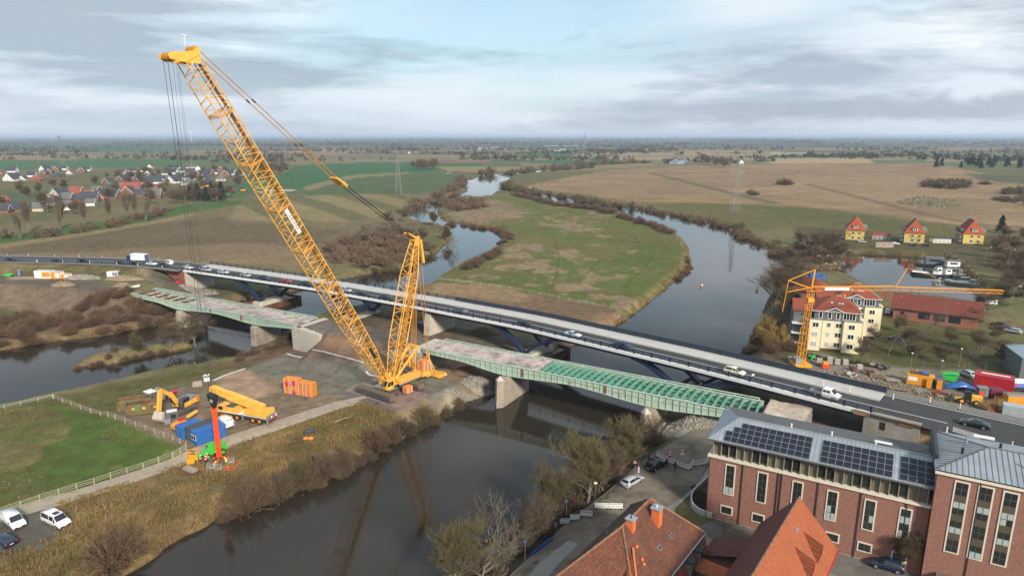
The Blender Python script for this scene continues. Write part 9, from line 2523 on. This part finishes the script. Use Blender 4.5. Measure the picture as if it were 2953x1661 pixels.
#harbour boats and jetties
def hull(t,L,W_,h,m_):MB().loft([[(x,-W_/2*k,h),(x,W_/2*k,h),(x,W_/2*k*.8,-.4),(x,-W_/2*k*.8,-.4)]for x,k in((-L/2,.85),(-L*.2,1),(L*.25,.95),(L*.42,.6),(L/2,.12))]).obj('hull',m_,t)
M_BOATD=mat('boat_dark',(0.030,0.045,0.050),.6,var=.2)
M_BOATG=mat('boat_green',(0.045,0.075,0.062),.6,var=.2)
def boat(label,px,py,L,W_,rz,m_,cab,rail=True):
 g=G(px,py,0);t=thing('boat',label,'boat',(g.x,g.y,0),rz);hull(t,L,W_,1.0,m_);MB().box((-.2,0,1.02),(L*.72,W_*.82,.08)).obj('deck',M_STEELP,t)
 for i,(x,l_,w_,h_,mm)in enumerate(cab):
  q=MB().box((x,0,1.05+h_/2),(l_,w_,h_)).obj('cabin',mm,t);MB().box((x,-w_/2-.02,1.05+h_*.62),(l_*.6,.04,h_*.3)).obj('window',M_WDARK,q)
  MB().add([(x-l_/2-.2,-w_/2-.2,1.05+h_),(x+l_/2+.2,-w_/2-.2,1.05+h_),(x+l_/2+.2,0,1.6+h_),(x-l_/2-.2,0,1.6+h_),(x+l_/2+.2,w_/2+.2,1.05+h_),(x-l_/2-.2,w_/2+.2,1.05+h_)],[(0,1,2,3),(3,2,4,5)]).obj('cabin_roof',M_SLATE,q)
 if rail:MB().box((L*.2,0,1.35),(L*.5,W_*.9,.06)).obj('rail',M_BARW,t)
 return t
boat('dark work boat with white bow rail in the harbour',2672,794,13,4.2,2.6,M_BOATD,((-3.5,2.2,2.4,1.6,M_BARW),));boat('pontoon with white wheelhouse next to the work boat',2715,796,12,4.0,.05,M_BOATD,((-2.0,2.2,2.2,3.2,M_BARW),(2.4,2.8,2.4,2.4,M_BARW)),False)
boat('large houseboat with slate roof in the harbour',2692,766,15,5.5,-.4,M_BOATD,((0,8.0,4.4,3.0,M_SLATE),),False);boat('white houseboat behind the pontoon',2745,774,9,4.4,-.3,M_BOATG,((0,5.4,3.6,2.6,M_BARW),),False)
boat('low green barge near the harbour posts',2776,820,13,4.6,-.5,M_BOATG,((3.5,2.0,2.0,1.2,M_BOATG),),False);boat('small grey tug between barge and pontoon',2765,798,8,3.2,.1,M_BOATD,((0,1.6,1.6,2.0,M_STEELP),),False)
boat('white dinghy on the quay right of the hall',2852,908,4,1.6,-.3,M_BARW,(),False).location.z=4.6
for k,(px,py)in enumerate(((2722,750),(2736,757),(2750,765),(2763,775),(2775,784),(2788,796),(2800,808),(2812,820))):
 g=G(px,py,0);t=thing('mooring_post','dark mooring post in the row along the harbour jetties','post',(g.x,g.y,-1),0,'mooring posts');MB().tube((0,0,0),(0,0,5.5),.16,n=6).obj('pile',M_BLK,t);MB().tube((0,0,5.5),(0,0,5.7),.18,n=6).obj('cap',M_BARW,t)
for k,(px,py,L)in enumerate(((2752,754,14),(2780,776,12),(2810,800,12))):
 g=G(px,py,.6);t=thing('jetty',('white harbour jetty, farthest of three','white harbour jetty, middle of three','white harbour jetty, nearest of three')[k],'jetty',(g.x,g.y,.6),-.05);MB().box((0,0,0),(L,1.2,.15)).obj('deck',M_CONCW,t)
 for x in(-L/3,L/3):MB().tube((x,0,-1.6),(x,0,.1),.12,n=6).obj('pile',M_BLK,t)
P0,P1=G(2546,847,4.6),G(2598,852,4.6)
for k in range(6):
 p=P0.lerp(P1,k/5);t=thing('red_buoy','red harbour buoy standing on the quay in the row by the hall','buoy',(p.x,p.y,gz(p.x,p.y)),0,'red buoys on the quay');MB().tube((0,0,0),(0,0,.5),.55,n=8).obj('float',M_REDP,t);MB().tube((0,0,.5),(0,0,1.9),.3,.05,n=6).obj('topmark',M_REDP,t)
for px,py,lb in((2023,824,'red and yellow river buoy, left of two'),(2183,837,'red and yellow river buoy, right of two')):
 g=G(px,py,0);t=thing('river_buoy',lb,'buoy',(g.x,g.y,0),0);MB().tube((0,0,-.3),(0,0,.45),.62,n=12).obj('float',mat('buoy_yellow',(0.70,0.42,0.02),.5,var=0),t);MB().tube((0,0,.45),(0,0,.8),.5,n=12).obj('collar',M_BARW,t);MB().tube((0,0,.8),(0,0,1.35),.5,.4,n=12).obj('topmark',M_REDP,t)
g=GG(2550,714,2);simple_=thing('retaining_panel','concrete panel with red dot on the harbour bank','panel',g,-.1);MB().box((0,0,1.5),(9.5,.4,3.0)).obj('panel',M_DIRT,simple_);MB().tube((0,-.22,1.6),(0,-.25,1.6),.5,n=12).obj('mark',M_REDP,simple_)
#village
M_VW=mat('village_white',(0.70,0.69,0.66),.85,var=.04);M_VB=mat('village_brick',(0.20,0.105,0.072),.9,var=.15,scale=1);M_VC=mat('village_cream',(0.52,0.45,0.34),.85,var=.05)
M_RD=mat('village_slate',(0.040,0.046,0.056),.6,var=.15,scale=.6);M_RR=mat('village_red_tile',(0.24,0.070,0.042),.8,var=.18,scale=.8);M_RP=mat('village_purple_tile',(0.095,0.050,0.055),.7,var=.15);M_RG=mat('village_grey_roof',(0.105,0.115,0.115),.7,var=.12)
def vhouse(label,x,y,w,d,h,rh,rz,wm2,rm,hip=False,chim=True,dorm=False):
 z=2.2;t=thing('village_house',label,'house',(x,y,z),rz);MB().box((0,0,h/2),(w,d,h)).obj('wall',wm2,t);o=.5
 if hip:
  v=[(-w/2-o,-d/2-o,h-.1),(w/2+o,-d/2-o,h-.1),(w/2+o,d/2+o,h-.1),(-w/2-o,d/2+o,h-.1),(-w*.16,0,h+rh),(w*.16,0,h+rh)]
  MB().add(v,[(0,1,5,4),(1,2,5),(2,3,4,5),(3,0,4)]).obj('roof',rm,t)
 else:
  v=[(-w/2-o,-d/2-o,h-.35),(0,-d/2-o,h+rh),(0,d/2+o,h+rh),(-w/2-o,d/2+o,h-.35),(w/2+o,-d/2-o,h-.35),(w/2+o,d/2+o,h-.35)]
  MB().add(v+[(a,b,c+.28)for a,b,c in v],[(0,1,2,3),(1,4,5,2),(6,9,8,7),(7,8,11,10),(0,6,7,1),(1,7,10,4),(2,8,9,3),(5,11,8,2),(0,3,9,6),(4,10,11,5)]).obj('roof',rm,t)
  MB().add([(-w/2,-d/2,h),(w/2,-d/2,h),(0,-d/2,h+rh-.3),(-w/2,d/2,h),(w/2,d/2,h),(0,d/2,h+rh-.3)],[(0,1,2),(4,3,5)]).obj('gable_wall',wm2,t)
  MB().box((0,-d/2-.04,h+rh*.3),(1.3,.08,1.2)).obj('window',M_WDARK,t)
  m=MB();m.bar(Vector(v[0])+Vector((0,-.06,.12)),Vector(v[1])+Vector((0,-.06,.12)),.12,.34).bar(Vector(v[1])+Vector((0,-.06,.12)),Vector(v[4])+Vector((0,-.06,.12)),.12,.34).obj('verge',M_VW,t)
 for k in(-1,1):
  MB().box((k*w*.25,-d/2-.04,h*.5),(1.5,.08,1.3)).obj('window',M_WDARK,t);MB().box((w/2+.04,k*d*.22,h*.5),(.08,1.5,1.3)).obj('window',M_WDARK,t)
 MB().box((0,-d/2-.05,1.05),(1.0,.08,2.1)).obj('door',M_RP,t)
 if chim:MB().box((w*.12,d*.1,h+rh*.95),(.7,.7,1.5)).obj('chimney',M_VB,t)
 if dorm:
  for k in(-.6,.6):MB().box((k*2.2,-d*.30,h+rh*.38),(1.6,2.0,1.4)).obj('dormer',M_VW,t)
 return t
WL_={'w':M_VW,'b':M_VB,'c':M_VC};RL_={'d':M_RD,'r':M_RR,'p':M_RP,'g':M_RG}
WN_={'w':'white','b':'brick','c':'cream'};RN_={'d':'dark roofed','r':'red roofed','p':'purple roofed','g':'grey roofed'}
VIL=[(15,440,'b','r',60,0,''),(135,488,'w','d',120,0,'largest white double gabled'),(240,485,'w','d',60,0,''),(320,450,'w','d',80,1,''),(130,405,'w','d',90,1,''),(450,390,'w','d',75,0,''),(500,415,'b','d',60,0,''),(440,430,'b','d',70,0,''),(365,495,'b','r',130,2,''),(560,395,'b','d',80,0,''),(640,380,'w','d',70,1,''),(590,465,'b','d',120,2,''),(700,425,'w','r',50,0,''),(820,405,'b','d',70,0,''),(872,390,'w','d',70,1,''),(1090,528,'b','d',90,0,''),(1230,500,'b','d',90,0,''),(1300,455,'w','d',80,1,''),(1390,500,'b','d',80,0,''),(1310,405,'w','d',100,2,''),(1460,400,'w','d',100,2,''),(1500,365,'w','r',50,0,''),(1480,450,'w','d',90,0,''),(1555,515,'w','d',210,1,'long white'),(1660,430,'w','d',80,2,''),(1725,370,'w','d',110,2,''),(1730,420,'w','d',90,1,''),(1800,405,'w','d',60,2,''),(1740,510,'w','d',110,0,''),(1650,515,'w','d',60,0,''),(1890,480,'w','d',110,2,''),(1885,530,'c','g',130,2,''),(1910,370,'w','g',110,2,''),(1980,390,'w','d',70,0,''),(1900,420,'b','d',90,1,''),(2050,480,'c','d',110,2,''),(2075,515,'w','d',110,2,''),(2060,435,'b','d',130,1,''),(2200,395,'b','d',70,0,''),(2250,445,'b','d',90,0,''),(2310,430,'w','d',90,1,''),(2200,490,'c','g',100,2,''),(2390,440,'w','d',80,1,''),(2130,420,'w','d',80,2,''),(1985,450,'w','d',90,0,''),(1800,465,'w','d',90,1,''),(1325,588,'b','r',230,1,'big barn like'),(1290,640,'b','d',150,0,''),(1140,590,'c','g',160,1,''),(1400,645,'b','d',110,1,''),(1100,668,'b','d',230,1,'wide dormered'),(900,700,'b','d',180,1,''),(1010,692,'b','r',70,0,''),(1530,660,'b','g',170,1,''),(770,632,'b','r',140,1,''),(885,655,'b','r',110,1,''),(600,648,'c','d',120,0,''),(680,690,'b','g',130,1,''),(455,730,'c','p',190,2,''),(510,695,'c','g',60,0,''),(800,690,'b','d',90,1,''),(680,775,'w','g',130,1,'low white'),(910,735,'w','g',60,1,''),(165,790,'b','d',300,2,'wide'),(30,710,'b','r',90,0,''),(50,810,'b','d',110,1,''),(400,790,'c','g',110,1,''),(1600,600,'b','r',100,1,''),(1220,420,'w','d',70,1,''),(960,600,'b','g',90,1,'')]
SH_=['at the west edge of the village','near the poplar row','in the middle of the village','towards the copse','at the far east of the village']
used_=set()
for i,(zx,zy,wc,rc,zw,mode,ex)in enumerate(VIL):
 px,py=zx/3.45,380+zy/3.45;g=G(px,py,2.4);w=max(7.0,.95*zw/3.45*(g.y*math.cos(TH)+60*math.sin(TH))/F*.95)
 bands=('farthest row','far row','middle row','near row','nearest row')[min(4,int((zy-350)/92))]
 lb=f"{ex + ' ' if ex else ''}{WN_[wc]} {RN_[rc]} village house, {bands}"
 base=lb;k=2
 side_=f" {['left end', 'left of centre', 'behind the crane ropes', 'right of the ropes'][min(3, int(px // 180))]}"
 lb=base+side_
 while lb in used_:
  lb=base+side_+(', next one right',', third one right',', fourth one right',', fifth one right',', sixth one right',', seventh one right',', eighth one right')[min(6,k-2)];k+=1
 used_.add(lb)
 rz=random.uniform(-.35,.35)
 if mode==0:vhouse(lb,g.x,g.y,w,w*random.uniform(1.0,1.3),3.0,w*.52,rz,WL_[wc],RL_[rc])
 elif mode==1:vhouse(lb,g.x,g.y,w*.62 if w>14 else w*.8,w,3.0,min(6.8,w*.46),rz+math.pi/2,WL_[wc],RL_[rc],dorm=False)
 else:vhouse(lb,g.x,g.y,w,w*.75,3.2,min(5.0,w*.36),rz,WL_[wc],RL_[rc],hip=True)
t=thing('yellow_excavator','yellow excavator arm rising above the copse below the village','excavator',G(590,568,2.4),.3)
MB().bar((-7,0,1),(-3,0,9),1.3).bar((-3,0,9),(7,0,12),1.3).bar((7,0,12),(9.5,0,2),1.2).obj('arm',M_YEL,t);MB().box((-7,0,2),(5,3.4,3)).obj('body',M_YEL,t);MB().box((-7,0,.6),(6,4,1.2)).obj('track',M_BLK,t)
for px,py,m1,lb in((672,553,M_REDP,'red tractor on the track right of the village'),(702,554,M_YORG,'orange tractor on the track right of the village'),(805,546,M_YORG,'yellow machine at the white sheet in the green field')):
 g=G(px,py,2.4);t=thing('tractor',lb,'tractor',g,random.uniform(-.5,.5));MB().box((0,0,2.0),(5,2.6,2)).obj('body',m1,t);MB().box((-1.2,0,3.6),(2,2.2,1.8)).obj('cab',M_BLK,t);wheelset(t,(-1.8,1.8),1.4,1.0,m1,.6)
g=G(812,550,2.5);tag(MB().box((0,0,.2),(30,14,.3)).box((-14,-20,.2),(10,4,.3)).obj('white_sheet',M_GEO,loc=g),'white sheet spread out in the green field behind the boom','sheet')
#far farms
for k,(px,py,rc,lb)in enumerate(((760,438,'r','red roofed farm beyond the wood'),(785,442,'r','second red roofed farm beyond the wood'),(1200,444,'r','red roofed farm left of the far ponds'),(1215,446,'r','second red roofed farm by the far ponds'),(1180,444,'d','white farm house left of the red farms'),(650,446,'r','lone red house behind the boom'),(850,450,'d','white house in the far hedge'),(2100,470,'d','white farm building at the far water'),(2135,472,'d','low white farm building by the big tree'))):
 g=G(px,py,2.4);vhouse(lb,g.x,g.y,10,16,3.5,5,random.uniform(-.4,.4),M_VW if rc=='d'else M_VB,RL_[rc],chim=False)
#pylons and turbines
M_PYL=mat('pylon_steel',(0.22,0.235,0.24),.6,metal=.2,var=.05)
def pylon_meshes():
 m=MB()
 W_=lambda z:3.6*(1-z)**1.15+.55
 lv=[0,.12,.24,.36,.48,.58,.68,.78,.88,1.0]
 for a,b in zip(lv[:-1],lv[1:]):
  A_=[Vector((sx*W_(a),sy*W_(a),a*50))for sx,sy in((-1,-1),(1,-1),(1,1),(-1,1))];B_=[Vector((sx*W_(b),sy*W_(b),b*50))for sx,sy in((-1,-1),(1,-1),(1,1),(-1,1))]
  for i in range(4):
   m.bar(A_[i],B_[i],.26);m.bar(A_[i],B_[(i+1)%4],.12);m.bar(A_[(i+1)%4],B_[i],.12)
 body=m.mesh('tower',M_PYL);arms=[]
 for z,l_ in((36,9),(42,7),(47,5)):arms.append(MB().bar((-l_,0,z),(0,.6,z+1.4),.28).bar((l_,0,z),(0,.6,z+1.4),.28).bar((-l_,0,z),(l_,0,z),.3).mesh('cross_arm',M_PYL))
 return body,arms
PB,PA=pylon_meshes()
for px,pb,pt,lb in((1150,558,432,'lattice pylon in the green field behind the derrick mast'),(183,482,390,'tallest lattice pylon above the west village'),(113,480,434,'small lattice pylon left of the tallest one'),(48,478,455,'faint pylon at the west edge of the village'),(826,472,413,'lattice pylon beyond the wood behind the boom'),(771,478,440,'faint pylon at the wood edge'),(1027,474,432,'thin pylon right of the pendant lines'),(1302,462,415,'faint pylon left of the far ponds'),(1587,460,428,'thin pylon on the green fields by the upper river'),(1946,441,392,'tall pylon on the horizon right of centre'),(2028,436,421,'small far pylon right of the tall one'),(1684,448,384,'faint tall mast on the horizon in the centre'),(2118,612,450,'lattice pylon on the east meadow reflected in the river'),(552,470,440,'faint pylon behind the crane ropes')):
 g=G(px,pb,2.4);h=V(px,pt,g).z-2.4;t=thing('pylon',lb,'pylon',g,random.uniform(-.3,.3));t.scale=(h/50*.8,h/50*.8,h/50);mobj('tower',PB,t)
 for a_ in PA:mobj('cross_arm',a_,t)
TB=MB().tube((0,0,0),(0,0,100),2.6,1.5,n=8).mesh('tower',M_BARW);TN=MB().box((0,-2,101),(4,9,4)).mesh('nacelle',M_BARW)
TBL=MB().loft([[(-.4*k,-6.4,z),(1.6*k,-6.4,z),(1.6*k,-6.0,z),(-.4*k,-6.0,z)]for z,k in((1,.7),(8,1.3),(45,.2))]).mesh('blade',M_BARW)
for k,(px,pt,d)in enumerate(((2294,372,9500),(2345,370,10500),(2382,374,11000),(2392,373,9800),(552,386,6800))):
 r_=ray(px,394);x=r_.x/r_.y*d;t=thing('wind_turbine',('far wind turbine on the east horizon, leftmost','far wind turbine on the east horizon, second','far wind turbine on the east horizon, third','far wind turbine on the east horizon, rightmost','far white wind turbine behind the crane ropes')[k],'wind turbine',(x,d,2.3),.2);t.scale=(1.0,1.0,1.0)
 mobj('tower',TB,t);mobj('nacelle',TN,t)
 for j in range(3):q=mobj('blade',TBL,t,(0,0,101));q.rotation_euler=(0,R(20+37*k+120*j),0)
#the flock
SB=MB().sphere((0,0,.62),.48,7,5,sc=(1.5,.8,.8)).sphere((.85,0,.85),.2,6,4,sc=(1.3,.8,1));
for x in(-.4,.4):
 for y in(-.2,.2):SB.tube((x,y,0),(x,y,.5),.06,n=4)
SW_,SD_=SB.mesh('sheep',mat('wool',(0.36,0.33,0.28),.95,var=.1)),SB.mesh('sheep',mat('dark_wool',(0.10,0.085,0.07),.95,var=.1))
A=np.array(GW([(2570,584),(2600,574),(2660,566),(2740,574),(2775,594),(2690,606),(2620,592)],2.4));lo,hi=A.min(0),A.max(0);P=RNG.uniform(lo,hi,(1200,2));P=P[sdpoly(P,A)<0][:150];H=height(P)[0]
for(x,y),z in zip(P,H):
 dk=random.random()<.62
 o=mobj('sheep',SD_ if dk else SW_,None,(x,y,z),random.uniform(0,6.28));tag(o,'dark sheep grazing in the flock on the reed meadow'if dk else 'pale sheep grazing in the flock on the reed meadow','sheep','dark sheep of the flock'if dk else 'pale sheep of the flock')
#haze
hzm=bpy.data.materials.new('haze');hzm.use_nodes=True
n,l=hzm.node_tree.nodes,hzm.node_tree.links
n.clear()
pv=n.new('ShaderNodeVolumePrincipled')
pv.inputs['Color'].default_value=(0.62,0.78,1.0,1)
pv.inputs['Density'].default_value=0.00007
pv.inputs['Anisotropy'].default_value=0.0
ou=n.new('ShaderNodeOutputMaterial');l.new(pv.outputs[0],ou.inputs['Volume'])
mb=MB();mb.box((0,11000,45),(70000,40000,98))
tag(mb.obj('haze',hzm),kind='stuff')
